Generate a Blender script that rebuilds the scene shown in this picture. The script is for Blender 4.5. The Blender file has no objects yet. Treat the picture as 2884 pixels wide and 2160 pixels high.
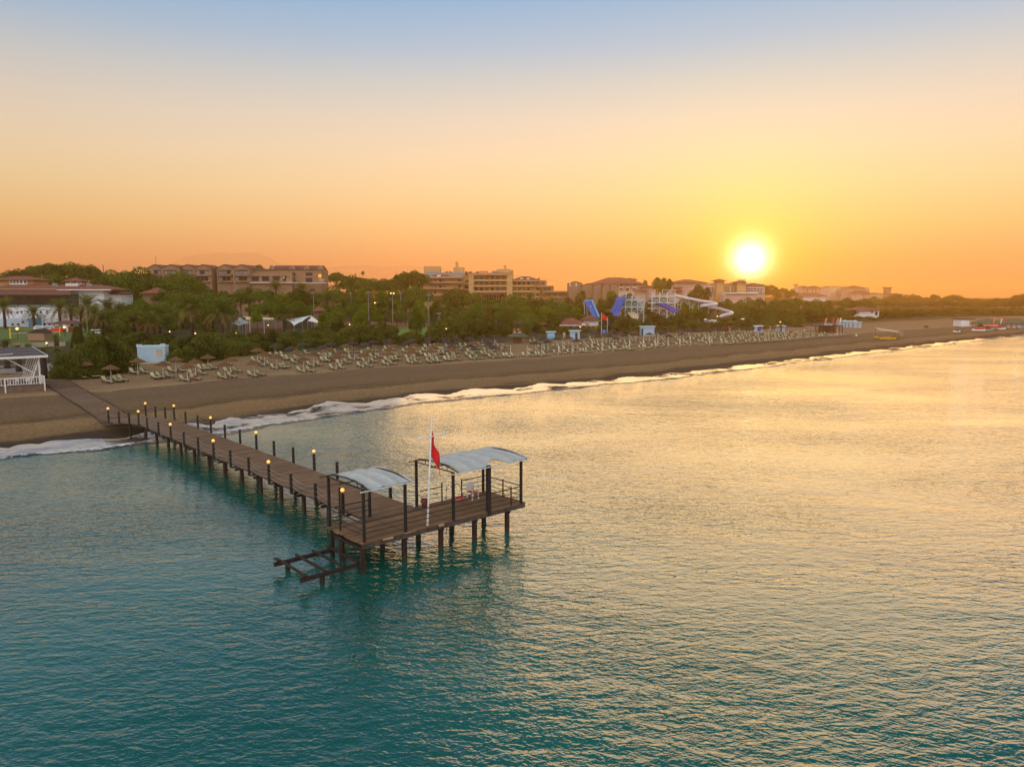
import bpy, math, random
import numpy as np
from mathutils import Vector, Matrix

random.seed(11)
RNG = np.random.default_rng(11)
sc = bpy.context.scene
COL = sc.collection
R = math.radians

# ------------------------------------------------------------------ camera
F_PX, CAM_H, PITCH = 2100.0, 14.0, math.atan(250 / 2100.0)   # 24 mm-ish drone lens, 14 m above the sea

def at(px, py, z):
    """point of the plane at height z seen at photograph pixel (px, py)"""
    u = (px - 1442) / F_PX; v = (1080 - py) / F_PX
    dy = math.cos(PITCH) + v * math.sin(PITCH); dz = -math.sin(PITCH) + v * math.cos(PITCH)
    t = (z - CAM_H) / dz
    return Vector((u * t, dy * t, z))

def aty(px, py, Y):
    """point at distance Y seen at photograph pixel (px, py)"""
    u = (px - 1442) / F_PX; v = (1080 - py) / F_PX
    dy = math.cos(PITCH) + v * math.sin(PITCH); dz = -math.sin(PITCH) + v * math.cos(PITCH)
    t = Y / dy
    return Vector((u * t, Y, CAM_H + dz * t))

cam_d = bpy.data.cameras.new('camera')
cam = bpy.data.objects.new('camera', cam_d); COL.objects.link(cam)
cam.location = (0, 0, CAM_H); cam.rotation_euler = (math.pi / 2 - PITCH, 0, 0)
cam_d.sensor_fit = 'HORIZONTAL'; cam_d.sensor_width = 36.0; cam_d.lens = 36.0 * F_PX / 2884.0
cam_d.clip_start = 0.5; cam_d.clip_end = 30000
sc.camera = cam
sc.view_settings.view_transform = 'Standard'
sc.view_settings.look = 'None'
sc.view_settings.exposure = 0.0
sc.view_settings.gamma = 1.0

# ------------------------------------------------------------------ helpers
def tag(o, label=None, cat=None, group=None, kind=None):
    if label: o['label'] = label
    if cat: o['category'] = cat
    if group: o['group'] = group
    if kind: o['kind'] = kind
    return o

def thing(name, label, cat, loc=(0, 0, 0), rz=0.0, group=None):
    o = bpy.data.objects.new(name, None); COL.objects.link(o)
    o.location = loc; o.rotation_euler = (0, 0, rz); o.empty_display_size = 0.3
    return tag(o, label, cat, group)

def dup(o, parent=None):
    c = o.copy(); COL.objects.link(c)
    if parent is not None: c.parent = parent
    for ch in o.children:
        dup(ch, c)
    return c

def inst(name, mesh, parent=None, loc=(0, 0, 0), rot=(0, 0, 0), scale=(1, 1, 1)):
    o = bpy.data.objects.new(name, mesh); COL.objects.link(o)
    if parent is not None: o.parent = parent
    o.location = loc; o.rotation_euler = rot; o.scale = scale
    return o

ONES = ['', 'first', 'second', 'third', 'fourth', 'fifth', 'sixth', 'seventh', 'eighth', 'ninth', 'tenth', 'eleventh', 'twelfth',
        'thirteenth', 'fourteenth', 'fifteenth', 'sixteenth', 'seventeenth', 'eighteenth', 'nineteenth']
TENS = {2: ('twenty', 'twentieth'), 3: ('thirty', 'thirtieth'), 4: ('forty', 'fortieth'), 5: ('fifty', 'fiftieth'), 6: ('sixty', 'sixtieth'), 7: ('seventy', 'seventieth')}
def ordw(n):
    if n < 20: return ONES[n]
    t, u = divmod(n, 10)
    return TENS[t][1] if u == 0 else TENS[t][0] + '-' + ONES[u]

class MB:
    """collects simple solids and builds them as one mesh"""
    def __init__(s): s.v = []; s.f = []; s.m = []; s.mi = 0; s.sm = []
    def mat(s, i): s.mi = i; return s
    def add(s, vs, fs, smooth=False):
        b = len(s.v); s.v += [tuple(x) for x in vs]
        for f in fs: s.f.append(tuple(b + i for i in f)); s.m.append(s.mi); s.sm.append(smooth)
        return s
    def box(s, x0, x1, y0, y1, z0, z1):
        vs = [(x0, y0, z0), (x1, y0, z0), (x1, y1, z0), (x0, y1, z0), (x0, y0, z1), (x1, y0, z1), (x1, y1, z1), (x0, y1, z1)]
        return s.add(vs, [(0, 3, 2, 1), (4, 5, 6, 7), (0, 1, 5, 4), (1, 2, 6, 5), (2, 3, 7, 6), (3, 0, 4, 7)])
    def bar(s, p, q, w, h=None, up=(0, 0, 1)):
        h = h or w; p = Vector(p); q = Vector(q); d = (q - p).normalized()
        u = Vector(up)
        if abs(d.dot(u)) > 0.97: u = Vector((1, 0, 0))
        a = d.cross(u).normalized() * (w / 2); b = a.cross(d).normalized() * (h / 2)
        vs = [p - a - b, p + a - b, p + a + b, p - a + b, q - a - b, q + a - b, q + a + b, q - a + b]
        return s.add(vs, [(3, 2, 1, 0), (4, 5, 6, 7), (0, 1, 5, 4), (1, 2, 6, 5), (2, 3, 7, 6), (3, 0, 4, 7)])
    def cyl(s, p, q, r0, r1=None, n=10, caps=True):
        r1 = r0 if r1 is None else r1; p = Vector(p); q = Vector(q); d = (q - p).normalized()
        u = Vector((0, 0, 1)) if abs(d.z) < 0.9 else Vector((1, 0, 0))
        a = d.cross(u).normalized(); b = a.cross(d).normalized()
        vs = []
        for c, r in ((p, r0), (q, r1)):
            for i in range(n):
                t = 2 * math.pi * i / n
                vs.append(c + a * (r * math.cos(t)) + b * (r * math.sin(t)))
        s.add(vs, [(i, n + i, n + (i + 1) % n, (i + 1) % n) for i in range(n)], True)
        if caps:
            s.add(vs[:n], [tuple(range(n))]); s.add(vs[n:], [tuple(reversed(range(n)))])
        return s
    def tube(s, pts, r, n=6):
        pts = [Vector(p) for p in pts]; rings = []
        for i, p in enumerate(pts):
            d = (pts[min(i + 1, len(pts) - 1)] - pts[max(i - 1, 0)]).normalized()
            u = Vector((0, 0, 1)) if abs(d.z) < 0.95 else Vector((1, 0, 0))
            a = d.cross(u).normalized(); b = a.cross(d).normalized()
            rr = r[i] if isinstance(r, (list, tuple)) else r
            rings.append([p + a * (rr * math.cos(2 * math.pi * k / n)) + b * (rr * math.sin(2 * math.pi * k / n)) for k in range(n)])
        vs = [v for g in rings for v in g]; fs = []
        for i in range(len(pts) - 1):
            for k in range(n):
                fs.append((i * n + k, (i + 1) * n + k, (i + 1) * n + (k + 1) % n, i * n + (k + 1) % n))
        fs.append(tuple(range(n))); fs.append(tuple(reversed(range((len(pts) - 1) * n, len(pts) * n))))
        return s.add(vs, fs, True)
    def lathe(s, prof, n=16, c=(0, 0, 0), jit=0.0, rnd=None):
        vs = []; fs = []
        for k, (r, z) in enumerate(prof):
            for i in range(n):
                t = 2 * math.pi * i / n
                j = 1 + (rnd.uniform(-jit, jit) if rnd else 0)
                vs.append((c[0] + r * j * math.cos(t), c[1] + r * j * math.sin(t), c[2] + z))
        for k in range(len(prof) - 1):
            for i in range(n):
                fs.append((k * n + i, k * n + (i + 1) % n, (k + 1) * n + (i + 1) % n, (k + 1) * n + i))
        return s.add(vs, fs, True)
    def ball(s, c, r, n=12, m=8, sz=1.0):
        return s.lathe([(max(1e-4, r * math.sin(math.pi * k / m)), -sz * r * math.cos(math.pi * k / m)) for k in range(m + 1)], n, c)
    def quad(s, a, b, c, d): return s.add([a, b, c, d], [(0, 1, 2, 3)])
    def prism(s, poly, y0, y1):
        """polygon in x,z extruded along y"""
        n = len(poly)
        vs = [(x, y0, z) for x, z in poly] + [(x, y1, z) for x, z in poly]
        fs = [tuple(range(n)), tuple(reversed(range(n, 2 * n)))] + [(i, n + i, n + (i + 1) % n, (i + 1) % n) for i in range(n)]
        return s.add(vs, fs)
    def hip(s, x0, x1, y0, y1, z, h, ov=0.6, t=0.18):
        """hipped roof with an eave slab"""
        x0 -= ov; x1 += ov; y0 -= ov; y1 += ov
        w = min(x1 - x0, y1 - y0) / 2
        if (x1 - x0) >= (y1 - y0): r = [(x0 + w, (y0 + y1) / 2, z + h), (x1 - w, (y0 + y1) / 2, z + h)]
        else: r = [((x0 + x1) / 2, y0 + w, z + h), ((x0 + x1) / 2, y1 - w, z + h)]
        b = [(x0, y0, z), (x1, y0, z), (x1, y1, z), (x0, y1, z)]
        lo = [(x, y, z - t) for x, y, _ in b]
        vs = b + r + lo
        if (x1 - x0) >= (y1 - y0): fs = [(0, 1, 5, 4), (1, 2, 5), (2, 3, 4, 5), (3, 0, 4)]
        else: fs = [(0, 1, 4), (1, 2, 5, 4), (2, 3, 5), (3, 0, 4, 5)]
        fs += [(6, 7, 1, 0), (7, 8, 2, 1), (8, 9, 3, 2), (9, 6, 0, 3), (9, 8, 7, 6)]
        return s.add(vs, fs)
    def mesh(s, name, mats):
        me = bpy.data.meshes.new(name)
        me.from_pydata(s.v, [], s.f)
        for m in (mats if isinstance(mats, (list, tuple)) else [mats]): me.materials.append(m)
        me.polygons.foreach_set('material_index', s.m)
        me.polygons.foreach_set('use_smooth', s.sm)
        me.update()
        return me
    def build(s, name, mats, parent=None, loc=(0, 0, 0), rz=0.0):
        return inst(name, s.mesh(name, mats), parent, loc, (0, 0, rz))

# ------------------------------------------------------------------ materials
def nd(nt, t, **kw):
    n = nt.nodes.new(t)
    for k, v in kw.items(): setattr(n, k, v)
    return n

def new_mat(name):
    m = bpy.data.materials.new(name); m.use_nodes = True
    nt = m.node_tree; nt.nodes.clear()
    out = nd(nt, 'ShaderNodeOutputMaterial')
    return m, nt, out

def setin(n, key, val):
    n.inputs[key].default_value = val

def rgba(c): return (c[0], c[1], c[2], 1.0)

def mat(name, c, rough=0.7, var=0.25, scale=3.0, bump=0.0, metal=0.0, c2=None, stretch=(1, 1, 1), rnd=0.0, spec=0.5, coord='Object', bscale=None):
    m, nt, out = new_mat(name)
    b = nd(nt, 'ShaderNodeBsdfPrincipled')
    tc = nd(nt, 'ShaderNodeTexCoord'); mp = nd(nt, 'ShaderNodeMapping'); setin(mp, 'Scale', stretch)
    nt.links.new(tc.outputs[coord], mp.inputs['Vector'])
    no = nd(nt, 'ShaderNodeTexNoise'); setin(no, 'Scale', scale); setin(no, 'Detail', 5.0); setin(no, 'Roughness', 0.65)
    nt.links.new(mp.outputs[0], no.inputs['Vector'])
    rp = nd(nt, 'ShaderNodeValToRGB')
    lo = tuple(max(0, x * (1 - var)) for x in c); hi = tuple(min(1, x * (1 + var)) for x in c)
    if c2 is not None: lo, hi = c, c2
    rp.color_ramp.elements[0].color = rgba(lo); rp.color_ramp.elements[1].color = rgba(hi)
    rp.color_ramp.elements[0].position = 0.32; rp.color_ramp.elements[1].position = 0.68
    nt.links.new(no.outputs['Fac'], rp.inputs['Fac'])
    col = rp.outputs['Color']
    if rnd > 0:
        oi = nd(nt, 'ShaderNodeObjectInfo'); mr = nd(nt, 'ShaderNodeMapRange')
        setin(mr, 'To Min', 1 - rnd); setin(mr, 'To Max', 1 + rnd)
        nt.links.new(oi.outputs['Random'], mr.inputs['Value'])
        mx = nd(nt, 'ShaderNodeMix', data_type='RGBA', blend_type='MULTIPLY'); setin(mx, 'Factor', 1.0)
        nt.links.new(col, mx.inputs['A']); nt.links.new(mr.outputs[0], mx.inputs['B']); col = mx.outputs['Result']
    nt.links.new(col, b.inputs['Base Color'])
    setin(b, 'Roughness', rough); setin(b, 'Metallic', metal); setin(b, 'Specular IOR Level', spec)
    if bump > 0:
        bp = nd(nt, 'ShaderNodeBump'); setin(bp, 'Strength', 0.8); setin(bp, 'Distance', bump)
        n2 = nd(nt, 'ShaderNodeTexNoise'); setin(n2, 'Scale', bscale or scale * 4); setin(n2, 'Detail', 4.0)
        nt.links.new(mp.outputs[0], n2.inputs['Vector'])
        nt.links.new(n2.outputs['Fac'], bp.inputs['Height']); nt.links.new(bp.outputs[0], b.inputs['Normal'])
    nt.links.new(b.outputs[0], out.inputs['Surface'])
    return m

def leaf_mat(name, dark, light, trans=0.35, rnd=0.3, scale=0.9):
    m, nt, out = new_mat(name)
    tc = nd(nt, 'ShaderNodeTexCoord'); geo = nd(nt, 'ShaderNodeNewGeometry'); oi = nd(nt, 'ShaderNodeObjectInfo')
    no = nd(nt, 'ShaderNodeTexNoise'); setin(no, 'Scale', scale); setin(no, 'Detail', 2.0)
    nt.links.new(geo.outputs['Position'], no.inputs['Vector'])
    a1 = nd(nt, 'ShaderNodeMath', operation='MULTIPLY_ADD'); setin(a1, 1, rnd * 1.0)
    nt.links.new(oi.outputs['Random'], a1.inputs[0]); nt.links.new(no.outputs['Fac'], a1.inputs[2])
    a2 = nd(nt, 'ShaderNodeMath', operation='MULTIPLY_ADD'); a2.inputs[1].default_value = 0.25
    nt.links.new(geo.outputs['Random Per Island'], a2.inputs[0]); nt.links.new(a1.outputs[0], a2.inputs[2])
    rp = nd(nt, 'ShaderNodeValToRGB')
    rp.color_ramp.elements[0].color = rgba(dark); rp.color_ramp.elements[1].color = rgba(light)
    rp.color_ramp.elements[0].position = 0.45; rp.color_ramp.elements[1].position = 1.0
    nt.links.new(a2.outputs[0], rp.inputs['Fac'])
    d = nd(nt, 'ShaderNodeBsdfDiffuse'); t = nd(nt, 'ShaderNodeBsdfTranslucent'); mx = nd(nt, 'ShaderNodeMixShader'); setin(mx, 'Fac', trans)
    nt.links.new(rp.outputs[0], d.inputs['Color']); nt.links.new(rp.outputs[0], t.inputs['Color'])
    nt.links.new(d.outputs[0], mx.inputs[1]); nt.links.new(t.outputs[0], mx.inputs[2])
    nt.links.new(mx.outputs[0], out.inputs['Surface'])
    return m

def glow_mat(name, c, strength):
    m, nt, out = new_mat(name)
    b = nd(nt, 'ShaderNodeBsdfPrincipled'); setin(b, 'Base Color', rgba(c)); setin(b, 'Emission Color', rgba(c)); setin(b, 'Emission Strength', strength)
    setin(b, 'Roughness', 0.3)
    nt.links.new(b.outputs[0], out.inputs['Surface'])
    return m

M = {}
M['steel'] = mat('dark_steel', (0.014, 0.011, 0.011), 0.55, 0.4, 3.0, 0.003, rnd=0.15)
M['rust'] = mat('rusty_pile', (0.012, 0.006, 0.006), 0.75, 0.5, 2.2, 0.01, c2=(0.032, 0.014, 0.010), rnd=0.15)
M['beam'] = mat('weathered_beam', (0.03, 0.022, 0.018), 0.8, 0.5, 2.5, 0.01, c2=(0.10, 0.085, 0.075))
M['rope'] = mat('rope_fibre', (0.26, 0.23, 0.20), 0.9, 0.2, 20)
M['white'] = mat('white_paint', (0.74, 0.76, 0.78), 0.5, 0.08, 2.0)
M['wall_white'] = mat('white_render', (0.72, 0.76, 0.82), 0.8, 0.10, 0.6)
M['canvas'] = mat('canopy_cloth', (0.36, 0.40, 0.42), 0.9, 0.12, 1.6, 0.02, c2=(0.47, 0.48, 0.47), bscale=3.0)
M['red'] = mat('red_cloth', (0.62, 0.012, 0.016), 0.8, 0.2, 3.0)
M['redplastic'] = mat('red_plastic', (0.55, 0.02, 0.03), 0.4, 0.1, 3.0)
M['clay'] = mat('clay_pot', (0.16, 0.035, 0.03), 0.7, 0.3, 8.0)
M['cream'] = mat('cream_sling', (0.52, 0.485, 0.28), 0.85, 0.06, 3.0, rnd=0.10)
M['frame'] = mat('lounger_frame', (0.022, 0.020, 0.018), 0.5, 0.2, 3.0)
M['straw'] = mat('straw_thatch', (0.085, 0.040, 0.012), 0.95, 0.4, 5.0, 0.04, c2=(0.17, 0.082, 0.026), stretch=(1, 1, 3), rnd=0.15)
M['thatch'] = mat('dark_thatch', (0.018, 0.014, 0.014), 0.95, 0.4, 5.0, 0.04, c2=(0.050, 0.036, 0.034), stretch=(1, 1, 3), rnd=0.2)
M['plank'] = mat('boardwalk_plank', (0.085, 0.048, 0.028), 0.85, 0.3, 4.0, 0.004, c2=(0.20, 0.128, 0.080), rnd=0.0)
M['glass'] = mat('window_glass', (0.02, 0.022, 0.032), 0.15, 0.3, 0.5, spec=.25)
M['glasslight'] = mat('curtained_glass', (0.22, 0.22, 0.26), 0.3, 0.35, 0.4)
M['brick'] = mat('tan_brick', (0.30, 0.185, 0.115), 0.9, 0.12, 0.8, rnd=0.05)
M['ochre'] = mat('ochre_render', (0.52, 0.33, 0.15), 0.9, 0.10, 0.5)
M['band'] = mat('pale_band', (0.47, 0.30, 0.175), 0.9, 0.10, 0.5)
M['tile'] = mat('red_roof_tile', (0.15, 0.045, 0.03), 0.9, 0.35, 1.5, 0.03, c2=(0.26, 0.09, 0.06))
M['tiledark'] = mat('brown_roof_tile', (0.10, 0.035, 0.028), 0.9, 0.35, 1.5, 0.03, c2=(0.17, 0.07, 0.05))
M['pinkwall'] = mat('pink_render', (0.58, 0.40, 0.33), 0.9, 0.1, 0.3)
M['yellowwall'] = mat('pale_yellow_render', (0.62, 0.50, 0.30), 0.9, 0.1, 0.3)
M['darkwood'] = mat('dark_timber', (0.03, 0.018, 0.013), 0.8, 0.4, 3.0, 0.004)
M['timber'] = mat('brown_timber', (0.14, 0.075, 0.04), 0.8, 0.35, 3.0, 0.004)
M['bluehut'] = mat('pale_blue_boards', (0.34, 0.50, 0.66), 0.7, 0.08, 1.5)
M['bluetrim'] = mat('light_blue_trim', (0.42, 0.62, 0.76), 0.7, 0.06, 1.5)
M['blue'] = mat('blue_fibreglass', (0.0, 0.10, 0.44), 0.5, 0.12, 0.8, spec=.2)
M['violet'] = mat('violet_blue_fibreglass', (0.025, 0.05, 0.40), 0.5, 0.12, 0.8, spec=.2)
M['paleblue'] = mat('pale_blue_steel', (0.30, 0.52, 0.60), 0.5, 0.1, 1.0)
M['whitesteel'] = mat('white_steel', (0.55, 0.62, 0.66), 0.5, 0.1, 1.0)
M['tube'] = mat('white_tube', (0.60, 0.56, 0.60), 0.3, 0.08, 0.6)
M['yellow'] = mat('yellow_cloth', (0.75, 0.36, 0.01), 0.8, 0.15, 3.0)
M['yellowpaint'] = mat('yellow_paint', (0.65, 0.48, 0.02), 0.5, 0.1, 3.0)
M['orange'] = mat('orange_cloth', (0.75, 0.20, 0.09), 0.8, 0.1, 3.0)
M['green'] = mat('green_roofing', (0.075, 0.10, 0.06), 0.8, 0.2, 2.0)
M['darkgreen'] = mat('dark_green_paint', (0.02, 0.06, 0.045), 0.6, 0.2, 2.0)
M['grey'] = mat('grey_metal', (0.22, 0.23, 0.24), 0.6, 0.15, 2.0)
M['bluegrey'] = mat('blue_grey_metal', (0.20, 0.25, 0.30), 0.6, 0.12, 0.6)
M['roofpanel'] = mat('dark_roof_panel', (0.055, 0.050, 0.058), 0.8, 0.3, 1.2, 0.01)
M['stonebase'] = mat('brown_stone_base', (0.16, 0.115, 0.09), 0.9, 0.25, 2.0, 0.01)
M['black'] = mat('black_plastic', (0.012, 0.012, 0.014), 0.5, 0.2, 2.0)
M['bark'] = mat('bark', (0.055, 0.038, 0.028), 0.95, 0.35, 4.0, 0.02)
M['palmbark'] = mat('palm_bark', (0.045, 0.032, 0.026), 0.95, 0.4, 6.0, 0.04)
M['lamp'] = glow_mat('lit_globe', (1.0, 0.52, 0.10), 1.0)
M['lampwarm'] = glow_mat('lit_lamp', (1.0, 0.62, 0.22), 2.2)
M['litroom'] = glow_mat('lit_window', (1.0, 0.35, 0.05), 0.9)
M['signblue'] = mat('blue_sign_face', (0.01, 0.12, 0.50), 0.5, 0.05, 1.0)
M['beige'] = mat('beige_panel', (0.45, 0.36, 0.26), 0.7, 0.1, 1.0)
M['skyblue'] = mat('sky_blue_panel', (0.10, 0.42, 0.72), 0.6, 0.1, 1.0)
M['wallblue'] = mat('pale_blue_wall', (0.50, 0.62, 0.80), 0.8, 0.08, 0.5)
M['pine'] = leaf_mat('pine_needles', (0.018, 0.040, 0.008), (0.118, 0.185, 0.028), 0.3, 0.48, 0.5)
M['bush'] = leaf_mat('bush_leaves', (0.016, 0.031, 0.007), (0.138, 0.160, 0.032), 0.3, 0.48, 0.5)
M['broad'] = leaf_mat('broad_leaves', (0.035, 0.080, 0.007), (0.18, 0.26, 0.025), 0.4, 0.35, 0.6)
M['frond'] = leaf_mat('palm_frond', (0.050, 0.085, 0.015), (0.20, 0.23, 0.045), 0.3, 0.3, 0.8)
M['dryfrond'] = leaf_mat('dry_palm_frond', (0.13, 0.08, 0.04), (0.34, 0.22, 0.11), 0.2, 0.2, 0.8)
M['farwood'] = leaf_mat('distant_leaves', (0.030, 0.042, 0.014), (0.09, 0.11, 0.025), 0.2, 0.2, 0.1)

# deck boards: seams across, tone varies from board to board
def deck_mat(name, seam_axis, width, c1, c2):
    m, nt, out = new_mat(name)
    b = nd(nt, 'ShaderNodeBsdfPrincipled'); setin(b, 'Roughness', 0.75)
    tc = nd(nt, 'ShaderNodeTexCoord'); sp = nd(nt, 'ShaderNodeSeparateXYZ'); nt.links.new(tc.outputs['Object'], sp.inputs[0])
    dv = nd(nt, 'ShaderNodeMath', operation='DIVIDE'); setin(dv, 1, width); nt.links.new(sp.outputs[seam_axis], dv.inputs[0])
    fl = nd(nt, 'ShaderNodeMath', operation='FLOOR'); nt.links.new(dv.outputs[0], fl.inputs[0])
    fr = nd(nt, 'ShaderNodeMath', operation='FRACT'); nt.links.new(dv.outputs[0], fr.inputs[0])
    wn = nd(nt, 'ShaderNodeTexWhiteNoise', noise_dimensions='1D'); nt.links.new(fl.outputs[0], wn.inputs['W'])
    no = nd(nt, 'ShaderNodeTexNoise'); setin(no, 'Scale', 1.3); setin(no, 'Detail', 6.0); nt.links.new(tc.outputs['Object'], no.inputs['Vector'])
    ad = nd(nt, 'ShaderNodeMath', operation='ADD'); nt.links.new(wn.outputs['Value'], ad.inputs[0]); nt.links.new(no.outputs['Fac'], ad.inputs[1])
    hf = nd(nt, 'ShaderNodeMath', operation='MULTIPLY'); setin(hf, 1, 0.5); nt.links.new(ad.outputs[0], hf.inputs[0])
    rp = nd(nt, 'ShaderNodeValToRGB'); rp.color_ramp.elements[0].color = rgba(c1); rp.color_ramp.elements[1].color = rgba(c2)
    rp.color_ramp.elements[0].position = 0.25; rp.color_ramp.elements[1].position = 0.8
    nt.links.new(hf.outputs[0], rp.inputs['Fac'])
    gp = nd(nt, 'ShaderNodeMath', operation='LESS_THAN'); setin(gp, 1, 0.10); nt.links.new(fr.outputs[0], gp.inputs[0])
    mx = nd(nt, 'ShaderNodeMix', data_type='RGBA'); nt.links.new(gp.outputs[0], mx.inputs['Factor']); nt.links.new(rp.outputs[0], mx.inputs['A'])
    mx.inputs['B'].default_value = (0.02, 0.012, 0.008, 1)
    nt.links.new(mx.outputs['Result'], b.inputs['Base Color']); nt.links.new(b.outputs[0], out.inputs['Surface'])
    return m
M['deck'] = deck_mat('pier_boards', 'X', 0.145, (0.078, 0.040, 0.020), (0.235, 0.128, 0.064))
M['deckp'] = deck_mat('platform_boards', 'X', 0.145, (0.080, 0.040, 0.019), (0.255, 0.132, 0.060))
HAZE = (0.00045, (1.0, 0.60, 0.25), 0.88)
# ------------------------------------------------------------------ sky and sun
SUN_EL, SUN_AZ = 2.55, 17.5            # degrees above horizon, to the right of the view axis
S_DIR = Vector((math.sin(R(SUN_AZ)) * math.cos(R(SUN_EL)), math.cos(R(SUN_AZ)) * math.cos(R(SUN_EL)), math.sin(R(SUN_EL))))
def s2l(c):
    return tuple((x / 255 / 12.92) if x / 255 <= 0.04045 else ((x / 255 + 0.055) / 1.055) ** 2.4 for x in c)

world = bpy.data.worlds.new('World'); sc.world = world; world.use_nodes = True
nt = world.node_tree; nt.nodes.clear()
wo = nd(nt, 'ShaderNodeOutputWorld'); bg = nd(nt, 'ShaderNodeBackground')
tc = nd(nt, 'ShaderNodeTexCoord'); nrm = nd(nt, 'ShaderNodeVectorMath', operation='NORMALIZE'); nt.links.new(tc.outputs['Generated'], nrm.inputs[0])
sep = nd(nt, 'ShaderNodeSeparateXYZ'); nt.links.new(nrm.outputs[0], sep.inputs[0])
asn = nd(nt, 'ShaderNodeMath', operation='ARCSINE'); nt.links.new(sep.outputs['Z'], asn.inputs[0])
el = nd(nt, 'ShaderNodeMath', operation='MULTIPLY'); setin(el, 1, 1 / (math.pi / 2)); nt.links.new(asn.outputs[0], el.inputs[0])   # 0..1 = horizon..zenith
def ramp(stops):
    rp = nd(nt, 'ShaderNodeValToRGB'); cr = rp.color_ramp; cr.interpolation = 'B_SPLINE' if False else 'LINEAR'
    while len(cr.elements) < len(stops): cr.elements.new(0.5)
    for e, (deg, c) in zip(cr.elements, stops):
        e.position = deg / 90.0; e.color = rgba(s2l(c))
    nt.links.new(el.outputs[0], rp.inputs['Fac'])
    return rp
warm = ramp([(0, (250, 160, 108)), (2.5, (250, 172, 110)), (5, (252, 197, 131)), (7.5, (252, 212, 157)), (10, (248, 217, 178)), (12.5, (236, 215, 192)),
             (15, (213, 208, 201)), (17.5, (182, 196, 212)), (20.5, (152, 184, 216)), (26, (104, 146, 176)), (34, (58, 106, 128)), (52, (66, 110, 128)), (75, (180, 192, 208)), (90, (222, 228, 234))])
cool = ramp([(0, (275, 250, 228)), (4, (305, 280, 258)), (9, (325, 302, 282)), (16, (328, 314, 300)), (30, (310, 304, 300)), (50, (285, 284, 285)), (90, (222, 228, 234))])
hd = nd(nt, 'ShaderNodeVectorMath', operation='DOT_PRODUCT'); hd.inputs[1].default_value = (math.sin(R(SUN_AZ)), math.cos(R(SUN_AZ)), 0)
nt.links.new(nrm.outputs[0], hd.inputs[0])
azf = nd(nt, 'ShaderNodeMapRange', interpolation_type='SMOOTHSTEP'); setin(azf, 'From Min', -0.7); setin(azf, 'From Max', 0.5)
nt.links.new(hd.outputs['Value'], azf.inputs['Value'])
mixaz = nd(nt, 'ShaderNodeMix', data_type='RGBA'); nt.links.new(azf.outputs[0], mixaz.inputs['Factor'])
dim = nd(nt, 'ShaderNodeMapRange', interpolation_type='SMOOTHSTEP'); setin(dim, 'From Min', 0.55); setin(dim, 'From Max', 0.95); nt.links.new(hd.outputs['Value'], dim.inputs['Value'])
dmx = nd(nt, 'ShaderNodeMix', data_type='RGBA'); dmx.inputs['A'].default_value = (0.86, 0.89, 0.93, 1); dmx.inputs['B'].default_value = (1, 1, 1, 1); nt.links.new(dim.outputs[0], dmx.inputs['Factor'])
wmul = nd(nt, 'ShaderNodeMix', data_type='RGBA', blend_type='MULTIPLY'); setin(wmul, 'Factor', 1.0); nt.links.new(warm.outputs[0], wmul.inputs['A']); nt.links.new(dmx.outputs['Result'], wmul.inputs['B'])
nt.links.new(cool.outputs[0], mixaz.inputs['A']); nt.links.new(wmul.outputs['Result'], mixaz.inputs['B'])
# glow of the low sun, by angle from the sun
sd = nd(nt, 'ShaderNodeVectorMath', operation='DOT_PRODUCT'); sd.inputs[1].default_value = S_DIR; nt.links.new(nrm.outputs[0], sd.inputs[0])
ac = nd(nt, 'ShaderNodeMath', operation='ARCCOSINE'); nt.links.new(sd.outputs['Value'], ac.inputs[0])
dg = nd(nt, 'ShaderNodeMath', operation='MULTIPLY'); setin(dg, 1, 180 / math.pi); nt.links.new(ac.outputs[0], dg.inputs[0])
def glow(width, power, col, strength):
    a = nd(nt, 'ShaderNodeMath', operation='DIVIDE'); setin(a, 1, width); nt.links.new(dg.outputs[0], a.inputs[0])
    p = nd(nt, 'ShaderNodeMath', operation='POWER'); setin(p, 1, power); nt.links.new(a.outputs[0], p.inputs[0])
    n = nd(nt, 'ShaderNodeMath', operation='MULTIPLY'); setin(n, 1, -1.0); nt.links.new(p.outputs[0], n.inputs[0])
    e = nd(nt, 'ShaderNodeMath', operation='EXPONENT'); nt.links.new(n.outputs[0], e.inputs[0])
    s = nd(nt, 'ShaderNodeVectorMath', operation='SCALE'); s.inputs[0].default_value = tuple(x * strength for x in col); nt.links.new(e.outputs[0], s.inputs['Scale'])
    return s.outputs[0]
acc = mixaz.outputs['Result']
GLOWS = [(0.78, 1.35, (1.0, 0.88, 0.6), 6.0), (2.3, 1.2, (0.75, 0.44, 0.02), 0.62), (5.5, 1.3, (0.11, 0.12, -0.06), 1.0), (13.0, 1.6, (0.03, 0.03, -0.02), 1.0)]
for g in GLOWS:
    o = glow(*g); ad = nd(nt, 'ShaderNodeVectorMath', operation='ADD'); nt.links.new(acc, ad.inputs[0]); nt.links.new(o, ad.inputs[1]); acc = ad.outputs[0]
sky = nd(nt, 'ShaderNodeTexSky', sky_type='NISHITA'); sky.sun_disc = False; sky.sun_elevation = R(SUN_EL); sky.sun_rotation = R(SUN_AZ)
sky.altitude = 10; sky.air_density = 1.0; sky.dust_density = 3.0; sky.ozone_density = 1.0
sks = nd(nt, 'ShaderNodeVectorMath', operation='SCALE'); setin(sks, 'Scale', 0.006); nt.links.new(sky.outputs[0], sks.inputs[0])
ad = nd(nt, 'ShaderNodeVectorMath', operation='ADD'); nt.links.new(acc, ad.inputs[0]); nt.links.new(sks.outputs[0], ad.inputs[1])
mxz = nd(nt, 'ShaderNodeVectorMath', operation='MAXIMUM'); nt.links.new(ad.outputs[0], mxz.inputs[0])
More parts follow.
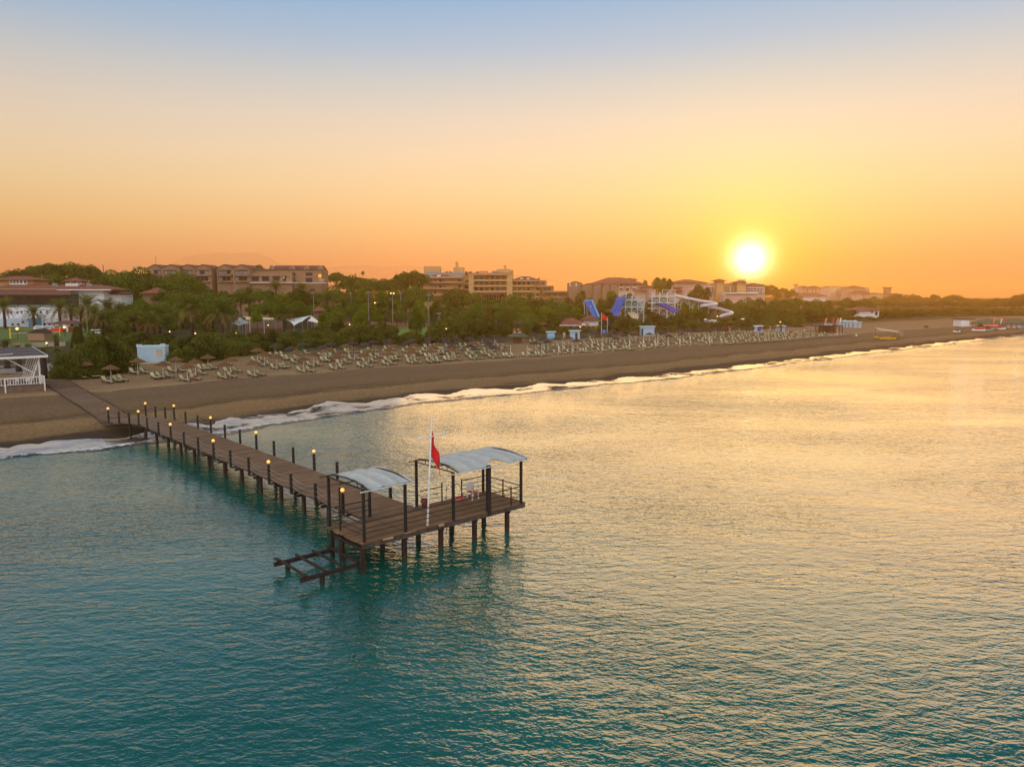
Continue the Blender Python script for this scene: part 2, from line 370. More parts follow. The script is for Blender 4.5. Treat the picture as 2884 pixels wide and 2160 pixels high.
nt.links.new(mxz.outputs[0], bg.inputs['Color']); setin(bg, 'Strength', 1.0)
nt.links.new(bg.outputs[0], wo.inputs['Surface'])

sl = bpy.data.lights.new('sun', 'SUN'); sun = bpy.data.objects.new('sun', sl); COL.objects.link(sun)
sl.energy = 1.2; sl.angle = R(55); sl.color = (1.0, 0.57, 0.19)
sun.rotation_euler = S_DIR.to_track_quat('Z', 'Y').to_euler(); sun.location = (60, 180, 60)

# ------------------------------------------------------------------ shore and ground
SHORE = np.array([(-900, -420), (-300, -98), (-120, 22), (-70, 49), (-44.8, 64), (-39.8, 67.4), (-35.2, 71.0), (-29.6, 75.8), (-25.2, 82.5), (-20.0, 88.6), (-13.4, 96.0), (6.5, 110.8),
                  (26.8, 125.5), (56.5, 152.8), (90.6, 183.5), (176.7, 257.6), (320, 372), (900, 800), (3000, 2250), (7000, 4800)], float)
def smooth_poly(P, n=3):
    for _ in range(n):
        Q = [P[0]]
        for a, b in zip(P[:-1], P[1:]): Q += [a * .75 + b * .25, a * .25 + b * .75]
        Q.append(P[-1]); P = np.array(Q)
    return P
SH = smooth_poly(SHORE, 2)
SEG = SH[1:] - SH[:-1]; SEGL = np.hypot(SEG[:, 0], SEG[:, 1]); ARC = np.concatenate([[0], np.cumsum(SEGL)])
A0 = None
def shore_sa(x, y):
    """signed distance inland and arc length along the shore, vectorised"""
    x = np.asarray(x, float); y = np.asarray(y, float)
    best = np.full(x.shape, 1e18); s = np.zeros(x.shape); a = np.zeros(x.shape)
    for i in range(len(SEG)):
        dx = x - SH[i, 0]; dy = y - SH[i, 1]
        t = np.clip((dx * SEG[i, 0] + dy * SEG[i, 1]) / SEGL[i] ** 2, 0, 1)
        ex = dx - t * SEG[i, 0]; ey = dy - t * SEG[i, 1]; d2 = ex * ex + ey * ey
        cr = SEG[i, 0] * dy - SEG[i, 1] * dx
        k = d2 < best
        best = np.where(k, d2, best); s = np.where(k, np.sign(cr) * np.sqrt(d2), s); a = np.where(k, ARC[i] + t * SEGL[i], a)
    return s, a
ARC0 = float(shore_sa(np.array([-35.2]), np.array([71.0]))[1][0])       # the pier's foot is a = 0
def shore_pt(a, s):
    """world x, y of the point a metres along the shore from the pier and s metres inland"""
    a = a + ARC0
    i = int(np.clip(np.searchsorted(ARC, a) - 1, 0, len(SEG) - 1)); t = (a - ARC[i]) / SEGL[i]
    # smoothed normal
    j = min(i + 1, len(SEG) - 1); k = max(i - 1, 0)
    d = SEG[i] / SEGL[i]
    e = (SEG[j] / SEGL[j]) if t > .5 else (SEG[k] / SEGL[k]); w = abs(t - .5)
    d = d * (1 - w) + e * w; d /= np.hypot(*d)
    p = SH[i] + SEG[i] * t
    return p[0] - d[1] * s, p[1] + d[0] * s
PROF_S = [-400, -60, -25, -10, -3, 0, 3, 6, 9, 13, 25, 40, 55, 90, 200, 400, 800, 2000, 9000]
PROF_Z = [-12, -5, -2.2, -1.0, -0.3, 0, 0.20, 0.48, 0.90, 1.30, 1.6, 1.9, 2.2, 2.8, 4.0, 5.5, 8, 12, 12]
def hnoise(x, y):
    return (np.sin(x * .31 + np.sin(y * .23) * 1.3) * np.sin(y * .27 + 1.1 + np.sin(x * .19) * 1.5) + .5 * np.sin(x * .83 + y * .41) * np.sin(y * .77 - x * .35))
def ground_v(x, y):
    s, a = shore_sa(x, y)
    z = np.interp(s, PROF_S, PROF_Z)
    z = z + 0.07 * hnoise(np.asarray(x), np.asarray(y)) * np.clip((s - 4) / 6, 0, 1)
    z = z + 0.35 * np.exp(-(((np.asarray(x) + 42.5) ** 2 + (np.asarray(y) - 76) ** 2) / 16.0))
    return z, s, a
def gz(x, y): return float(ground_v(np.array([x], float), np.array([y], float))[0][0])

def polar_sheet(name, az0, az1, naz, dists, zfun, m, attr=None):
    az = np.radians(np.linspace(az0, az1, naz)); D = np.asarray(dists)
    A, DD = np.meshgrid(az, D); X = DD * np.sin(A); Y = DD * np.cos(A)
    Z, extra = zfun(X, Y)
    me = bpy.data.meshes.new(name); n = X.size; nr, nc = X.shape
    co = np.empty((n, 3), np.float32); co[:, 0] = X.ravel(); co[:, 1] = Y.ravel(); co[:, 2] = Z.ravel()
    idx = np.arange(n).reshape(nr, nc)
    q = np.stack([idx[:-1, :-1], idx[:-1, 1:], idx[1:, 1:], idx[1:, :-1]], -1).reshape(-1, 4)[:, ::-1]
    me.vertices.add(n); me.vertices.foreach_set('co', co.ravel())
    me.loops.add(q.size); me.loops.foreach_set('vertex_index', q.ravel().astype(np.int32))
    me.polygons.add(len(q)); me.polygons.foreach_set('loop_start', np.arange(0, q.size, 4, dtype=np.int32)); me.polygons.foreach_set('loop_total', np.full(len(q), 4, np.int32))
    me.polygons.foreach_set('use_smooth', np.ones(len(q), bool))
    me.update(calc_edges=True)
    for k, vals in extra.items():
        at_ = me.attributes.new(k, 'FLOAT', 'POINT'); at_.data.foreach_set('value', vals.ravel().astype(np.float32))
    me.materials.append(m)
    return inst(name, me)

def sand_material():
    m, nt, out = new_mat('beach_sand')
    b = nd(nt, 'ShaderNodeBsdfPrincipled')
    s = nd(nt, 'ShaderNodeAttribute', attribute_name='inland'); a = nd(nt, 'ShaderNodeAttribute', attribute_name='along')
    cmb = nd(nt, 'ShaderNodeCombineXYZ')
    sa = nd(nt, 'ShaderNodeMath', operation='MULTIPLY'); setin(sa, 1, 0.10); nt.links.new(a.outputs['Fac'], sa.inputs[0])
    ss = nd(nt, 'ShaderNodeMath', operation='MULTIPLY'); setin(ss, 1, 0.45); nt.links.new(s.outputs['Fac'], ss.inputs[0])
    nt.links.new(sa.outputs[0], cmb.inputs[0]); nt.links.new(ss.outputs[0], cmb.inputs[1])
    n1 = nd(nt, 'ShaderNodeTexNoise'); setin(n1, 'Scale', 1.0); setin(n1, 'Detail', 6.0); setin(n1, 'Roughness', 0.6); nt.links.new(cmb.outputs[0], n1.inputs['Vector'])
    # streaky warp of the inland distance so that the bands have ragged edges
    w = nd(nt, 'ShaderNodeMath', operation='MULTIPLY_ADD'); setin(w, 1, 7.0); nt.links.new(n1.outputs['Fac'], w.inputs[0]); nt.links.new(s.outputs['Fac'], w.inputs[2])
    mr = nd(nt, 'ShaderNodeMapRange'); setin(mr, 'From Min', 0.0); setin(mr, 'From Max', 80.0); nt.links.new(w.outputs[0], mr.inputs['Value'])
    rp = nd(nt, 'ShaderNodeValToRGB'); cr = rp.color_ramp
    stops = [(0, (.020, .017, .017)), (5.5, (.026, .022, .021)), (8.4, (.050, .038, .028)), (9.8, (.165, .118, .066)), (13.8, (.200, .142, .080)), (15.0, (.080, .056, .032)), (16.5, (.125, .088, .050)), (20, (.135, .096, .060)),
             (27, (.130, .094, .063)), (32, (.138, .099, .066)), (33, (.27, .20, .125)), (37.5, (.215, .158, .102)), (50, (.20, .145, .092)), (60, (.20, .15, .10)), (66, (.10, .085, .045)), (70, (.035, .040, .018))]
    while len(cr.elements) < len(stops): cr.elements.new(0.5)
    for e, (d, c) in zip(cr.elements, stops): e.position = d / 80.0; e.color = rgba(c)
    nt.links.new(mr.outputs[0], rp.inputs['Fac'])
    tc = nd(nt, 'ShaderNodeTexCoord')
    # pebbles and grain
    vo = nd(nt, 'ShaderNodeTexNoise'); setin(vo, 'Scale', 2.6); setin(vo, 'Detail', 8.0); setin(vo, 'Roughness', 0.85); nt.links.new(tc.outputs['Object'], vo.inputs['Vector'])
    gr = nd(nt, 'ShaderNodeMapRange'); setin(gr, 'From Min', 0.3); setin(gr, 'From Max', 0.7); setin(gr, 'To Min', 0.35); setin(gr, 'To Max', 1.65); nt.links.new(vo.outputs['Fac'], gr.inputs['Value'])
    m1 = nd(nt, 'ShaderNodeMix', data_type='RGBA', blend_type='MULTIPLY'); setin(m1, 'Factor', 1.0); nt.links.new(rp.outputs[0], m1.inputs['A']); nt.links.new(gr.outputs[0], m1.inputs['B'])
    # drifts of dry weed along the berm
    cm2 = nd(nt, 'ShaderNodeCombineXYZ')
    s2 = nd(nt, 'ShaderNodeMath', operation='MULTIPLY'); setin(s2, 1, 0.9); nt.links.new(s.outputs['Fac'], s2.inputs[0])
    a2 = nd(nt, 'ShaderNodeMath', operation='MULTIPLY'); setin(a2, 1, 0.13); nt.links.new(a.outputs['Fac'], a2.inputs[0])
    nt.links.new(a2.outputs[0], cm2.inputs[0]); nt.links.new(s2.outputs[0], cm2.inputs[1])
    n2 = nd(nt, 'ShaderNodeTexNoise'); setin(n2, 'Scale', 1.0); setin(n2, 'Detail', 7.0); setin(n2, 'Roughness', 0.7); nt.links.new(cm2.outputs[0], n2.inputs['Vector'])
    t2 = nd(nt, 'ShaderNodeMapRange'); setin(t2, 'From Min', 0.60); setin(t2, 'From Max', 0.68); nt.links.new(n2.outputs['Fac'], t2.inputs['Value'])
    zn = nd(nt, 'ShaderNodeMapRange', interpolation_type='SMOOTHSTEP'); setin(zn, 'From Min', 7.0); setin(zn, 'From Max', 11.0); nt.links.new(s.outputs['Fac'], zn.inputs['Value'])
    zn2 = nd(nt, 'ShaderNodeMapRange', interpolation_type='SMOOTHSTEP'); setin(zn2, 'From Min', 20.0); setin(zn2, 'From Max', 13.0); nt.links.new(s.outputs['Fac'], zn2.inputs['Value'])
    k1 = nd(nt, 'ShaderNodeMath', operation='MULTIPLY'); nt.links.new(zn.outputs[0], k1.inputs[0]); nt.links.new(zn2.outputs[0], k1.inputs[1])
    k2 = nd(nt, 'ShaderNodeMath', operation='MULTIPLY'); nt.links.new(k1.outputs[0], k2.inputs[0]); nt.links.new(t2.outputs[0], k2.inputs[1])
    m2 = nd(nt, 'ShaderNodeMix', data_type='RGBA'); nt.links.new(k2.outputs[0], m2.inputs['Factor']); nt.links.new(m1.outputs['Result'], m2.inputs['A']); m2.inputs['B'].default_value = (.035, .026, .016, 1)
    # tyre tracks along the beach, pressed into the gravel
    lw = nd(nt, 'ShaderNodeTexNoise', noise_dimensions='1D'); setin(lw, 'Scale', 0.03); setin(lw, 'Detail', 2.0); nt.links.new(a.outputs['Fac'], lw.inputs['W'])
    sh = nd(nt, 'ShaderNodeMath', operation='MULTIPLY_ADD'); setin(sh, 1, 9.0); nt.links.new(lw.outputs['Fac'], sh.inputs[0]); nt.links.new(s.outputs['Fac'], sh.inputs[2])
    tk = None
    for c0 in (25.4, 27.2, 36.6, 38.2):
        df = nd(nt, 'ShaderNodeMath', operation='SUBTRACT'); setin(df, 1, c0); nt.links.new(sh.outputs[0], df.inputs[0])
        ab = nd(nt, 'ShaderNodeMath', operation='ABSOLUTE'); nt.links.new(df.outputs[0], ab.inputs[0])
        ln = nd(nt, 'ShaderNodeMapRange', interpolation_type='SMOOTHSTEP'); setin(ln, 'From Min', 0.40); setin(ln, 'From Max', 0.12); nt.links.new(ab.outputs[0], ln.inputs['Value'])
        if tk is None: tk = ln.outputs[0]
        else:
            mxn = nd(nt, 'ShaderNodeMath', operation='MAXIMUM'); nt.links.new(tk, mxn.inputs[0]); nt.links.new(ln.outputs[0], mxn.inputs[1]); tk = mxn.outputs[0]
    tf = nd(nt, 'ShaderNodeMath', operation='MULTIPLY'); setin(tf, 1, 0.30); nt.links.new(tk, tf.inputs[0])
    m3 = nd(nt, 'ShaderNodeMix', data_type='RGBA'); nt.links.new(tf.outputs[0], m3.inputs['Factor']); nt.links.new(m2.outputs['Result'], m3.inputs['A']); m3.inputs['B'].default_value = (.05, .036, .022, 1)
    warmth = nd(nt, 'ShaderNodeMix', data_type='RGBA', blend_type='MULTIPLY'); setin(warmth, 'Factor', 1.0); nt.links.new(m3.outputs['Result'], warmth.inputs['A']); warmth.inputs['B'].default_value = (1.12, 1.0, .84, 1)
    nt.links.new(warmth.outputs['Result'], b.inputs['Base Color'])
    rr = nd(nt, 'ShaderNodeMapRange'); setin(rr, 'From Min', 2.0); setin(rr, 'From Max', 8.0); setin(rr, 'To Min', 0.55); setin(rr, 'To Max', 0.95); nt.links.new(w.outputs[0], rr.inputs['Value'])
    nt.links.new(rr.outputs[0], b.inputs['Roughness']); setin(b, 'Specular IOR Level', 0.2)
    bp = nd(nt, 'ShaderNodeBump'); setin(bp, 'Strength', 0.6); setin(bp, 'Distance', 0.08); nt.links.new(vo.outputs['Fac'], bp.inputs['Height']); nt.links.new(bp.outputs[0], b.inputs['Normal'])
    nt.links.new(b.outputs[0], out.inputs['Surface'])
    return m

def gfun(X, Y):
    z, s, a = ground_v(X, Y)
    return z, {'inland': s, 'along': a - ARC0}
dist = np.concatenate([np.linspace(30, 60, 16)[:-1], np.exp(np.linspace(math.log(60), math.log(420), 230))[:-1], np.exp(np.linspace(math.log(420), math.log(1850), 60))])
tag(polar_sheet('beach', -62, 62, 420, dist, gfun, sand_material()), kind='structure', label='brown sand beach with dark weed drifts running up to the trees')

# ------------------------------------------------------------------ sea
def water_material(name='sea_water', foam=False):
    m, nt, out = new_mat(name)
    b = nd(nt, 'ShaderNodeBsdfPrincipled'); setin(b, 'IOR', 2.0); setin(b, 'Roughness', 0.03)
    geo = nd(nt, 'ShaderNodeNewGeometry')
    big = nd(nt, 'ShaderNodeTexNoise'); setin(big, 'Scale', 0.035); setin(big, 'Detail', 3.0); nt.links.new(geo.outputs['Position'], big.inputs['Vector'])
    rp = nd(nt, 'ShaderNodeValToRGB'); rp.color_ramp.elements[0].color = (0.000, 0.062, 0.052, 1); rp.color_ramp.elements[1].color = (0.006, 0.128, 0.096, 1)
    rp.color_ramp.elements[0].position = .35; rp.color_ramp.elements[1].position = .7
    nt.links.new(big.outputs['Fac'], rp.inputs['Fac']); nt.links.new(rp.outputs[0], b.inputs['Base Color'])
    def layer(rot, sx, sy, scale, detail=2.0, dist=0.6):
        r = nd(nt, 'ShaderNodeVectorRotate', rotation_type='Z_AXIS'); setin(r, 'Angle', R(rot)); nt.links.new(geo.outputs['Position'], r.inputs['Vector'])
        mp = nd(nt, 'ShaderNodeMapping'); setin(mp, 'Scale', (sx, sy, 1)); nt.links.new(r.outputs[0], mp.inputs['Vector'])
        n = nd(nt, 'ShaderNodeTexNoise'); setin(n, 'Scale', scale); setin(n, 'Detail', detail); setin(n, 'Roughness', 0.5); setin(n, 'Distortion', dist); nt.links.new(mp.outputs[0], n.inputs['Vector'])
        return n.outputs['Fac']
    def madd(x, k, acc=None):
        a = nd(nt, 'ShaderNodeMath', operation='MULTIPLY_ADD'); setin(a, 1, k); nt.links.new(x, a.inputs[0])
        if acc is None: setin(a, 2, 0.0)
        else: nt.links.new(acc, a.inputs[2])
        return a.outputs[0]
    h = madd(layer(18, 0.4, 1.0, 0.22, 1.0), 0.14)
    h = madd(layer(10, 0.5, 1.0, 0.9, 2.0), 0.075, h)
    h = madd(layer(-8, 0.42, 1.0, 2.4, 2.0), 0.068, h)
    h = madd(layer(26, 0.45, 1.0, 5.0, 2.0), 0.033, h)
    h = madd(layer(-30, 0.6, 1.0, 9.0, 1.0), 0.012, h)
    cat = nd(nt, 'ShaderNodeTexNoise'); setin(cat, 'Scale', 0.06); setin(cat, 'Detail', 3.0)
    mp = nd(nt, 'ShaderNodeMapping'); setin(mp, 'Scale', (0.5, 1, 1)); nt.links.new(geo.outputs['Position'], mp.inputs['Vector']); nt.links.new(mp.outputs[0], cat.inputs['Vector'])
    cm = nd(nt, 'ShaderNodeMapRange'); setin(cm, 'From Min', 0.35); setin(cm, 'From Max', 0.65); setin(cm, 'To Min', 0.42); setin(cm, 'To Max', 1.08); nt.links.new(cat.outputs['Fac'], cm.inputs['Value'])
    bp = nd(nt, 'ShaderNodeBump'); setin(bp, 'Distance', 1.0); nt.links.new(cm.outputs[0], bp.inputs['Strength']); nt.links.new(h, bp.inputs['Height'])
    nt.links.new(bp.outputs[0], b.inputs['Normal'])
    nt.links.new(b.outputs[0], out.inputs['Surface'])
    return m
M['water'] = water_material()
wm = MB(); wm.quad((-1700, -700, 0), (2400, -700, 0), (2400, 1880, 0), (-1700, 1880, 0))
tag(wm.build('sea', M['water']), kind='structure', label='calm teal sea with golden ripples around the pier')

def strip(name, a0, a1, step, rows, zoff, m, kind='stuff', label=None):
    """ribbon along the shore; rows = functions a -> (s, extra height)"""
    aa = np.concatenate([np.arange(a0, 140, step), np.arange(140, a1, step * 2.5)])
    vs = []; s_of = []
    for a in aa:
        for k, r in enumerate(rows):
            s, dz = r(a); x, y = shore_pt(a, s); z0 = float(np.interp(s, PROF_S, PROF_Z))
            vs.append((x, y, max(z0, 0.0) + zoff + dz)); s_of.append(k / (len(rows) - 1))
    n = len(rows); fs = []
    for i in range(len(aa) - 1):
        for k in range(n - 1): fs.append((i * n + k, (i + 1) * n + k, (i + 1) * n + k + 1, i * n + k + 1))
    me = bpy.data.meshes.new(name); me.from_pydata(vs, [], fs); me.materials.append(m)
    at_ = me.attributes.new('across', 'FLOAT', 'POINT'); at_.data.foreach_set('value', np.array(s_of, np.float32))
    al = me.attributes.new('along', 'FLOAT', 'POINT'); al.data.foreach_set('value', np.repeat(aa, n).astype(np.float32))
    me.polygons.foreach_set('use_smooth', [True] * len(fs)); me.update()
    return tag(inst(name, me), kind=kind, label=label)

def interp_(a, a0, a1, v0, v1): return float(np.interp(a, [a0, a1], [v0, v1]))
def lobes(a):
    """upper edge of the last wash: scalloped tongues of thin water"""
    r = 0
    for w, ph, k in ((10.5, 0.2, 1.0), (6.3, 0.55, .45), (17.0, .1, .6)):
        t = ((a + 1.5 * math.sin(a * .09)) / w + ph) % 1.0
        saw = (t / .72) ** .6 if t < .72 else (1 - (t - .72) / .28) ** .8
        r += k * saw
    base = 1.2 + 2.5 * r
    base *= interp_(a, 30, 90, 1.0, 0.55)
    if -30 < a < -2: base *= 0.8
    return base + .12 * math.sin(a * 2.3) + .08 * math.sin(a * 5.1)
def wash_material():
    m, nt, out = new_mat('wash')
    b = nd(nt, 'ShaderNodeBsdfPrincipled'); setin(b, 'Roughness', 0.10); setin(b, 'IOR', 2.0)
    ac_ = nd(nt, 'ShaderNodeAttribute', attribute_name='across'); al = nd(nt, 'ShaderNodeAttribute', attribute_name='along')
    cb = nd(nt, 'ShaderNodeCombineXYZ')
    k = nd(nt, 'ShaderNodeMath', operation='MULTIPLY'); setin(k, 1, 0.28); nt.links.new(al.outputs['Fac'], k.inputs[0])
    k2 = nd(nt, 'ShaderNodeMath', operation='MULTIPLY'); setin(k2, 1, 2.6); nt.links.new(ac_.outputs['Fac'], k2.inputs[0])
    nt.links.new(k.outputs[0], cb.inputs[0]); nt.links.new(k2.outputs[0], cb.inputs[1])
    n = nd(nt, 'ShaderNodeTexNoise'); setin(n, 'Scale', 1.0); setin(n, 'Detail', 7.0); setin(n, 'Roughness', .65); nt.links.new(cb.outputs[0], n.inputs['Vector'])
    ed = nd(nt, 'ShaderNodeMapRange'); setin(ed, 'From Min', 0.86); setin(ed, 'From Max', 1.0); setin(ed, 'To Max', 0.30); nt.links.new(ac_.outputs['Fac'], ed.inputs['Value'])
    ad = nd(nt, 'ShaderNodeMath', operation='ADD'); nt.links.new(n.outputs['Fac'], ad.inputs[0]); nt.links.new(ed.outputs[0], ad.inputs[1])
    rp = nd(nt, 'ShaderNodeValToRGB'); rp.color_ramp.elements[0].color = (.13, .10, .08, 1); rp.color_ramp.elements[1].color = (.42, .35, .28, 1)
    rp.color_ramp.elements[0].position = .36; rp.color_ramp.elements[1].position = .60
    nt.links.new(ad.outputs[0], rp.inputs['Fac']); nt.links.new(rp.outputs[0], b.inputs['Base Color'])
    # gaps in the film where wet pebbles show through
    cb2 = nd(nt, 'ShaderNodeCombineXYZ'); q1 = nd(nt, 'ShaderNodeMath', operation='MULTIPLY'); setin(q1, 1, 0.11); nt.links.new(al.outputs['Fac'], q1.inputs[0]); nt.links.new(q1.outputs[0], cb2.inputs[0])
    q2 = nd(nt, 'ShaderNodeMath', operation='MULTIPLY'); setin(q2, 1, 0.9); nt.links.new(ac_.outputs['Fac'], q2.inputs[0]); nt.links.new(q2.outputs[0], cb2.inputs[1])
    n2 = nd(nt, 'ShaderNodeTexNoise'); setin(n2, 'Scale', 1.0); setin(n2, 'Detail', 9.0); setin(n2, 'Roughness', .68); nt.links.new(cb2.outputs[0], n2.inputs['Vector'])
    cv = nd(nt, 'ShaderNodeMapRange', interpolation_type='SMOOTHSTEP'); setin(cv, 'From Min', .40); setin(cv, 'From Max', .50); nt.links.new(n2.outputs['Fac'], cv.inputs['Value'])
    tr = nd(nt, 'ShaderNodeBsdfTransparent'); mx = nd(nt, 'ShaderNodeMixShader'); nt.links.new(cv.outputs[0], mx.inputs['Fac']); nt.links.new(tr.outputs[0], mx.inputs[1]); nt.links.new(b.outputs[0], mx.inputs[2])
    nt.links.new(mx.outputs[0], out.inputs['Surface'])
    return m
M['wash'] = wash_material()
rows = [(lambda a: (-0.9, -.02))] + [(lambda a, f=f: (-0.9 + (lobes(a) + .9) * f, .03 * math.sin(math.pi * f))) for f in (.15, .3, .45, .6, .75, .88, 1.0)]
strip('wash', -110, 420, 0.35, rows, 0.02, M['wash'], 'stuff', 'thin shining wash sliding up the sand in scalloped tongues')

def surf_material():
    m, nt, out = new_mat('surf_foam')
    geo = nd(nt, 'ShaderNodeNewGeometry'); al = nd(nt, 'ShaderNodeAttribute', attribute_name='along'); ac_ = nd(nt, 'ShaderNodeAttribute', attribute_name='across')
    foam = nd(nt, 'ShaderNodeBsdfPrincipled'); setin(foam, 'Base Color', (.78, .82, .86, 1)); setin(foam, 'Roughness', 0.6)
    wat = nd(nt, 'ShaderNodeBsdfPrincipled'); setin(wat, 'Base Color', (.012, .035, .055, 1)); setin(wat, 'Roughness', 0.12); setin(wat, 'IOR', 1.333)
    n = nd(nt, 'ShaderNodeTexNoise'); setin(n, 'Scale', 1.3); setin(n, 'Detail', 8.0); setin(n, 'Roughness', .72); nt.links.new(geo.outputs['Position'], n.inputs['Vector'])
    fd = nd(nt, 'ShaderNodeMapRange'); setin(fd, 'From Min', 5.0); setin(fd, 'From Max', 60.0); setin(fd, 'To Min', 0.06); setin(fd, 'To Max', -0.18); nt.links.new(al.outputs['Fac'], fd.inputs['Value'])
    ad = nd(nt, 'ShaderNodeMath', operation='ADD'); nt.links.new(n.outputs['Fac'], ad.inputs[0]); nt.links.new(fd.outputs[0], ad.inputs[1])
    up = nd(nt, 'ShaderNodeMapRange'); setin(up, 'From Min', 0.0); setin(up, 'From Max', 1.0); setin(up, 'To Min', -0.22); setin(up, 'To Max', 0.10); nt.links.new(ac_.outputs['Fac'], up.inputs['Value'])
    a3 = nd(nt, 'ShaderNodeMath', operation='ADD'); nt.links.new(ad.outputs[0], a3.inputs[0]); nt.links.new(up.outputs[0], a3.inputs[1])
    th = nd(nt, 'ShaderNodeMapRange'); setin(th, 'From Min', 0.44); setin(th, 'From Max', 0.58); nt.links.new(a3.outputs[0], th.inputs['Value'])
    mx = nd(nt, 'ShaderNodeMixShader'); nt.links.new(th.outputs[0], mx.inputs['Fac']); nt.links.new(wat.outputs[0], mx.inputs[1]); nt.links.new(foam.outputs[0], mx.inputs[2])
    bp = nd(nt, 'ShaderNodeBump'); setin(bp, 'Distance', 0.25); setin(bp, 'Strength', 1.0); nt.links.new(n.outputs['Fac'], bp.inputs['Height'])
    nt.links.new(bp.outputs[0], foam.inputs['Normal']); nt.links.new(bp.outputs[0], wat.inputs['Normal'])
    nt.links.new(mx.outputs[0], out.inputs['Surface'])
    return m
M['surf'] = surf_material()
def wob(a): return .35 * math.sin(a * .21) + .25 * math.sin(a * .57 + 1) + .12 * math.sin(a * 1.7)
def hgt(a): return (.10 + .05 * math.sin(a * .33) + .04 * math.sin(a * 1.3 + 2)) * (1.0 if a < 60 else .9)
def wid(a): return (1.0 + .35 * math.sin(a * .17 + 1) + .2 * math.sin(a * .9)) * interp_(a, 15, 70, .95, .42)
rows = [lambda a: (-.7 - 1.5 * wid(a) + wob(a), -.03), lambda a: (-.7 - 1.0 * wid(a) + wob(a) + .1 * math.sin(a * 4), hgt(a) * .5), lambda a: (-.7 - .55 * wid(a) + wob(a), hgt(a)),
        lambda a: (-.7 - .2 * wid(a) + wob(a) + .1 * math.sin(a * 3.1), hgt(a) * .8), lambda a: (-.7 + .35 * wid(a) + wob(a) + .15 * math.sin(a * 2.7), .02), lambda a: (-.7 + .6 * wid(a) + wob(a) + .2 * math.sin(a * 2.1), -.03)]
strip('surf', -110, 420, 0.35, rows, 0.025, M['surf'], 'stuff', 'low line of white surf breaking along the sand')
# ------------------------------------------------------------------ pier
def pile_material():
    m, nt_, out = new_mat('steel_pile'); b = nd(nt_, 'ShaderNodeBsdfPrincipled'); setin(b, 'Roughness', .7)
    tc_ = nd(nt_, 'ShaderNodeTexCoord'); sp = nd(nt_, 'ShaderNodeSeparateXYZ'); nt_.links.new(tc_.outputs['Object'], sp.inputs[0])
    no = nd(nt_, 'ShaderNodeTexNoise'); setin(no, 'Scale', 3.0); setin(no, 'Detail', 6.0); nt_.links.new(tc_.outputs['Object'], no.inputs['Vector'])
    rp = nd(nt_, 'ShaderNodeValToRGB'); rp.color_ramp.elements[0].color = (.012, .006, .006, 1); rp.color_ramp.elements[1].color = (.045, .018, .011, 1); rp.color_ramp.elements[0].position = .4; rp.color_ramp.elements[1].position = .7
    nt_.links.new(no.outputs['Fac'], rp.inputs['Fac'])
    h = nd(nt_, 'ShaderNodeMath', operation='MULTIPLY_ADD'); setin(h, 1, .5); nt_.links.new(no.outputs['Fac'], h.inputs[0]); nt_.links.new(sp.outputs['Z'], h.inputs[2])
    al = nd(nt_, 'ShaderNodeMapRange'); setin(al, 'From Min', .62); setin(al, 'From Max', .45); nt_.links.new(h.outputs[0], al.inputs['Value'])
    mx = nd(nt_, 'ShaderNodeMix', data_type='RGBA'); nt_.links.new(al.outputs[0], mx.inputs['Factor']); nt_.links.new(rp.outputs[0], mx.inputs['A']); mx.inputs['B'].default_value = (.018, .026, .014, 1)
    nt_.links.new(mx.outputs['Result'], b.inputs['Base Color']); nt_.links.new(b.outputs[0], out.inputs['Surface']); return m
M['pile'] = pile_material()
PA = R(42.2)
PU = (math.sin(PA), -math.cos(PA)); PV = (math.cos(PA), math.sin(PA))
def PW(u, v, z=0.0): return Vector((PU[0] * u + PV[0] * v, PU[1] * u + PV[1] * v, z))
PU0, PV0, DECK = -35.5, 21.05, 1.6
PRZ = PA - math.pi / 2
def proot(name, label, cat, u, v, z=DECK, group=None):
    return thing(name, label, cat, PW(u, v, z), PRZ, group)
pier = proot('pier', 'long brown wooden pier with rope railings running from the beach to a platform', 'pier', 0, 0, 0)
# all pier parts use local x = u (out to sea), y = v
d = MB(); d.box(-76.6, -35.52, 21.05, 24.45, DECK - .06, DECK); d.build('deck', M['deck'], pier)
d = MB(); d.box(-35.5, -31.85, 18.75, 30.0, DECK - .06, DECK + .004); d.build('platform_deck', M['deckp'], pier)
for v in (21.45, 24.35, 27.15):
    MB().box(-35.45, -31.9, v - .03, v + .03, DECK + .004, DECK + .012).build('deck_joint', M['beam'], pier)
# landing that bends to the boardwalk
land = [(-76.62, 24.40), (-76.62, 21.05), (-80.0, 19.5), (-82.0, 22.9)]
d = MB(); vs = [(u, v, DECK - .003) for u, v in land] + [(u, v, DECK - .07) for u, v in land]
d.add(vs, [(3, 2, 1, 0), (4, 5, 6, 7), (0, 1, 5, 4), (1, 2, 6, 5), (2, 3, 7, 6), (3, 0, 4, 7)])
d.build('landing_deck', M['plank'], pier)
for v in (21.3, 24.2):
    MB().box(-76.5, -35.55, v - .07, v + .07, DECK - .26, DECK - .07).build('side_beam', M['beam'], pier)
for u, j in ((-31.95, 0), (-35.35, 1)):
    b = MB(); b.box(u - .09, u + .09, 18.8, 29.95, DECK - .30, DECK - .07); b.build('edge_beam', M['beam'], pier)
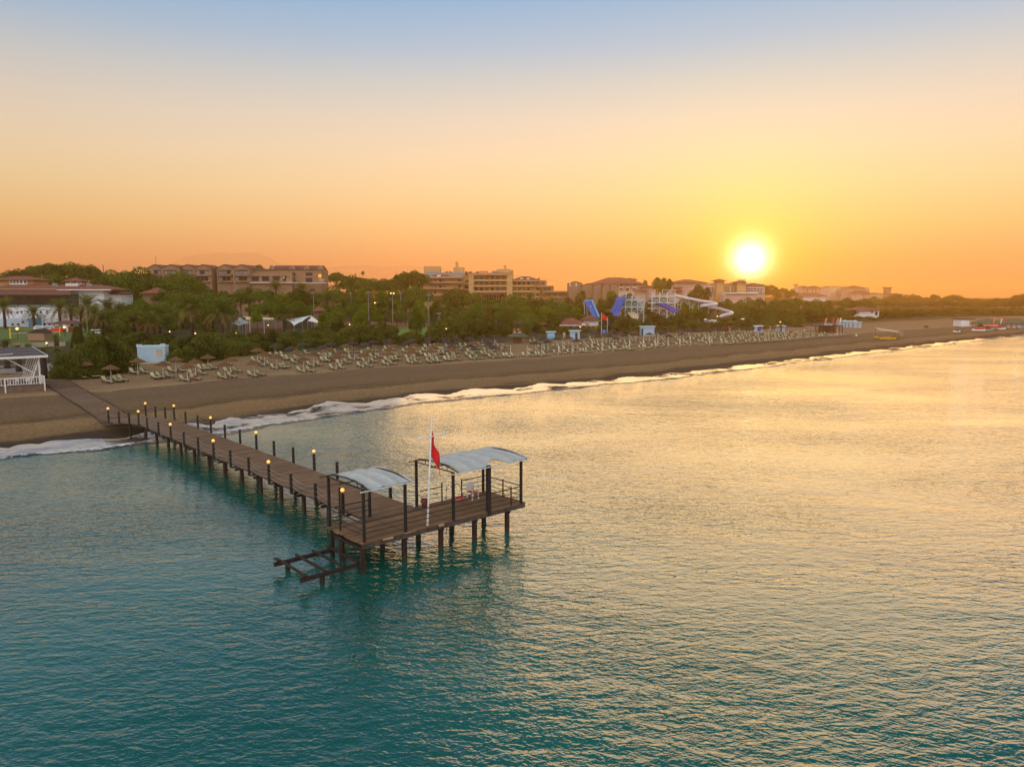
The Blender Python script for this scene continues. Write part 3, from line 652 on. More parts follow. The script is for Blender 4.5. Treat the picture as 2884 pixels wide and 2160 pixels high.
# ragged pale fascia strips left on the front edge
rf = random.Random(5); v = 18.9
while v < 29.8:
    w = rf.uniform(.25, .75); h0 = rf.uniform(.0, .03)
    if (18.9 < v < 24.6 and rf.random() < .75) or rf.random() < .3:
        b = MB(); hh = [rf.uniform(.03, .10) for _ in range(4)]
        x = -31.845
        b.add([(x, v, DECK - h0 - hh[0]), (x, v + w, DECK - h0 - hh[1]), (x, v + w, DECK - .01), (x, v, DECK - .01), (x + .03, v, DECK - h0 - hh[0]), (x + .03, v + w, DECK - h0 - hh[1]), (x + .03, v + w, DECK - .01), (x + .03, v, DECK - .01)],
              [(0, 1, 2, 3), (7, 6, 5, 4), (0, 4, 5, 1), (1, 5, 6, 2), (2, 6, 7, 3), (3, 7, 4, 0)])
        b.build('fascia_board', M['band'] if rf.random() < .45 else M['beam'], pier)
    v += w + rf.uniform(.05, .5)
def pile(u, v, r=.135, top=DECK - .26, bot=-3.0):
    MB().cyl((u, v, bot), (u, v, top), r, r, 12).build('pile', M['pile'], pier)
PK = [-40.3 - 3.27 * k for k in range(12)]
for k, u in enumerate(PK):
    for v in (21.45, 24.05):
        pile(u, v)
    MB().box(u - .09, u + .09, 20.95, 24.55, DECK - .42, DECK - .27).build('cross_beam', M['rust'], pier)
pile(-78.6, 20.7); pile(-80.6, 22.6)
for v in (18.95, 21.45, 23.85, 26.25, 28.75):
    for u in (-32.15, -34.3):
        pile(u, v, .15)
    MB().box(-35.2, -31.95, v - .09, v + .09, DECK - .46, DECK - .31).build('cross_beam', M['rust'], pier)
MB().box(-35.30, -35.12, 18.80, 18.98, -.35, DECK - .3).build('corner_strut', M['rust'], pier)
MB().box(-32.05, -31.87, 18.72, 18.90, -.25, DECK - .3).build('corner_strut', M['rust'], pier)

def rail_post(u, v, lamp, side):
    z0 = DECK - .22 if side else DECK - .05
    p = MB().box(-.075, .075, -.075, .075, z0, DECK + 1.08).build('railing_post', M['steel'], pier, (u, v, 0))
    if side:   # bracket that carries the post outside the deck
        y0, y1 = (.07, .55) if side < 0 else (-.55, -.07)
        MB().box(-.06, .06, y0, y1, DECK - .28, DECK - .19).build('bracket', M['steel'], p)
    if lamp:
        MB().cyl((0, 0, DECK + 1.08), (0, 0, DECK + 1.2), .05, .04, 8).build('lamp_neck', M['steel'], p)
        MB().ball((0, 0, DECK + 1.31), .118, 14, 10).build('lamp_globe', M['lamp'], p)
    return (u, v)
LP = [-37.36 - 3.27 * k for k in range(12)]; RP = [-38.4 - 3.29 * k for k in range(13)]
left = [rail_post(u, 20.78, k % 3 == 0, -1) for k, u in enumerate(LP)]
right = [rail_post(u, 24.66, k % 3 == 0 and k > 0, 1) for k, u in enumerate(RP)]
nl = [rail_post(-76.35, 20.90, True, 0), rail_post(-77.65, 20.40, False, 0), rail_post(-78.95, 19.85, False, 0), rail_post(-80.3, 19.25, True, 0)]
nr = [rail_post(-79.0, 24.15, False, 0), rail_post(-80.25, 23.6, False, 0), rail_post(-81.6, 23.05, True, 0)]
def sag(p, q, z0, z1, dz, n=9):
    return [(p[0] + (q[0] - p[0]) * t, p[1] + (q[1] - p[1]) * t, z0 + (z1 - z0) * t - dz * 4 * t * (1 - t)) for t in [i / (n - 1) for i in range(n)]]
def ropes(seq, zs=(.92, .62, .32)):
    for p, q in zip(seq[:-1], seq[1:]):
        for z in zs:
            dz = random.uniform(.16, .26)
            MB().tube(sag(p, q, DECK + z, DECK + z, dz), .015, 5).build('rope', M['rope'], pier)
ropes(left + [nl[0]]); ropes(right)
ropes(nl, (.8,)); ropes([right[-1]] + nr, (.85, .5))
ropes([(-35.55, 24.85), right[0]])
# platform railings: rails and slim posts
def rail(p, q, zs=(1.02, .72, .45, .2), posts=()):
    for k, z in enumerate(zs):
        MB().bar((p[0], p[1], DECK + z), (q[0], q[1], DECK + z), .05 if k == 0 else .03).build('rail', M['steel'], pier)
    for t in posts:
        u = p[0] + (q[0] - p[0]) * t; v = p[1] + (q[1] - p[1]) * t
        MB().bar((u, v, DECK), (u, v, DECK + 1.12), .06).build('rail_post', M['steel'], pier)
rail((-31.98, 18.9), (-31.98, 21.4)); rail((-31.98, 21.4), (-31.98, 24.5)); rail((-31.95, 24.5), (-31.95, 27.1)); rail((-31.9, 27.1), (-31.9, 29.75), posts=(.66,))
rail((-31.95, 29.78), (-35.4, 29.78), posts=(.5,)); rail((-35.4, 27.9), (-35.4, 29.7), posts=(0.0,)); rail((-35.42, 24.8), (-35.42, 26.4), (.9, .55, .3), posts=(1.0,))
rail((-35.5, 19.0), (-35.5, 21.5), (1.0, .7, .45)); rail((-35.45, 18.93), (-32.0, 18.93), (.95, .62, .35))
MB().bar((-34.45, 18.98, DECK), (-34.45, 18.98, DECK + 2.35), .07).build('rail_post', M['steel'], pier)

# ------------------------------------------------------------------ two sun shelters
def shelter(label, vs, us, top, group, thick, tear=False):
    root = proot('sun_shelter', label, 'sun shelter', 0, 0, 0, group)
    (v0, v1), (u0, u1) = vs, us                 # u0 landward, u1 seaward
    for u in (u0, u1):
        for v in (v0, v1):
            w = .13 if not (thick and u == u1 and v == v1) else .13
            MB().box(u - w / 2, u + w / 2, v - w / 2, v + w / 2, DECK - (.55 if u == u0 else .05), top).build('post', M['steel'], root)
    if thick:
        MB().box(u1 - .11, u1 + .11, thick - .11, thick + .11, DECK - .25, top - .02).build('post', M['steel'], root)
    H = .25; ov = .55
    def arch(t):   # t across u, 0..1 incl. overhang
        return top + .05 + H * (1 - (2 * t - 1) ** 2) - (0.0 if 0 <= t <= 1 else 0)
    nu = 13
    for v in (v0, v1):
        pts = [(u0 - ov * .2 + (u1 - u0 + 1.1 * ov) * i / 12, v, arch(i / 12)) for i in range(13)]
        MB().tube(pts, .04, 6).build('roof_hoop', M['steel'], root)
        MB().bar((u0 - .1, v, top - .02), (u1 + .15, v, top - .02), .05).build('tie_rod', M['steel'], root)
        for t in (3, 9):
            MB().bar((pts[t][0], v, top - .02), pts[t], .03).build('strut', M['steel'], root)
    uA, uB = u0 - ov * .2, u1 + ov * .9
    for t in (0, 6, 12):
        u = uA + (uB - uA) * t / 12
        MB().bar((u, v0 - .45, arch(t / 12) - (.24 if t == 6 else .03)), (u, v1 + .15, arch(t / 12) - (.24 if t == 6 else .03)), .05).build('purlin', M['whitesteel'] if t == 12 else M['steel'], root)
    # cloth: panels sagging between hidden hoops
    me = []; nv = 49; npan = 3 if (v1 - v0) < 3.5 else 5
    for i in range(nv):
        f = i / (nv - 1); v = v0 + .02 + (v1 - v0 + .1) * f
        s = abs(math.sin(math.pi * npan * f)) ** .8
        row = []
        for j in range(nu):
            t = j / (nu - 1)
            inset = 0.0
            if tear and t > .8 and .42 < f < .72: inset = (t - .8) * 3.2 * math.sin((f - .42) / .3 * math.pi) * .26
            if f > .93 and .55 < t < .9 and not tear: inset = 0
            tt = .035 + .955 * t - inset
            u = uA + (uB - uA) * tt
            z = arch(tt) + .055 - .17 * s * (0.35 + math.sin(math.pi * t) * .65) + .02 * math.sin(9 * t + 13 * f) + .05 * math.sin(math.pi * 2 * t * 2) * s * .4
            vv = v
            if i in (0, nv - 1): vv += .12 * math.sin(t * 7 + (0 if i else 2)) * math.sin(math.pi * t)
            row.append((u, vv, z))
        me.append(row)
    c = MB(); vsx = [p for r in me for p in r]; top_n = len(vsx)
    vsx += [(p[0], p[1], p[2] - .02) for p in vsx]
    fs = []
    for i in range(nv - 1):
        for j in range(nu - 1):
            q = (i * nu + j, i * nu + j + 1, (i + 1) * nu + j + 1, (i + 1) * nu + j)
            fs.append(q); fs.append(tuple(top_n + x for x in reversed(q)))
    c.add(vsx, fs, True); cl = c.build('canopy', M['canvas'], root)
    for k in range(1, npan):
        v = v0 + .02 + (v1 - v0 + .1) * k / npan
        i = round(k / npan * (nv - 1)); pts = [(p[0], p[1], p[2] + .012) for p in me[i]]
        MB().tube(pts, .022, 5).build('seam', M['canvas'], cl)
    return root
shelter('smaller shelter with grey cloth canopy on four black posts at the near platform end', (18.95, 21.45), (-35.55, -32.0), DECK + 2.72, 'sun shelters on the pier platform', None)
shelter('longer shelter with torn grey cloth canopy at the far platform end beside the flagpole', (24.55, 29.65), (-35.42, -31.9), DECK + 2.72, 'sun shelters on the pier platform', 27.1, True)

# ------------------------------------------------------------------ flagpole, flag and small things on the platform
fp = proot('flagpole', 'white leaning flagpole with a crossbar at the platform edge', 'flagpole', -32.12, 22.93, DECK)
lean = Vector((.0, .0, 0))
tip = (-.22, .55, 5.80)
MB().cyl((0, 0, -.2), tip, .058, .035, 12).build('pole', M['white'], fp)
mid = Vector(tip) * .825
MB().cyl(mid + Vector((.05, -1.12, -.02)), mid + Vector((-.05, 1.12, .02)), .03, .03, 8).build('crossbar', M['white'], fp)
MB().box(mid.x - .05, mid.x + .05, mid.y + .85, mid.y + .9, mid.z, mid.z + .22).build('cleat', M['white'], fp)
MB().ball(tip, .06).build('finial', M['white'], fp)
fl = MB(); NI, NJ = 26, 9; g = []
Tp = Vector(tip)
for i in range(NI):
    f = i / (NI - 1); r = []
    for j in range(NJ):
        t = j / (NJ - 1); zh = 5.25 - 1.4 * f
        z = zh - t * (1.5 - .05 * f) - .10 * math.sin(math.pi * t) * (1 - f)
        out = .06 + t * (.44 + .36 * f) + .05 * math.sin(t * 9 + f * 2) * t
        base = Tp * (zh / 5.8)
        r.append((base.x - .10 + .08 * math.sin(t * 8 + f * 4) * (.3 + t), base.y + out, z))
    g.append(r)
fs = [(i * NJ + j, i * NJ + j + 1, (i + 1) * NJ + j + 1, (i + 1) * NJ + j) for i in range(NI - 1) for j in range(NJ - 1)]
vs = [p for r in g for p in r]; nn = len(vs)
fl.add(vs + [(x + .012, y, z) for x, y, z in vs], fs + [tuple(nn + k for k in reversed(q)) for q in fs], True)
o = fl.build('flag', M['red'], None, fp.location, PRZ)
tag(o, 'large limp red flag hanging from the white leaning flagpole on the pier', 'flag')
o = MB().lathe([(.001, 0), (.13, 0), (.19, .16), (.22, .33), (.17, .40), (.21, .46), (.17, .47), (.14, .40), (.02, .36)], 16).build('pot', M['clay'], None, PW(-35.2, 24.95, DECK + .004), PRZ)
tag(o, 'small dark red clay pot beside the flagpole on the platform', 'pot')
ld = proot('swim_ladder', 'metal swim ladder with curved handrails at the landward platform edge', 'ladder', -35.35, 26.85, DECK)
for y in (0, .62):
    MB().tube([(-.25, y, -1.6), (-.25, y, .2), (-.2, y, .75), (0, y, .95), (.25, y, .9), (.5, y, .55), (.75, y, .02)], .025, 6).build('handrail', M['grey'], ld)
for z in (-1.3, -.9, -.5, -.1): MB().cyl((-.25, 0, z), (-.25, .62, z), .02, .02, 6).build('rung', M['grey'], ld)
o = MB().box(-.3, .3, 0, .75, 0, .05).box(-.33, -.28, -.03, .78, 0, .12).build('mat', M['redplastic'], None, PW(-34.95, 27.0, DECK + .006), PRZ); tag(o, 'red plastic mat lying on the platform beside the swim ladder', 'mat')
ch = proot('garden_chair', 'white garden chair with a red seat under the longer shelter', 'chair', -34.55, 28.1, DECK)
for x, y in ((-.25, -.25), (.25, -.25), (-.25, .25), (.25, .25)): MB().bar((x, y, 0), (x * .8, y * .8, .75 if x < 0 else .66), .05).build('leg', M['white'], ch)
MB().box(-.26, .26, -.26, .26, .43, .48).build('seat', M['redplastic'], ch)
MB().box(-.36, -.30, -.4, .4, .80, .86).box(-.3, .3, .30, .4, .66, .72).box(-.3, .3, -.4, -.30, .66, .72).build('armrest', M['white'], ch)
MB().box(-.3, -.24, -.27, .27, .5, .98).build('backrest', M['white'], ch)

# ------------------------------------------------------------------ rusty boat landing frame below the platform
lf = proot('landing_frame', 'bare rusty steel landing frame low over the water by the platform', 'landing frame', 0, 0, 0)
zf = .42
for u in (-35.1, -32.25):
    MB().box(u - .075, u + .075, 15.55, 18.75, zf - .10, zf + .10).build('side_beam', M['rust'], lf)
for v in (15.85, 16.85, 17.8, 18.68):
    MB().box(-35.35, -32.15, v - .05, v + .05, zf + .103, zf + .21).build('cross_beam', M['rust'], lf)
for u in (-35.1, -32.25):
    MB().box(u - .22, u + .22, 15.62, 15.84, zf + .213, zf + .27).build('end_plate', M['rust'], lf)
MB().cyl((-32.25, 16.7, -3), (-32.25, 16.7, zf - .105), .13, .13, 12).build('pile', M['rust'], lf)
MB().cyl((-35.05, 16.25, -3), (-35.05, 16.25, zf - .105), .13, .13, 12).build('pile', M['rust'], lf)

# ------------------------------------------------------------------ boardwalk on the sand
bw = thing('boardwalk', 'reddish plank boardwalk laid over the sand to the pier', 'boardwalk', (0, 0, 0))
P0, P1 = Vector((-37.6, 72.4, 0)), Vector((-66.5, 106.5, 0)); dirb = (P1 - P0).normalized(); nb = Vector((-dirb.y, dirb.x, 0)); L = (P1 - P0).length
rb = random.Random(3); n = int(L / .62)
pl = MB()
for i in range(n):
    c = P0 + dirb * (i * .62 + .31); jit = rb.uniform(-.12, .12); tilt = rb.uniform(-.02, .02)
    z = max(gz(c.x, c.y), 0) + .06
    if i < 6: z = max(z, DECK - .02 - i * .02)
    a = c + nb * (1.45 + jit); b = c - nb * (1.45 - jit)
    pl.bar((a.x, a.y, z + tilt), (b.x, b.y, z - tilt), .56, .05)
pl.build('plank_surface', M['plank'], bw)
for s in (-1, 1):
    pts = []
    for i in range(0, n + 1, 4):
        c = P0 + dirb * (i * .62) + nb * (s * 1.62); pts.append((c.x, c.y, max(max(gz(c.x, c.y), 0) + .05, DECK - .05 - i * .02 if i < 6 else -9)))
    MB().tube(pts, .05, 5).build('edge_rail', M['darkwood'], bw)
# ------------------------------------------------------------------ sun loungers and parasols
def lounger_parts():
    fr = MB()
    for y in (-.31, .31):
        fr.bar((-.55, y, .30), (1.28, y, .30), .05, .09)
        fr.bar((-.55, y, .34), (-1.02, y, .98), .045, .05)
        for x in (-.5, 1.12): fr.bar((x, y, 0), (x, y, .28), .07, .07, up=(0, 1, 0))
        fr.tube([(-.45, y * 1.1, .32), (-.35, y * 1.15, .52), (-.05, y * 1.15, .55), (.12, y * 1.1, .32)], .03, 5)
    for x in (-.5, 1.25): fr.bar((x, -.31, .3), (x, .31, .3), .05, .07)
    fr.bar((-1.02, -.31, .98), (-1.02, .31, .98), .05)
    slg = MB()
    slg.box(-.5, 1.24, -.275, .275, .325, .36)
    slg.add([(-.52, -.275, .36), (-.52, .275, .36), (-1.0, .275, .97), (-1.0, -.275, .97), (-.56, -.275, .33), (-.56, .275, .33), (-1.04, .275, .945), (-1.04, -.275, .945)],
            [(0, 1, 2, 3), (7, 6, 5, 4), (0, 3, 7, 4), (1, 5, 6, 2), (3, 2, 6, 7)])
    return fr, slg
fr, slg = lounger_parts()
ME_FR = fr.mesh('lounger_frame', M['frame']); ME_SL = slg.mesh('lounger_sling', M['cream'])
fr, slg = lounger_parts()
far_v, far_f, far_m = [], [], []
base_v = fr.v + slg.v; base_f = fr.f + [tuple(len(fr.v) + i for i in f) for f in slg.f]; base_m = [0] * len(fr.f) + [1] * len(slg.f)
ME_POLE = MB().cyl((0, 0, 0), (0, 0, 2.25), .035, .035, 8).cyl((0, 0, 0), (0, 0, .08), .22, .2, 12).mesh('parasol_pole', M['white'])
ME_POLEG = MB().cyl((0, 0, 0), (0, 0, 2.25), .035, .035, 8).cyl((0, 0, 0), (0, 0, .08), .22, .2, 12).mesh('parasol_pole', mat('green_pole', (.10, .45, .32), .6, .1))
def thatch_mesh(seed, m):
    r = random.Random(seed); b = MB()
    b.lathe([(.01, .58), (.10, .54), (.4, .40), (.8, .20), (1.15, .03), (1.24, -.05)], 26, (0, 0, 1.92), .035, r)
    b.lathe([(1.22, -.06), (.8, .12), (.4, .32), (.03, .5)], 26, (0, 0, 1.90), .03, r)
    return b.mesh('parasol_thatch', m)
ME_STRAW = [thatch_mesh(i, M['straw']) for i in range(3)]; ME_DARK = [thatch_mesh(i + 7, M['thatch']) for i in range(3)]

def interp(x, xs, ys): return float(np.interp(x, xs, ys))
ROWNAME = ['seafront', 'second', 'third', 'fourth', 'fifth', 'sixth', 'seventh']
rl = random.Random(23)
spots = []           # umbrella spots
NR = 5
for r in range(NR):
    a = 14.0 + rl.uniform(0, 1.5); col = 0
    while a < 205:
        sf = interp(a, [14, 25, 60, 90, 135, 141, 150, 200], [32, 30.5, 33, 32, 30.5, 27, 25.5, 25]); sbk = interp(a, [14, 28, 36, 45, 110, 140, 165, 190, 205], [45, 45, 57, 59, 58, 55, 55, 48, 44])
        s = sf + r * 6.1 + rl.uniform(-.5, .5)
        if s <= sbk + 1.5 and not (r == 0 and a < 17):
            x, y = shore_pt(a + rl.uniform(-.4, .4), s); pxx = 1442 + F_PX * x / y
            # ground kept clear round the lifeguard tower, the kiosks and the sign
            if (1418 < pxx < 1496 and 150 < y < 200) or (1528 < pxx < 1648 and y > 176) or (1680 < pxx < 1724 and y > 190) or (1795 < pxx < 1850 and y > 196):
                a += 4.6; continue
            col += 1
            spots.append((r, col, a, s, x, y))
        a += 4.5 if a < 60 else 4.6 if a < 140 else 4.3
loungers = []; k_u = 0
for r, col, a, s, x, y in spots:
    z = gz(x, y)
    # shore directions here
    x1, y1 = shore_pt(a + 1, s); x0, y0 = shore_pt(a - 1, s); t = Vector((x1 - x0, y1 - y0, 0)).normalized(); sea = Vector((t.y, -t.x, 0))
    ang = math.atan2(sea.y, sea.x)
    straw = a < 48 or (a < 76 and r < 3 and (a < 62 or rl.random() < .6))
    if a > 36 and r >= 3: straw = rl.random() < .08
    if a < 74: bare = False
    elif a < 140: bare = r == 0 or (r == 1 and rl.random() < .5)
    else: bare = r == 0 and rl.random() < .25
    where = f'{ordw(col)} along from the pier in the {ROWNAME[r]} row'
    open_sky = a >= 142 and r < 3 and not bare
    if open_sky: pass
    elif bare:
        o = inst('parasol_pole', ME_POLE, None, (x, y, z - .02), (rl.uniform(-.03, .03), rl.uniform(-.03, .03), 0))
        tag(o, f'bare white parasol pole, {where}', 'parasol pole', 'parasols on the beach')
    else:
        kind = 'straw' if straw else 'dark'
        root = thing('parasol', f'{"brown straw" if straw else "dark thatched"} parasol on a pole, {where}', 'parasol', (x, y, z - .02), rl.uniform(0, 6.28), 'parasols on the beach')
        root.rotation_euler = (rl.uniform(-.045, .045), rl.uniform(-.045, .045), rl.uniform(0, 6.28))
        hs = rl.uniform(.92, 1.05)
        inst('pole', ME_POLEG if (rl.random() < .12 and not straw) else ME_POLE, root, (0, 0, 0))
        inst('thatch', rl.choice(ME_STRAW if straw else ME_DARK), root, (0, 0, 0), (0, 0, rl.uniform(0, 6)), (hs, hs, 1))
    n = rl.choice([2, 3, 2, 3, 3, 2]) if a < 75 else rl.choice([2, 2, 3])
    offs = [-.75, .75] if n == 2 else ([-1.35, -.55, .75] if rl.random() < .5 else [-.75, .6, 1.4])
    for i, of in enumerate(offs):
        p = Vector((x, y, 0)) + t * (of + rl.uniform(-.08, .08)) + sea * (.35 + rl.uniform(-.15, .15))
        loungers.append((p.x, p.y, gz(p.x, p.y), ang + rl.uniform(-.09, .09), i, n, col, r, open_sky))
loungers.sort(key=lambda q: math.hypot(q[0], q[1]))
for k, (x, y, z, ang, i, n, col, r, osky) in enumerate(loungers):
    if k < 296:
        row = 'front' if r == 0 else ROWNAME[r]
        nn = 'pair' if n == 2 else 'three'
        root = thing('sun_lounger', f'{ordw(i + 1)} cream lounger of the {nn} in open group {ordw(col)} from the pier, {row} row' if osky else f'{ordw(i + 1)} cream lounger of the {nn} under the parasol {ordw(col)} from the pier, {row} row', 'sun lounger', (x, y, z), ang, 'cream sun loungers on the beach')
        if n == 2 or True:
            inst('frame', ME_FR, root); inst('sling', ME_SL, root)
    else:
        b = len(far_v); c, s_ = math.cos(ang), math.sin(ang)
        far_v += [(x + c * p[0] - s_ * p[1], y + s_ * p[0] + c * p[1], z + p[2]) for p in base_v]
        far_f += [tuple(b + i_ for i_ in f) for f in base_f]; far_m += base_m
if far_v:
    me = bpy.data.meshes.new('far_loungers'); me.from_pydata(far_v, [], far_f); me.materials.append(M['frame']); me.materials.append(M['cream']); me.polygons.foreach_set('material_index', far_m); me.update()
    tag(inst('far_loungers', me), 'dense rows of cream loungers far along the beach beneath the sun', None, None, 'stuff')
print('spots', len(spots), 'loungers', len(loungers))
# a towel and a bag left on one lounger near the pier
tx = loungers[1]
o = MB().box(-.2, .5, -.22, .22, .365, .40).box(-.3, .0, -.2, .15, .40, .5).build('towel', [M['red']], None, (tx[0], tx[1], tx[2]), tx[3]); tag(o, 'crumpled red towel lying on a cream lounger near the blue hut', 'towel')
# ------------------------------------------------------------------ vegetation prototypes
def leaf_mesh(name, pts, nrm, size, m, seed, aspect=.62):
    """many small folded leaf clumps at pts facing roughly along nrm"""
    r = np.random.default_rng(seed); n = len(pts)
    nrm = nrm + r.normal(0, .55, (n, 3)); nrm /= np.linalg.norm(nrm, axis=1)[:, None] + 1e-9
    t = r.normal(0, 1, (n, 3)); u = np.cross(nrm, t); u /= np.linalg.norm(u, axis=1)[:, None] + 1e-9; v = np.cross(nrm, u)
    s = size * r.uniform(.6, 1.4, (n, 1))
    a = pts + u * s; b = pts + v * s * aspect + nrm * s * .25; c = pts - u * s; d_ = pts - v * s * aspect + nrm * s * .25
    co = np.stack([a, b, c, d_], 1).reshape(-1, 3).astype(np.float32)
    me = bpy.data.meshes.new(name); N = len(co)
    me.vertices.add(N); me.vertices.foreach_set('co', co.ravel()); me.loops.add(N); me.loops.foreach_set('vertex_index', np.arange(N, dtype=np.int32))
    me.polygons.add(n); me.polygons.foreach_set('loop_start', np.arange(0, N, 4, dtype=np.int32)); me.polygons.foreach_set('loop_total', np.full(n, 4, np.int32))
    me.update(calc_edges=True); me.materials.append(m)
    return me
def lobe_points(lobes, n, seed, lower=-.2, fill=.25):
    r = np.random.default_rng(seed); w = np.array([l[1][0] * l[1][1] + l[1][0] * l[1][2] for l in lobes]); w = w / w.sum()
    pk = r.choice(len(lobes), n, p=w); d = r.normal(0, 1, (n, 3)); d /= np.linalg.norm(d, axis=1)[:, None]
    lowm = d[:, 2] < lower; d[lowm, 2] *= -1 * r.uniform(.2, 1, lowm.sum()); d /= np.linalg.norm(d, axis=1)[:, None]
    c = np.array([l[0] for l in lobes])[pk]; R_ = np.array([l[1] for l in lobes])[pk]
    k = np.where(r.random(n) < fill, r.uniform(.45, .9, n), r.uniform(.88, 1.08, n))[:, None]
    return c + d * R_ * k, d / R_ / np.linalg.norm(d / R_, axis=1)[:, None]
def pine_crown(seed):       # unit radius, 0.75 high, flat-bottomed umbrella
    r = random.Random(seed); lobes = []
    for ring, (rad, zc, cnt, sz) in enumerate([(0, .44, 1, .36), (.42, .34, 6, .33), (.74, .18, 11, .27)]):
        for i in range(cnt):
            t = 2 * math.pi * (i + r.uniform(-.3, .3)) / cnt; q = sz * r.uniform(.8, 1.25)
            lobes.append(((rad * math.cos(t) * r.uniform(.9, 1.1), rad * math.sin(t) * r.uniform(.9, 1.1), zc + r.uniform(-.06, .07)), (q, q, q * .72)))
    p, n = lobe_points(lobes, 4200, seed, -.35)
    return leaf_mesh('pine_crown', p, n, .040, M['pine'], seed)
def bush_crown(seed, m='bush', tall=1.0, n=3000, size=.055):      # unit radius, ground-hugging
    r = random.Random(seed); lobes = []
    for i in range(13):
        t = r.uniform(0, 6.28); rad = r.uniform(.1, .68); z = (.25 + .45 * (1 - rad) * r.uniform(.6, 1.3)) * tall; q = r.uniform(.26, .42)
        lobes.append(((rad * math.cos(t), rad * math.sin(t), z), (q, q, q * .9)))
    for i in range(8):
        t = 2 * math.pi * i / 8 + r.uniform(-.3, .3); q = r.uniform(.22, .34); lobes.append(((.66 * math.cos(t), .66 * math.sin(t), .2), (q, q, q)))
    p, nn = lobe_points(lobes, n, seed, -.6)
    return leaf_mesh('bush_crown', p, nn, size, M[m], seed)
def broad_crown(seed, m='broad', up=1.25):     # unit radius ovoid crown, centred at z = up*0.5
    r = random.Random(seed); lobes = []
    for i in range(18):
        t = r.uniform(0, 6.28); z = r.uniform(.1, 1.0) ** .9; rad = .62 * math.sin(math.pi * min(.98, z * .8 + .15)) * r.uniform(.5, 1.05); q = r.uniform(.24, .38)
        lobes.append(((rad * math.cos(t), rad * math.sin(t), z * up), (q, q, q * .9)))
    p, n = lobe_points(lobes, 3200, seed, -.7)
    return leaf_mesh('broad_crown', p, n, .055, M[m], seed)
def palm_crown(seed, nf=58, L=1.0):    # unit frond length, origin at trunk top
    r = random.Random(seed); b = MB()
    for i in range(nf):
        f = i / nf; az = i * 2.399 + r.uniform(-.2, .2); el0 = R(84 - 112 * f + r.uniform(-8, 8)); ln = L * r.uniform(.85, 1.1) * (1.0 if f > .15 else .8)
        droop = r.uniform(.7, 1.2); pts = []; p = Vector((0, 0, 0)); el = el0; ns = 10
        h = Vector((math.cos(az), math.sin(az), 0)); side = Vector((-h.y, h.x, 0))
        for k in range(ns + 1):
            pts.append((p.copy(), el)); p = p + (h * math.cos(el) + Vector((0, 0, math.sin(el)))) * (ln / ns); el -= R(8.5) * droop * (.4 + k / ns)
        b.mat(0 if f < .74 else 1)
        for k in range(ns):
            p0, e0 = pts[k]; p1, e1 = pts[k + 1]; m0 = k / ns
            wl = .20 * math.sin(math.pi * min(1, .18 + m0 * .82)) ** .6 * (1.0 if f < .74 else .75); upv = h * (-math.sin(e0)) + Vector((0, 0, math.cos(e0)))
            for sd in (-1, 1):
                for q in (0, .5):
                    a0 = p0.lerp(p1, q); a1 = p0.lerp(p1, q + .30); tip = p0.lerp(p1, q + .95) + side * (sd * wl * r.uniform(.8, 1.1)) + upv * wl * r.uniform(-.35, .3)
                    b.add([a0, a1, tip], [(0, 1, 2)])
    return b.mesh('palm_crown', [M['frond'], M['dryfrond']])
def trunk_mesh(seed, m, r0, r1, bend=.06, n=8):      # unit height
    r = random.Random(seed); pts = []; x = y = 0
    for k in range(7):
        pts.append((x, y, k / 6)); x += r.uniform(-bend, bend) / 3; y += r.uniform(-bend, bend) / 3
    return MB().tube(pts, [r0 + (r1 - r0) * (k / 6) ** .8 for k in range(7)], n)
def pine_trunk(seed):
    r = random.Random(seed); b = trunk_mesh(seed, None, .05, .03)
    for i in range(6):
        t = i * 1.05 + r.uniform(-.3, .3); b.tube([(0, 0, .72 + .03 * i), (.16 * math.cos(t), .16 * math.sin(t), .9 + .02 * i), (.36 * math.cos(t), .36 * math.sin(t), 1.08)], [.022, .016, .008], 5)
    return b.mesh('pine_trunk', M['bark'])
PINE_C = [pine_crown(i) for i in range(5)]; PINE_T = [pine_trunk(i) for i in range(3)]
BUSH_C = [bush_crown(20 + i) for i in range(5)]; BUSHT_C = [bush_crown(40 + i, 'bush', 1.5, 3600) for i in range(3)]
BROAD_C = [broad_crown(60 + i) for i in range(3)]; DARKB_C = [broad_crown(70 + i, 'pine', 1.05) for i in range(4)]
PALM_C = [palm_crown(80 + i) for i in range(4)]
ME_STEM = trunk_mesh(1, None, .06, .03).mesh('tree_trunk', M['bark']); ME_PT = trunk_mesh(2, None, .075, .06, .04, 10).mesh('palm_trunk', M['palmbark'])
def multi_stem(seed):
    r = random.Random(seed); b = MB()
    for i in range(5):
        t = i * 1.26 + r.uniform(-.4, .4); b.tube([(.05 * math.cos(t), .05 * math.sin(t), 0), (.2 * math.cos(t), .2 * math.sin(t), .25), (.38 * math.cos(t), .38 * math.sin(t), .55)], [.05, .035, .015], 5)
    return b.mesh('bush_stems', M['bark'])
ME_BS = multi_stem(4)
rt = random.Random(77)
NTREE = 0
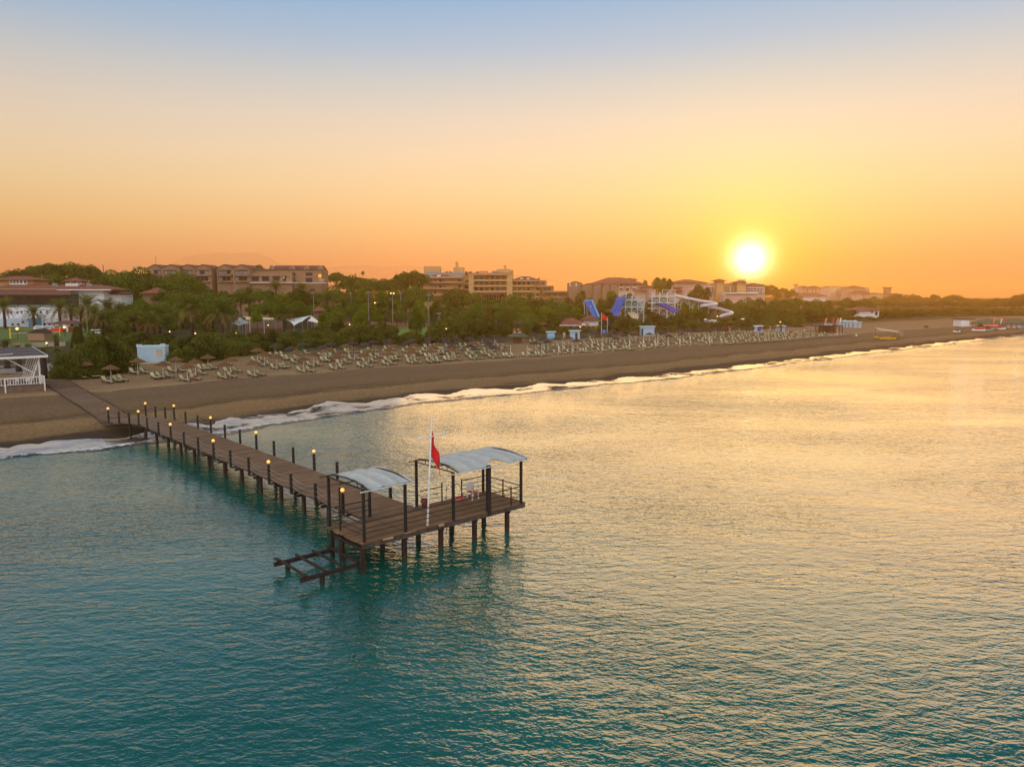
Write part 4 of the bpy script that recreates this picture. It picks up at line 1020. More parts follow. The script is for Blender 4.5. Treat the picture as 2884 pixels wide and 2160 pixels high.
def plant(kind, label, px, top, w, Y, group=None):
    """one tree whose crown top shows at pixel (px, top), crown w pixels wide, at distance Y"""
    global NTREE; NTREE += 1
    tp = aty(px, top, Y); x, y, ztop = tp; g = gz(x, y); rad = w * Y / F_PX / 2 * 1.04; H = max(ztop - g, 1.0)
    rz = rt.uniform(0, 6.28)
    if kind == 'pine':
        root = thing('umbrella_pine', label, 'pine tree', (x, y, g - .1), 0, group); ch = min(rad * 1.05, H * .72)
        inst('crown', rt.choice(PINE_C), root, (0, 0, H - ch * .98), (0, 0, rz), (rad, rad, ch / .72)); inst('trunk', rt.choice(PINE_T), root, (0, 0, 0), (0, 0, rz), (rad, rad, max(.6, (H - ch * .75))))
    elif kind in ('bush', 'tallbush'):
        root = thing('bush', label, 'bush', (x, y, g - .15), 0, group); P = BUSH_C if kind == 'bush' else BUSHT_C; hh = .95 if kind == 'bush' else 1.25
        inst('foliage', rt.choice(P), root, (0, 0, 0), (0, 0, rz), (rad, rad, H / hh)); inst('stems', ME_BS, root, (0, 0, 0), (0, 0, rz), (rad, rad, H * .8))
    elif kind in ('broad', 'dark'):
        root = thing('broadleaf_tree', label, 'tree', (x, y, g - .1), 0, group); P = BROAD_C if kind == 'broad' else DARKB_C; ch = min(H * .85, rad * (2.4 if kind == 'broad' else 2.0)); up = 1.6 if kind == 'broad' else 1.38
        inst('crown', rt.choice(P), root, (0, 0, H - ch), (0, 0, rz), (rad, rad, ch / up)); inst('trunk', ME_STEM, root, (0, 0, 0), (0, 0, rz), (rad * .8 + 1, rad * .8 + 1, H - ch * .5))
    elif kind == 'palm':
        root = thing('date_palm', label, 'palm tree', (x, y, g - .1), 0, group); fr_ = rad * 1.12; th = max(.8, H - fr_ * .78)
        inst('crown', rt.choice(PALM_C), root, (0, 0, th), (0, 0, rz), (fr_, fr_, fr_)); inst('trunk', ME_PT, root, (0, 0, 0), (0, 0, rz), (6.2, 6.2, th + .15))
    return root
def row(kind, desc, where, nodes, step, w, group, jt=5, kinds=None, skip=()):
    xs = [n[0] for n in nodes]; tops = [n[1] for n in nodes]; Ys = [n[2] for n in nodes]; x = xs[0]; k = 0
    while x <= xs[-1]:
        px = x + rt.uniform(-.25, .25) * step
        if not any(a <= px <= b for a, b in skip):
            k += 1
            kd = kind if kinds is None else rt.choice(kinds)
            dd = desc if isinstance(desc, str) else desc[kd]
            plant(kd, f'{dd} {where}, {ordw(k)} from the left', px, interp(px, xs, tops) + rt.uniform(-jt, jt), w * rt.uniform(.72, 1.38), interp(px, xs, Ys) * rt.uniform(.97, 1.03), group)
        x += step
DD = {'pine': 'domed pine', 'dark': 'dark round tree', 'broad': 'light green tree', 'bush': 'low bush', 'tallbush': 'tall bush', 'palm': 'palm'}

# skyline pines, placed one by one
for k, (px, top, w) in enumerate([(12, 775, 90), (52, 760, 90), (104, 742, 84), (150, 738, 78), (196, 741, 90), (255, 747, 86), (312, 763, 90)]):
    plant('pine', f'{ordw(k + 1)} pine from the left of the skyline dome behind the white restaurant', px, top, w, 330 + (k % 3) * 9, 'skyline pines behind the restaurant')
for k, (px, top, w) in enumerate([(80, 778, 90), (150, 772, 95), (215, 776, 95), (285, 782, 95), (345, 788, 90), (30, 790, 80)]):
    plant('pine', f'{ordw(k + 1)} lower pine of the second tier behind the white restaurant roof', px, top, w, 300, 'lower pines behind the restaurant')
for k, (px, top, w) in enumerate([(352, 764, 70), (395, 757, 125), (508, 767, 108), (448, 786, 90), (560, 800, 80)]):
    plant('pine', f'{ordw(k + 1)} pine from the left in front of the gabled brick building', px, top, w, 285, 'pines in front of the brick building')
for k, (px, top, w, Y) in enumerate([(716, 743, 60, 380), (946, 764, 62, 380), (990, 776, 80, 365), (1032, 777, 90, 365), (1080, 786, 70, 360), (1110, 785, 70, 355), (1140, 768, 84, 360), (1166, 764, 76, 372), (1190, 772, 50, 380)]):
    plant('pine', f'{ordw(k + 1)} skyline pine from the left between brick building and ochre hotel', px, top, w, Y, 'skyline pines between the buildings')
for k, (px, top, w, Y) in enumerate([(1022, 762, 12, 420), (1001, 770, 7, 420)]):
    o = plant('dark', ['thin ragged conifer standing above the skyline pines', 'tiny cypress tip above the skyline pines'][k], px, top, w, Y)
for k, (px, top, w, Y) in enumerate([(1285, 814, 110, 350), (1335, 826, 70, 345), (1450, 834, 120, 300), (1515, 842, 110, 295), (1575, 850, 110, 290), (1385, 842, 90, 310)]):
    plant('pine', f'{ordw(k + 1)} broad flat pine in front of the ochre hotel facade', px, top, w, Y, 'pines in front of the ochre hotel')
for k, (px, top, w, Y) in enumerate([(1815, 787, 26, 560), (1850, 778, 40, 450), (1868, 780, 46, 440), (1885, 783, 36, 450), (1962, 798, 60, 430), (1990, 806, 50, 420), (1640, 816, 50, 380), (1725, 815, 60, 370), (1770, 820, 60, 360)]):
    plant('dark', f'{ordw(k + 1)} dark tree standing before the red-roofed hotels near the waterslides', px, top, w, Y, 'trees before the red-roofed hotels')
# palms
PALMS = [(8, 828, 80, 226), (92, 850, 70, 230), (165, 832, 78, 222), (197, 848, 60, 238), (243, 819, 92, 222), (300, 831, 80, 216), (338, 842, 70, 214), (285, 866, 70, 200), (375, 862, 90, 192), (355, 828, 70, 260), (262, 846, 76, 210), (318, 858, 80, 204), (225, 850, 66, 226), (345, 880, 76, 190), (415, 868, 84, 190), (445, 846, 80, 205),
         (534, 812, 118, 186), (620, 824, 122, 184), (798, 846, 80, 188), (922, 814, 66, 256), (955, 872, 64, 196), (1006, 828, 66, 262), (1104, 836, 72, 236), (1166, 826, 76, 268), (1230, 834, 60, 290), (1338, 829, 58, 330),
         (1390, 850, 70, 250), (1448, 826, 46, 372), (1492, 820, 48, 375), (1440, 858, 70, 240), (1415, 832, 52, 330), (775, 782, 60, 300), (850, 790, 56, 300), (700, 800, 60, 290), (1040, 800, 50, 330), (1555, 834, 40, 372), (2105, 850, 60, 330), (2135, 845, 56, 345)]
PALMS.sort(key=lambda q: q[0])
for k, (px, top, w, Y) in enumerate(PALMS):
    plant('palm', f'date palm with drooping fronds, {ordw(k + 1)} from the left among the resort palms', px, top, w, Y, 'date palms in the resort garden')
for k, (px, top, w, Y) in enumerate([(722, 864, 38, 184), (907, 868, 46, 178), (850, 838, 70, 250), (1018, 856, 58, 186), (1066, 873, 28, 184), (1172, 866, 58, 200), (945, 858, 50, 215), (1280, 892, 60, 196)]):
    plant('broad', f'{ordw(k + 1)} small light green tree from the left beside the tennis courts and tent sails', px, top, w, Y, 'light green trees by the tennis courts')
for k, (px, top, w, Y) in enumerate([(1715, 872, 60, 240), (1760, 896, 90, 226), (1810, 905, 60, 224), (1845, 878, 80, 245), (1905, 884, 90, 245), (1960, 900, 80, 240)]):
    plant('tallbush', f'{ordw(k + 1)} large dense bush from the left in front of the waterslide towers', px, top, w, Y, 'dense bushes before the waterslides')

for k, (px, top, w, Y) in enumerate([(258, 884, 56, 214), (292, 880, 60, 212), (326, 874, 64, 211), (352, 866, 60, 215), (310, 858, 60, 222)]):
    plant('dark', f'{ordw(k + 1)} dense tree among the palms at the right end of the white restaurant', px, top, w, Y, 'dense trees beside the restaurant')
# tiers of garden trees filling the land behind the beach
row('pine', DD, 'below the brick building', [(365, 822, 262), (700, 818, 262), (930, 806, 300), (1160, 806, 320)], 44, 78, 'upper garden trees', 6, ['pine', 'pine', 'dark', 'broad'])
row('pine', DD, 'at mid height of the garden', [(350, 848, 236), (640, 850, 232), (900, 850, 245), (1180, 848, 262), (1420, 856, 262), (1600, 858, 270), (1800, 868, 290)], 40, 70, 'middle garden trees', 7, ['pine', 'pine', 'dark', 'broad'], skip=((640, 700), (1640, 1900)))
row('dark', DD, 'behind the front hedge', [(345, 885, 205), (500, 880, 200), (700, 905, 172)], 30, 56, 'lower garden trees', 6, ['dark', 'bush', 'tallbush', 'broad'], skip=((478, 560), (585, 720), (790, 830)))
row('dark', DD, 'behind the lifeguard tower', [(1250, 868, 235), (1300, 872, 230), (1420, 880, 226), (1500, 884, 232), (1560, 878, 250)], 30, 58, 'trees behind the lifeguard tower', 6, ['dark', 'tallbush', 'pine'])
row('dark', DD, 'under the red-roofed hotels', [(1600, 838, 330), (1700, 840, 320), (1860, 840, 330), (1960, 846, 330), (2080, 838, 380), (2200, 842, 400), (2340, 846, 420), (2440, 846, 450)], 32, 54, 'trees under the red-roofed hotels', 5, ['pine', 'dark', 'dark'])
row('dark', DD, 'behind the tube slide', [(1930, 862, 300), (2060, 862, 300), (2180, 864, 310), (2300, 868, 330), (2420, 876, 350), (2560, 872, 400)], 28, 52, 'trees behind the tube slide', 6, ['dark', 'pine', 'tallbush', 'broad'], skip=((1990, 2060), (2400, 2485)))
row('dark', DD, 'above the far sunbeds', [(2040, 892, 268), (2150, 888, 280), (2240, 884, 290), (2330, 882, 350), (2450, 888, 380), (2560, 886, 400)], 27, 50, 'trees above the far sunbeds', 5, ['dark', 'tallbush', 'bush'], skip=((2405, 2485),))
row('pine', DD, 'on the far shore skyline', [(2440, 842, 760), (2540, 830, 800), (2640, 833, 820), (2700, 836, 800), (2760, 843, 780), (2830, 840, 760), (2880, 832, 700)], 22, 52, 'trees on the far shore skyline', 6, ['pine', 'dark'])
row('dark', DD, 'on the far shore slope', [(2420, 852, 600), (2560, 850, 600), (2700, 852, 600), (2890, 846, 560)], 24, 58, 'trees on the far shore slope', 7, ['pine', 'dark'])
row('dark', DD, 'above the far beach huts', [(2500, 866, 500), (2600, 866, 500), (2760, 868, 490), (2890, 866, 480)], 26, 48, 'trees above the far beach huts', 4, ['dark', 'pine', 'broad'])
row('dark', DD, 'in the middle of the far shore wood', [(2490, 872, 440), (2600, 872, 445), (2760, 873, 450), (2890, 870, 450)], 20, 46, 'trees in the far shore wood', 4, ['dark', 'pine', 'broad'])
row('dark', DD, 'at the foot of the far shore wood', [(2500, 880, 405), (2640, 879, 415), (2760, 878, 420), (2890, 876, 420)], 18, 40, 'trees at the foot of the far wood', 4, ['dark', 'tallbush', 'bush'])
row('bush', DD, 'behind the far empty beach', [(2420, 893, 355), (2480, 896, 350), (2560, 890, 385), (2690, 884, 425), (2890, 880, 450)], 22, 40, 'bushes behind the far beach', 4, ['bush', 'tallbush', 'dark'])
row('pine', DD, 'on the hill beneath the sun', [(2090, 812, 760), (2150, 800, 800), (2180, 804, 800), (2240, 818, 780)], 14, 26, 'trees on the hill beneath the sun', 2, ['pine', 'dark'])
row('dark', DD, 'before the far yellow houses', [(2230, 838, 620), (2330, 858, 560), (2385, 838, 520), (2420, 852, 560), (2470, 852, 640), (2530, 848, 820), (2600, 853, 700)], 26, 46, 'trees before the far yellow houses', 4, ['dark', 'pine'])
# hedge of bushes along the back of the beach
row('bush', DD, 'beside the beach bar', [(172, 1000, 107), (215, 972, 110), (262, 964, 113), (305, 960, 116), (345, 966, 124)], 26, 84, 'bushes between the beach bar and the blue hut', 12, ['bush', 'tallbush'])
row('bush', DD, 'close beside the beach bar', [(190, 1030, 106), (235, 1010, 108), (290, 1000, 112), (320, 990, 114)], 34, 70, 'dark bushes beside the boardwalk', 6, ['bush'])
row('bush', DD, 'behind the pale blue hut', [(325, 940, 150), (400, 935, 150), (470, 945, 150), (540, 948, 148), (640, 950, 150)], 36, 90, 'bushes behind the pale blue hut', 10, ['bush', 'tallbush'])
row('bush', DD, 'behind the straw parasols', [(505, 985, 130), (560, 972, 133), (620, 966, 140), (700, 962, 148), (780, 955, 158), (860, 946, 166), (960, 940, 173)], 30, 74, 'bushes behind the straw parasols', 10, ['bush', 'bush', 'tallbush'])
row('bush', DD, 'below the tent sails', [(560, 945, 160), (700, 940, 166), (790, 935, 172), (880, 928, 178)], 34, 66, 'bushes below the tent sails', 6, ['bush', 'tallbush'])
row('bush', DD, 'below the tennis courts', [(890, 925, 176), (960, 910, 180), (1040, 903, 182), (1098, 908, 183), (1150, 936, 183), (1230, 932, 185)], 30, 68, 'bushes below the tennis courts', 10, ['bush', 'tallbush'], skip=((1108, 1138),))
row('bush', DD, 'behind the dark parasols', [(990, 946, 175), (1100, 950, 178), (1200, 940, 184), (1300, 934, 190), (1400, 936, 200)], 32, 66, 'bushes behind the dark parasols', 10, ['bush'])
row('bush', DD, 'left of the lifeguard tower', [(1245, 900, 196), (1330, 900, 200), (1395, 906, 206), (1425, 912, 212)], 30, 66, 'tall bushes by the lifeguard tower', 10, ['tallbush', 'bush'])
row('bush', DD, 'behind the blue kiosks', [(1485, 908, 220), (1540, 916, 222), (1600, 922, 222), (1660, 930, 222)], 26, 52, 'bushes behind the blue kiosks', 5, ['bush'])
row('bush', DD, 'behind the far dark parasols', [(1715, 915, 222), (1800, 912, 226), (1900, 915, 236), (2000, 908, 244), (2100, 904, 258), (2240, 900, 272)], 26, 54, 'bushes behind the far dark parasols', 10, ['bush', 'tallbush'])
# fan palms in front of the restaurant
for k, (px, top, w, Y) in enumerate([(15, 948, 50, 118), (78, 958, 50, 112), (120, 972, 40, 106), (160, 970, 40, 108), (48, 962, 40, 114), (155, 935, 34, 130)]):
    plant('palm', f'small bright green palm, {ordw(k + 1)} in the planting behind the beach bar', px, top, w, Y, 'small palms behind the beach bar')
for k, (px, top, w, Y) in enumerate([(218, 925, 46, 150), (262, 930, 50, 145), (300, 925, 60, 150), (340, 905, 60, 165)]):
    plant('tallbush', f'{ordw(k + 1)} shrub from the left on the lawn edge before the restaurant palms', px, top, w, Y, 'shrubs at the lawn edge')
print('trees', NTREE)
# ------------------------------------------------------------------ buildings
def unit_window(gl, fm):
    b = MB(); b.mat(0)
    b.box(-.5, .5, -.07, .0, -.5, -.44).box(-.5, .5, -.07, 0, .44, .5).box(-.5, -.44, -.07, 0, -.44, .44).box(.44, .5, -.07, 0, -.44, .44).box(-.02, .02, -.05, 0, -.44, .44)
    f = b.mesh('window_frame', fm)
    g = MB().quad((-.44, -.012, -.44), (.44, -.012, -.44), (.44, -.012, .44), (-.44, -.012, .44)).mesh('window_pane', gl)
    return f, g
WIN = {'dark': unit_window(M['glass'], M['darkwood']), 'curtain': unit_window(M['glasslight'], M['darkwood']), 'white': unit_window(M['glass'], M['white']), 'lit': unit_window(M['litroom'], M['darkwood'])}
class Bld:
    def __init__(s, name, label, cat, px, Y, group=None):
        p = aty(px, 850, Y); s.g = gz(p.x, p.y); s.o = Vector((p.x, p.y, s.g - .2)); s.Y = Y
        s.root = thing(name, label, cat, s.o, 0, group)
    def P(s, px, py, Y=None): return aty(px, py, Y or s.Y) - s.o
    def rect(s, px0, px1, top, bot, Y=None):
        a = s.P(px0, top, Y); b = s.P(px1, top if bot is None else bot, Y)
        return a.x, b.x, (0.0 if bot is None else b.z), a.z, a.y
    def block(s, name, m, px0, px1, top, bot=None, Y=None, dep=12.0, fwd=0.0, parent=None):
        x0, x1, z0, z1, y = s.rect(px0, px1, top, bot, Y)
        return MB().box(x0, x1, y - fwd, y + dep, z0, z1).build(name, m, parent or s.root)
    def hip(s, name, m, px0, px1, eave, h, Y=None, dep=12.0, ov=.6, fwd=0.0, parent=None):
        x0, x1, _, z, y = s.rect(px0, px1, eave, eave, Y)
        return MB().hip(x0, x1, y - fwd, y + dep, z, h, ov).build(name, m, parent or s.root)
    def win(s, px0, px1, top, bot, kind='dark', Y=None, off=.03):
        x0, x1, z0, z1, y = s.rect(px0, px1, top, bot, Y); f, g = WIN[kind]
        w = inst('window', f, s.root, ((x0 + x1) / 2, y - off, (z0 + z1) / 2), (0, 0, 0), (x1 - x0, 1, z1 - z0)); inst('pane', g, w)
        return w
    def gable(s, name, m, px0, px1, eave, peak, Y=None, dep=12.0, fwd=0.0, roof=None):
        """gable end facing the sea with a pitched roof running back"""
        x0, x1, _, ze, y = s.rect(px0, px1, eave, eave, Y); zp = s.P(px0, peak, Y).z; xm = (x0 + x1) / 2
        o = MB().prism([(x0, ze), (x1, ze), (xm, zp)], y - fwd, y + dep).build(name, m, s.root)
        if roof:
            t = .22; b = MB(); ov = .35
            for sx, xx in ((-1, x0), (1, x1)):
                k = (zp - ze) / (xm - x0)
                e = xx + sx * ov; zee = ze - k * ov
                b.add([(e, y - fwd - .3, zee + .02), (xm, y - fwd - .3, zp + .02), (xm, y + dep, zp + .02), (e, y + dep, zee + .02), (e, y - fwd - .3, zee + t), (xm, y - fwd - .3, zp + t), (xm, y + dep, zp + t), (e, y + dep, zee + t)],
                      [(3, 2, 1, 0), (4, 5, 6, 7), (0, 1, 5, 4), (1, 2, 6, 5), (2, 3, 7, 6), (3, 0, 4, 7)])
            b.build('roof', roof, s.root)
        return o

# white restaurant with brown tiled roofs
b = Bld('restaurant', 'white restaurant building with brown tiled roofs and dark glazed upper terrace', 'building', 150, 240)
b.block('wall', M['wall_white'], -60, 240, 866, None, 240, 14)
b.block('wall', M['wall_white'], 200, 292, 815, None, 248, 10)
b.block('wall', M['wall_white'], 285, 340, 830, None, 252, 8)
b.block('terrace_glazing', M['glass'], -60, 196, 828, 866, 242.5, 8)
for i, px in enumerate((-20, 14, 48, 80, 112, 144, 176, 196)): b.block('terrace_post', M['darkwood'], px - 1.2, px + 1.2, 829, 866, 240.2, .2)
for py in (838, 848, 858): b.block('terrace_rail', M['darkwood'], -60, 196, py, py + 1, 240.45, .1)
b.block('parapet', M['bluegrey'], -60, 198, 858, 866, 240.6, .15)
x0, x1, _, z, y = b.rect(-60, 199, 829, 829, 238.2); zt = b.P(0, 817, 244).z
b_ = MB().add([(x0, y, z), (x1, y, z), (x1 - 5, y + 7, zt), (x0, y + 7, zt), (x0, y, z - .3), (x1, y, z - .3), (x1 - 5, y + 7, zt - .3), (x0, y + 7, zt - .3)], [(0, 1, 2, 3), (7, 6, 5, 4), (0, 4, 5, 1), (1, 5, 6, 2), (2, 6, 7, 3), (3, 7, 4, 0)]).build('roof', M['tiledark'], b.root)
b.hip('roof', M['tile'], -60, 306, 815, 1.6, 246, 12, .6)
b.block('fascia', M['band'], -60, 158, 814, 816, 244.5, .3); b.block('fascia', M['white'], 158, 312, 815.4, 818, 245, .3)
b.hip('roof', M['tiledark'], 296, 342, 826, .8, 251, 8, .5)
# roof lantern and penthouse
b.block('roof_lantern', M['wall_white'], 184, 220, 798, 806, 250, 4); b.block('roof_lantern', M['wall_white'], 190, 216, 791, 800, 250.5, 3); b.hip('lantern_roof', M['tile'], 182, 222, 791, 1.1, 249.5, 4.6, .5)
for px in (193, 203, 211): b.win(px - 3, px + 4, 792.5, 799, 'white', 250.5)
b.block('penthouse', M['ochre'], -20, 93, 788, 806, 252, 8); b.hip('penthouse_roof', M['tile'], -22, 92, 788, 1.3, 251, 9, .8)
b.block('bay_window', M['white'], 26, 76, 788.5, 802, 251, 2)
for px in (28, 37, 46, 56, 67): b.win(px, px + 8, 790, 799, 'white', 251)
for px, w in ((148, 12), (243, 14)):
    x0, x1, z0, z1, y = b.rect(px, px + w, 797, 806, 250); MB().cyl((x0, y, z1 - .4), (x1, y + .4, z0 + .5), .45, .3, 10).box(x0, x1 + .6, y - .3, y + .5, z0 - .3, z0 + .3).build('roof_vent', M['grey'], b.root)
b.block('blue_wall', M['wallblue'], -60, 80, 898, None, 233, 5); b.block('blue_panel', M['skyblue'], 80, 94, 897, None, 233.2, 4)
for (px, py) in ((35, 914), (51, 914), (64, 907)):
    p = b.P(px, py, 232.9); MB().cyl((p.x, p.y, p.z), (p.x, p.y + .3, p.z), .42, .36, 14).cyl((p.x, p.y - .12, p.z), (p.x, p.y + .02, p.z), .22, .30, 12).build('wall_drum', M['timber'], b.root)
rr = random.Random(9)
for k, px in enumerate((18, 30, 46, 58, 76, 92, 112, 130, 150, 168, 182, 196, 215, 228)):
    b.win(px, px + rr.uniform(5, 8), 875 + rr.uniform(0, 2), 882 + rr.uniform(0, 3), rr.choice(['curtain', 'dark', 'curtain']), 240)
for r_ in range(5):
    for k in range(7):
        px = 105 + k * 18 + rr.uniform(-4, 4); py = 889 + r_ * 5.2 + rr.uniform(-1, 1)
        if rr.random() < .75: b.block('wall_niche', M['stonebase'] if rr.random() < .5 else M['glasslight'], px, px + rr.uniform(4, 11), py, py + 1.6, 239.92, .2)
for px in (112, 122, 136, 148, 205, 222): b.block('doorway', M['glass'], px, px + 5, 910, None, 239.9, .3)

# gabled brick terrace building on the ridge
b = Bld('brick_building', 'long tan brick apartment building with a row of gables on the ridge', 'building', 650, 330)
xs = [(414, 456, 0), (456, 505, 3), (505, 548, 0), (548, 594, 3)]
for px0, px1, dy in xs:
    b.block('wall', M['brick'], px0, px1 + .3, 756, None, 330 - dy, 14); b.gable('gable', M['brick'], px0, px1, 756.2, 746, 330 - dy, 14, .02, M['tiledark'])
b.block('wall', M['brick'], 594, 610, 757, None, 338, 10)
for px0, px1, dy in [(610, 655, 0), (655, 702, 3)]:
    b.block('wall', M['brick'], px0, px1 + .3, 756, None, 329 - dy, 14); b.gable('gable', M['brick'], px0, px1, 756.2, 746, 329 - dy, 14, .02, M['tiledark'])
b.block('wall', M['brick'], 702, 765, 762, None, 331, 12); b.hip('roof', M['tiledark'], 702, 765, 761, .8, 331, 12, .3)
b.block('terrace', M['brick'], 705, 822, 771, None, 327, 4)
b.block('wall', M['brick'], 762, 905, 759, None, 330, 12)
x0, x1, _, z, y = b.rect(764, 903, 759, 759, 329.6); o = MB().prism([(y - .3, z), (y + 12, z), (y + 6, z + 1.9)], x0, x1).build('roof', M['tiledark'], b.root); me = o.data   # prism is along y: swap to run along x
for v in me.vertices: v.co = (v.co.y, v.co.x, v.co.z)
me.flip_normals()
for px in (764, 823, 864, 902):
    x0, x1, _, z, y = b.rect(px - 7, px + 7, 759, 759, 329.6); xm = (x0 + x1) / 2
    MB().prism([(x0, z - .1), (x1, z - .1), (xm, z + 1.7)], y - .25, y + 3).build('party_gable', M['brick'], b.root)
    MB().bar((x0, y - .3, z), (xm, y - .3, z + 1.85), .3, .25).bar((xm, y - .3, z + 1.85), (x1, y - .3, z), .3, .25).build('coping', M['band'], b.root)
for px0, px1 in ((435, 452), (463, 496), (514, 542), (552, 588), (616, 650), (662, 697)):
    n = 2 if px1 - px0 < 30 else 3
    dyy = 327 if px0 in (463, 552) else 330 if px0 < 600 else 329 if px0 == 616 else 326
    for k in range(n):
        a = px0 + (px1 - px0) * k / n; c = px0 + (px1 - px0) * (k + .92) / n
        b.win(a, c, 762, 772, 'curtain' if rr.random() < .65 else 'dark', dyy); b.win(a, c, 779, 791, 'dark' if rr.random() < .7 else 'curtain', dyy)
    b.block('balcony', M['brick'], px0 - 4, px1 + 2, 773, 777.5, dyy - 1.4, 1.4); b.block('balcony', M['band'], px0 - 4, px1 + 2, 792.5, 794, dyy - 1.6, 1.6)
    b.block('lintel', M['darkwood'], px0 - 3, px1 + 1, 760.4, 761.4, dyy - .5, .5); b.block('lintel', M['darkwood'], px0 - 3, px1 + 1, 777.6, 778.6, dyy - .5, .5)
    for q in (px0 - 1, (px0 + px1) / 2): b.block('balcony_post', M['darkwood'], q - .5, q + .5, 761.5, 792, dyy - 1.5, .2)
for px0, px1 in ((710, 729), (738, 758), (768, 788), (796, 806)): b.win(px0, px1, 780, 792, 'dark', 327); b.block('lintel', M['darkwood'], px0 - 2, px1 + 2, 777.8, 779, 326.6, .4)
b.block('slab_edge', M['white'], 702, 918, 796, 797.6, 325.5, 2)
for px0, px1 in ((822, 832), (861, 880)):
    b.win(px0, px1, 768, 777, 'dark', 330); b.win(px0, px1, 783, 795, 'dark', 330)
b.win(797, 801, 780, 785, 'lit', 326.9); b.win(896, 906, 772, 782, 'lit', 329.9); b.block('bay', M['band'], 898, 911, 784, 794, 329, 4)
b.block('antenna', M['grey'], 438, 438.6, 722, 746, 333, .2)

# the big ochre hotel
b = Bld('hotel', 'large ochre resort hotel with stepped wings, balconies and rooftop chimneys', 'hotel', 1380, 420)
# left wing
b.block('wall', M['ochre'], 1166, 1302, 779, None, 420, 14); b.block('wall', M['ochre'], 1300, 1322, 784, None, 423, 10)
for top, ext in ((779, 0), (793, 3), (810, 6), (829, 8)):
    b.block('floor_band', M['band'], 1165 - ext, 1303, top + (1 if top > 780 else 0), top + 4, 417.6, 2.4)
    b.block('awning', M['tile'], 1162 - ext, 1305, top + 4.2, top + 6, 416.9, 3)
for t, bt in ((787, 794), (804, 811), (820, 827)):
    for px0, px1 in ((1178, 1186), (1212, 1219), (1222, 1229), (1237, 1244), (1247, 1254), (1289, 1299)):
        b.win(px0, px1, t, bt, rr.choice(['dark', 'curtain', 'dark']), 420)
    for q in (1174, 1206, 1232, 1260, 1282): b.block('pier_strip', M['ochre'], q - .8, q + .8, t - 3, bt + 2, 419.2, .78)
for k, py in enumerate((789, 806, 821, 838)):
    b.block('balcony', M['band'], 1309 - k * 1.5, 1322, py + 8, py + 12, 420, 3); b.win(1311 - k, 1321, py, py + 7, 'dark', 423)
# rooftop of the left wing
b.block('plant_room', M['ochre'], 1194, 1239, 750, 780, 426, 8); b.block('roof_screen', M['bluegrey'], 1195, 1304, 768, 780, 422, 1); b.block('roof_step', M['bluegrey'], 1203, 1232, 766, 769, 422.5, 2)
b.hip('dormer_roof', M['tiledark'], 1216, 1268, 778, 1.6, 420.5, 6, .2); b.block('dormer', M['white'], 1231, 1241, 775, 779, 419.6, 1)
b.block('plant_room', M['ochre'], 1277, 1306, 753, 784, 427, 8); b.block('chimney', M['ochre'], 1283, 1290, 737, 753.2, 428, 2.5)
for px in (1258, 1268, 1314, 1325, 1345): 
    p = b.P(px, 768, 424); MB().cyl((p.x, p.y, p.z - 1.4), (p.x, p.y, p.z), .6, .6, 10).cyl((p.x, p.y, p.z), (p.x, p.y, p.z + .5), .85, .85, 10).build('roof_vent', M['darkwood'], b.root)
b.block('link', M['ochre'], 1300, 1324, 768, None, 426, 8)
# centre wing
b.block('wall', M['ochre'], 1322, 1428, 772, None, 421, 14); b.block('side_pier', M['ochre'], 1320, 1334, 770, None, 416.5, 8); b.block('side_pier', M['ochre'], 1427, 1443, 773, None, 416.5, 8)
b.block('cornice', M['band'], 1318, 1434, 771, 775, 416, 2); b.block('roof_edge', M['tile'], 1318, 1435, 769, 771, 416.4, 8)
for t in (778, 794, 810):
    for k in range(6):
        px0 = 1336.5 + k * 15.1
        b.win(px0 + 1, px0 + 8, t, t + 9, 'curtain' if rr.random() < .6 else 'dark', 421); b.block('balcony_divider', M['band'], px0 + 11, px0 + 13, t, t + 9, 418.2, 2.7)
        b.block('balcony_rail', M['darkwood'], px0 - 1.5, px0 + 12.5, t + 6.5, t + 8, 416.9, .12)
    b.block('balcony', M['ochre'], 1334, 1428, t + 9, t + 14, 416.8, 4)
b.block('lobby_awning', M['tile'], 1352, 1410, 826, 830, 413, 4)
for k in range(7): b.block('lobby_column', M['band'], 1362 + k * 7, 1363.5 + k * 7, 830, 848, 416, .5)
b.block('lobby_glazing', M['glass'], 1350, 1420, 830, None, 419, .5)
b.block('roof_pergola', M['darkwood'], 1350, 1374, 764, 765.5, 424, 4); 
for px in (1352, 1362, 1372): b.block('pergola_post', M['darkwood'], px, px + 1, 765.5, 771, 424.3, .3)
b.block('plant_room', M['ochre'], 1399, 1437, 758, 773, 424, 8); b.block('plant_room', M['ochre'], 1426, 1446, 761, 795, 427, 6); b.block('chimney', M['ochre'], 1419, 1426, 747, 758.2, 426, 2.5); b.block('roof_cabin', M['bluegrey'], 1385, 1400, 763, 772, 423, 4)
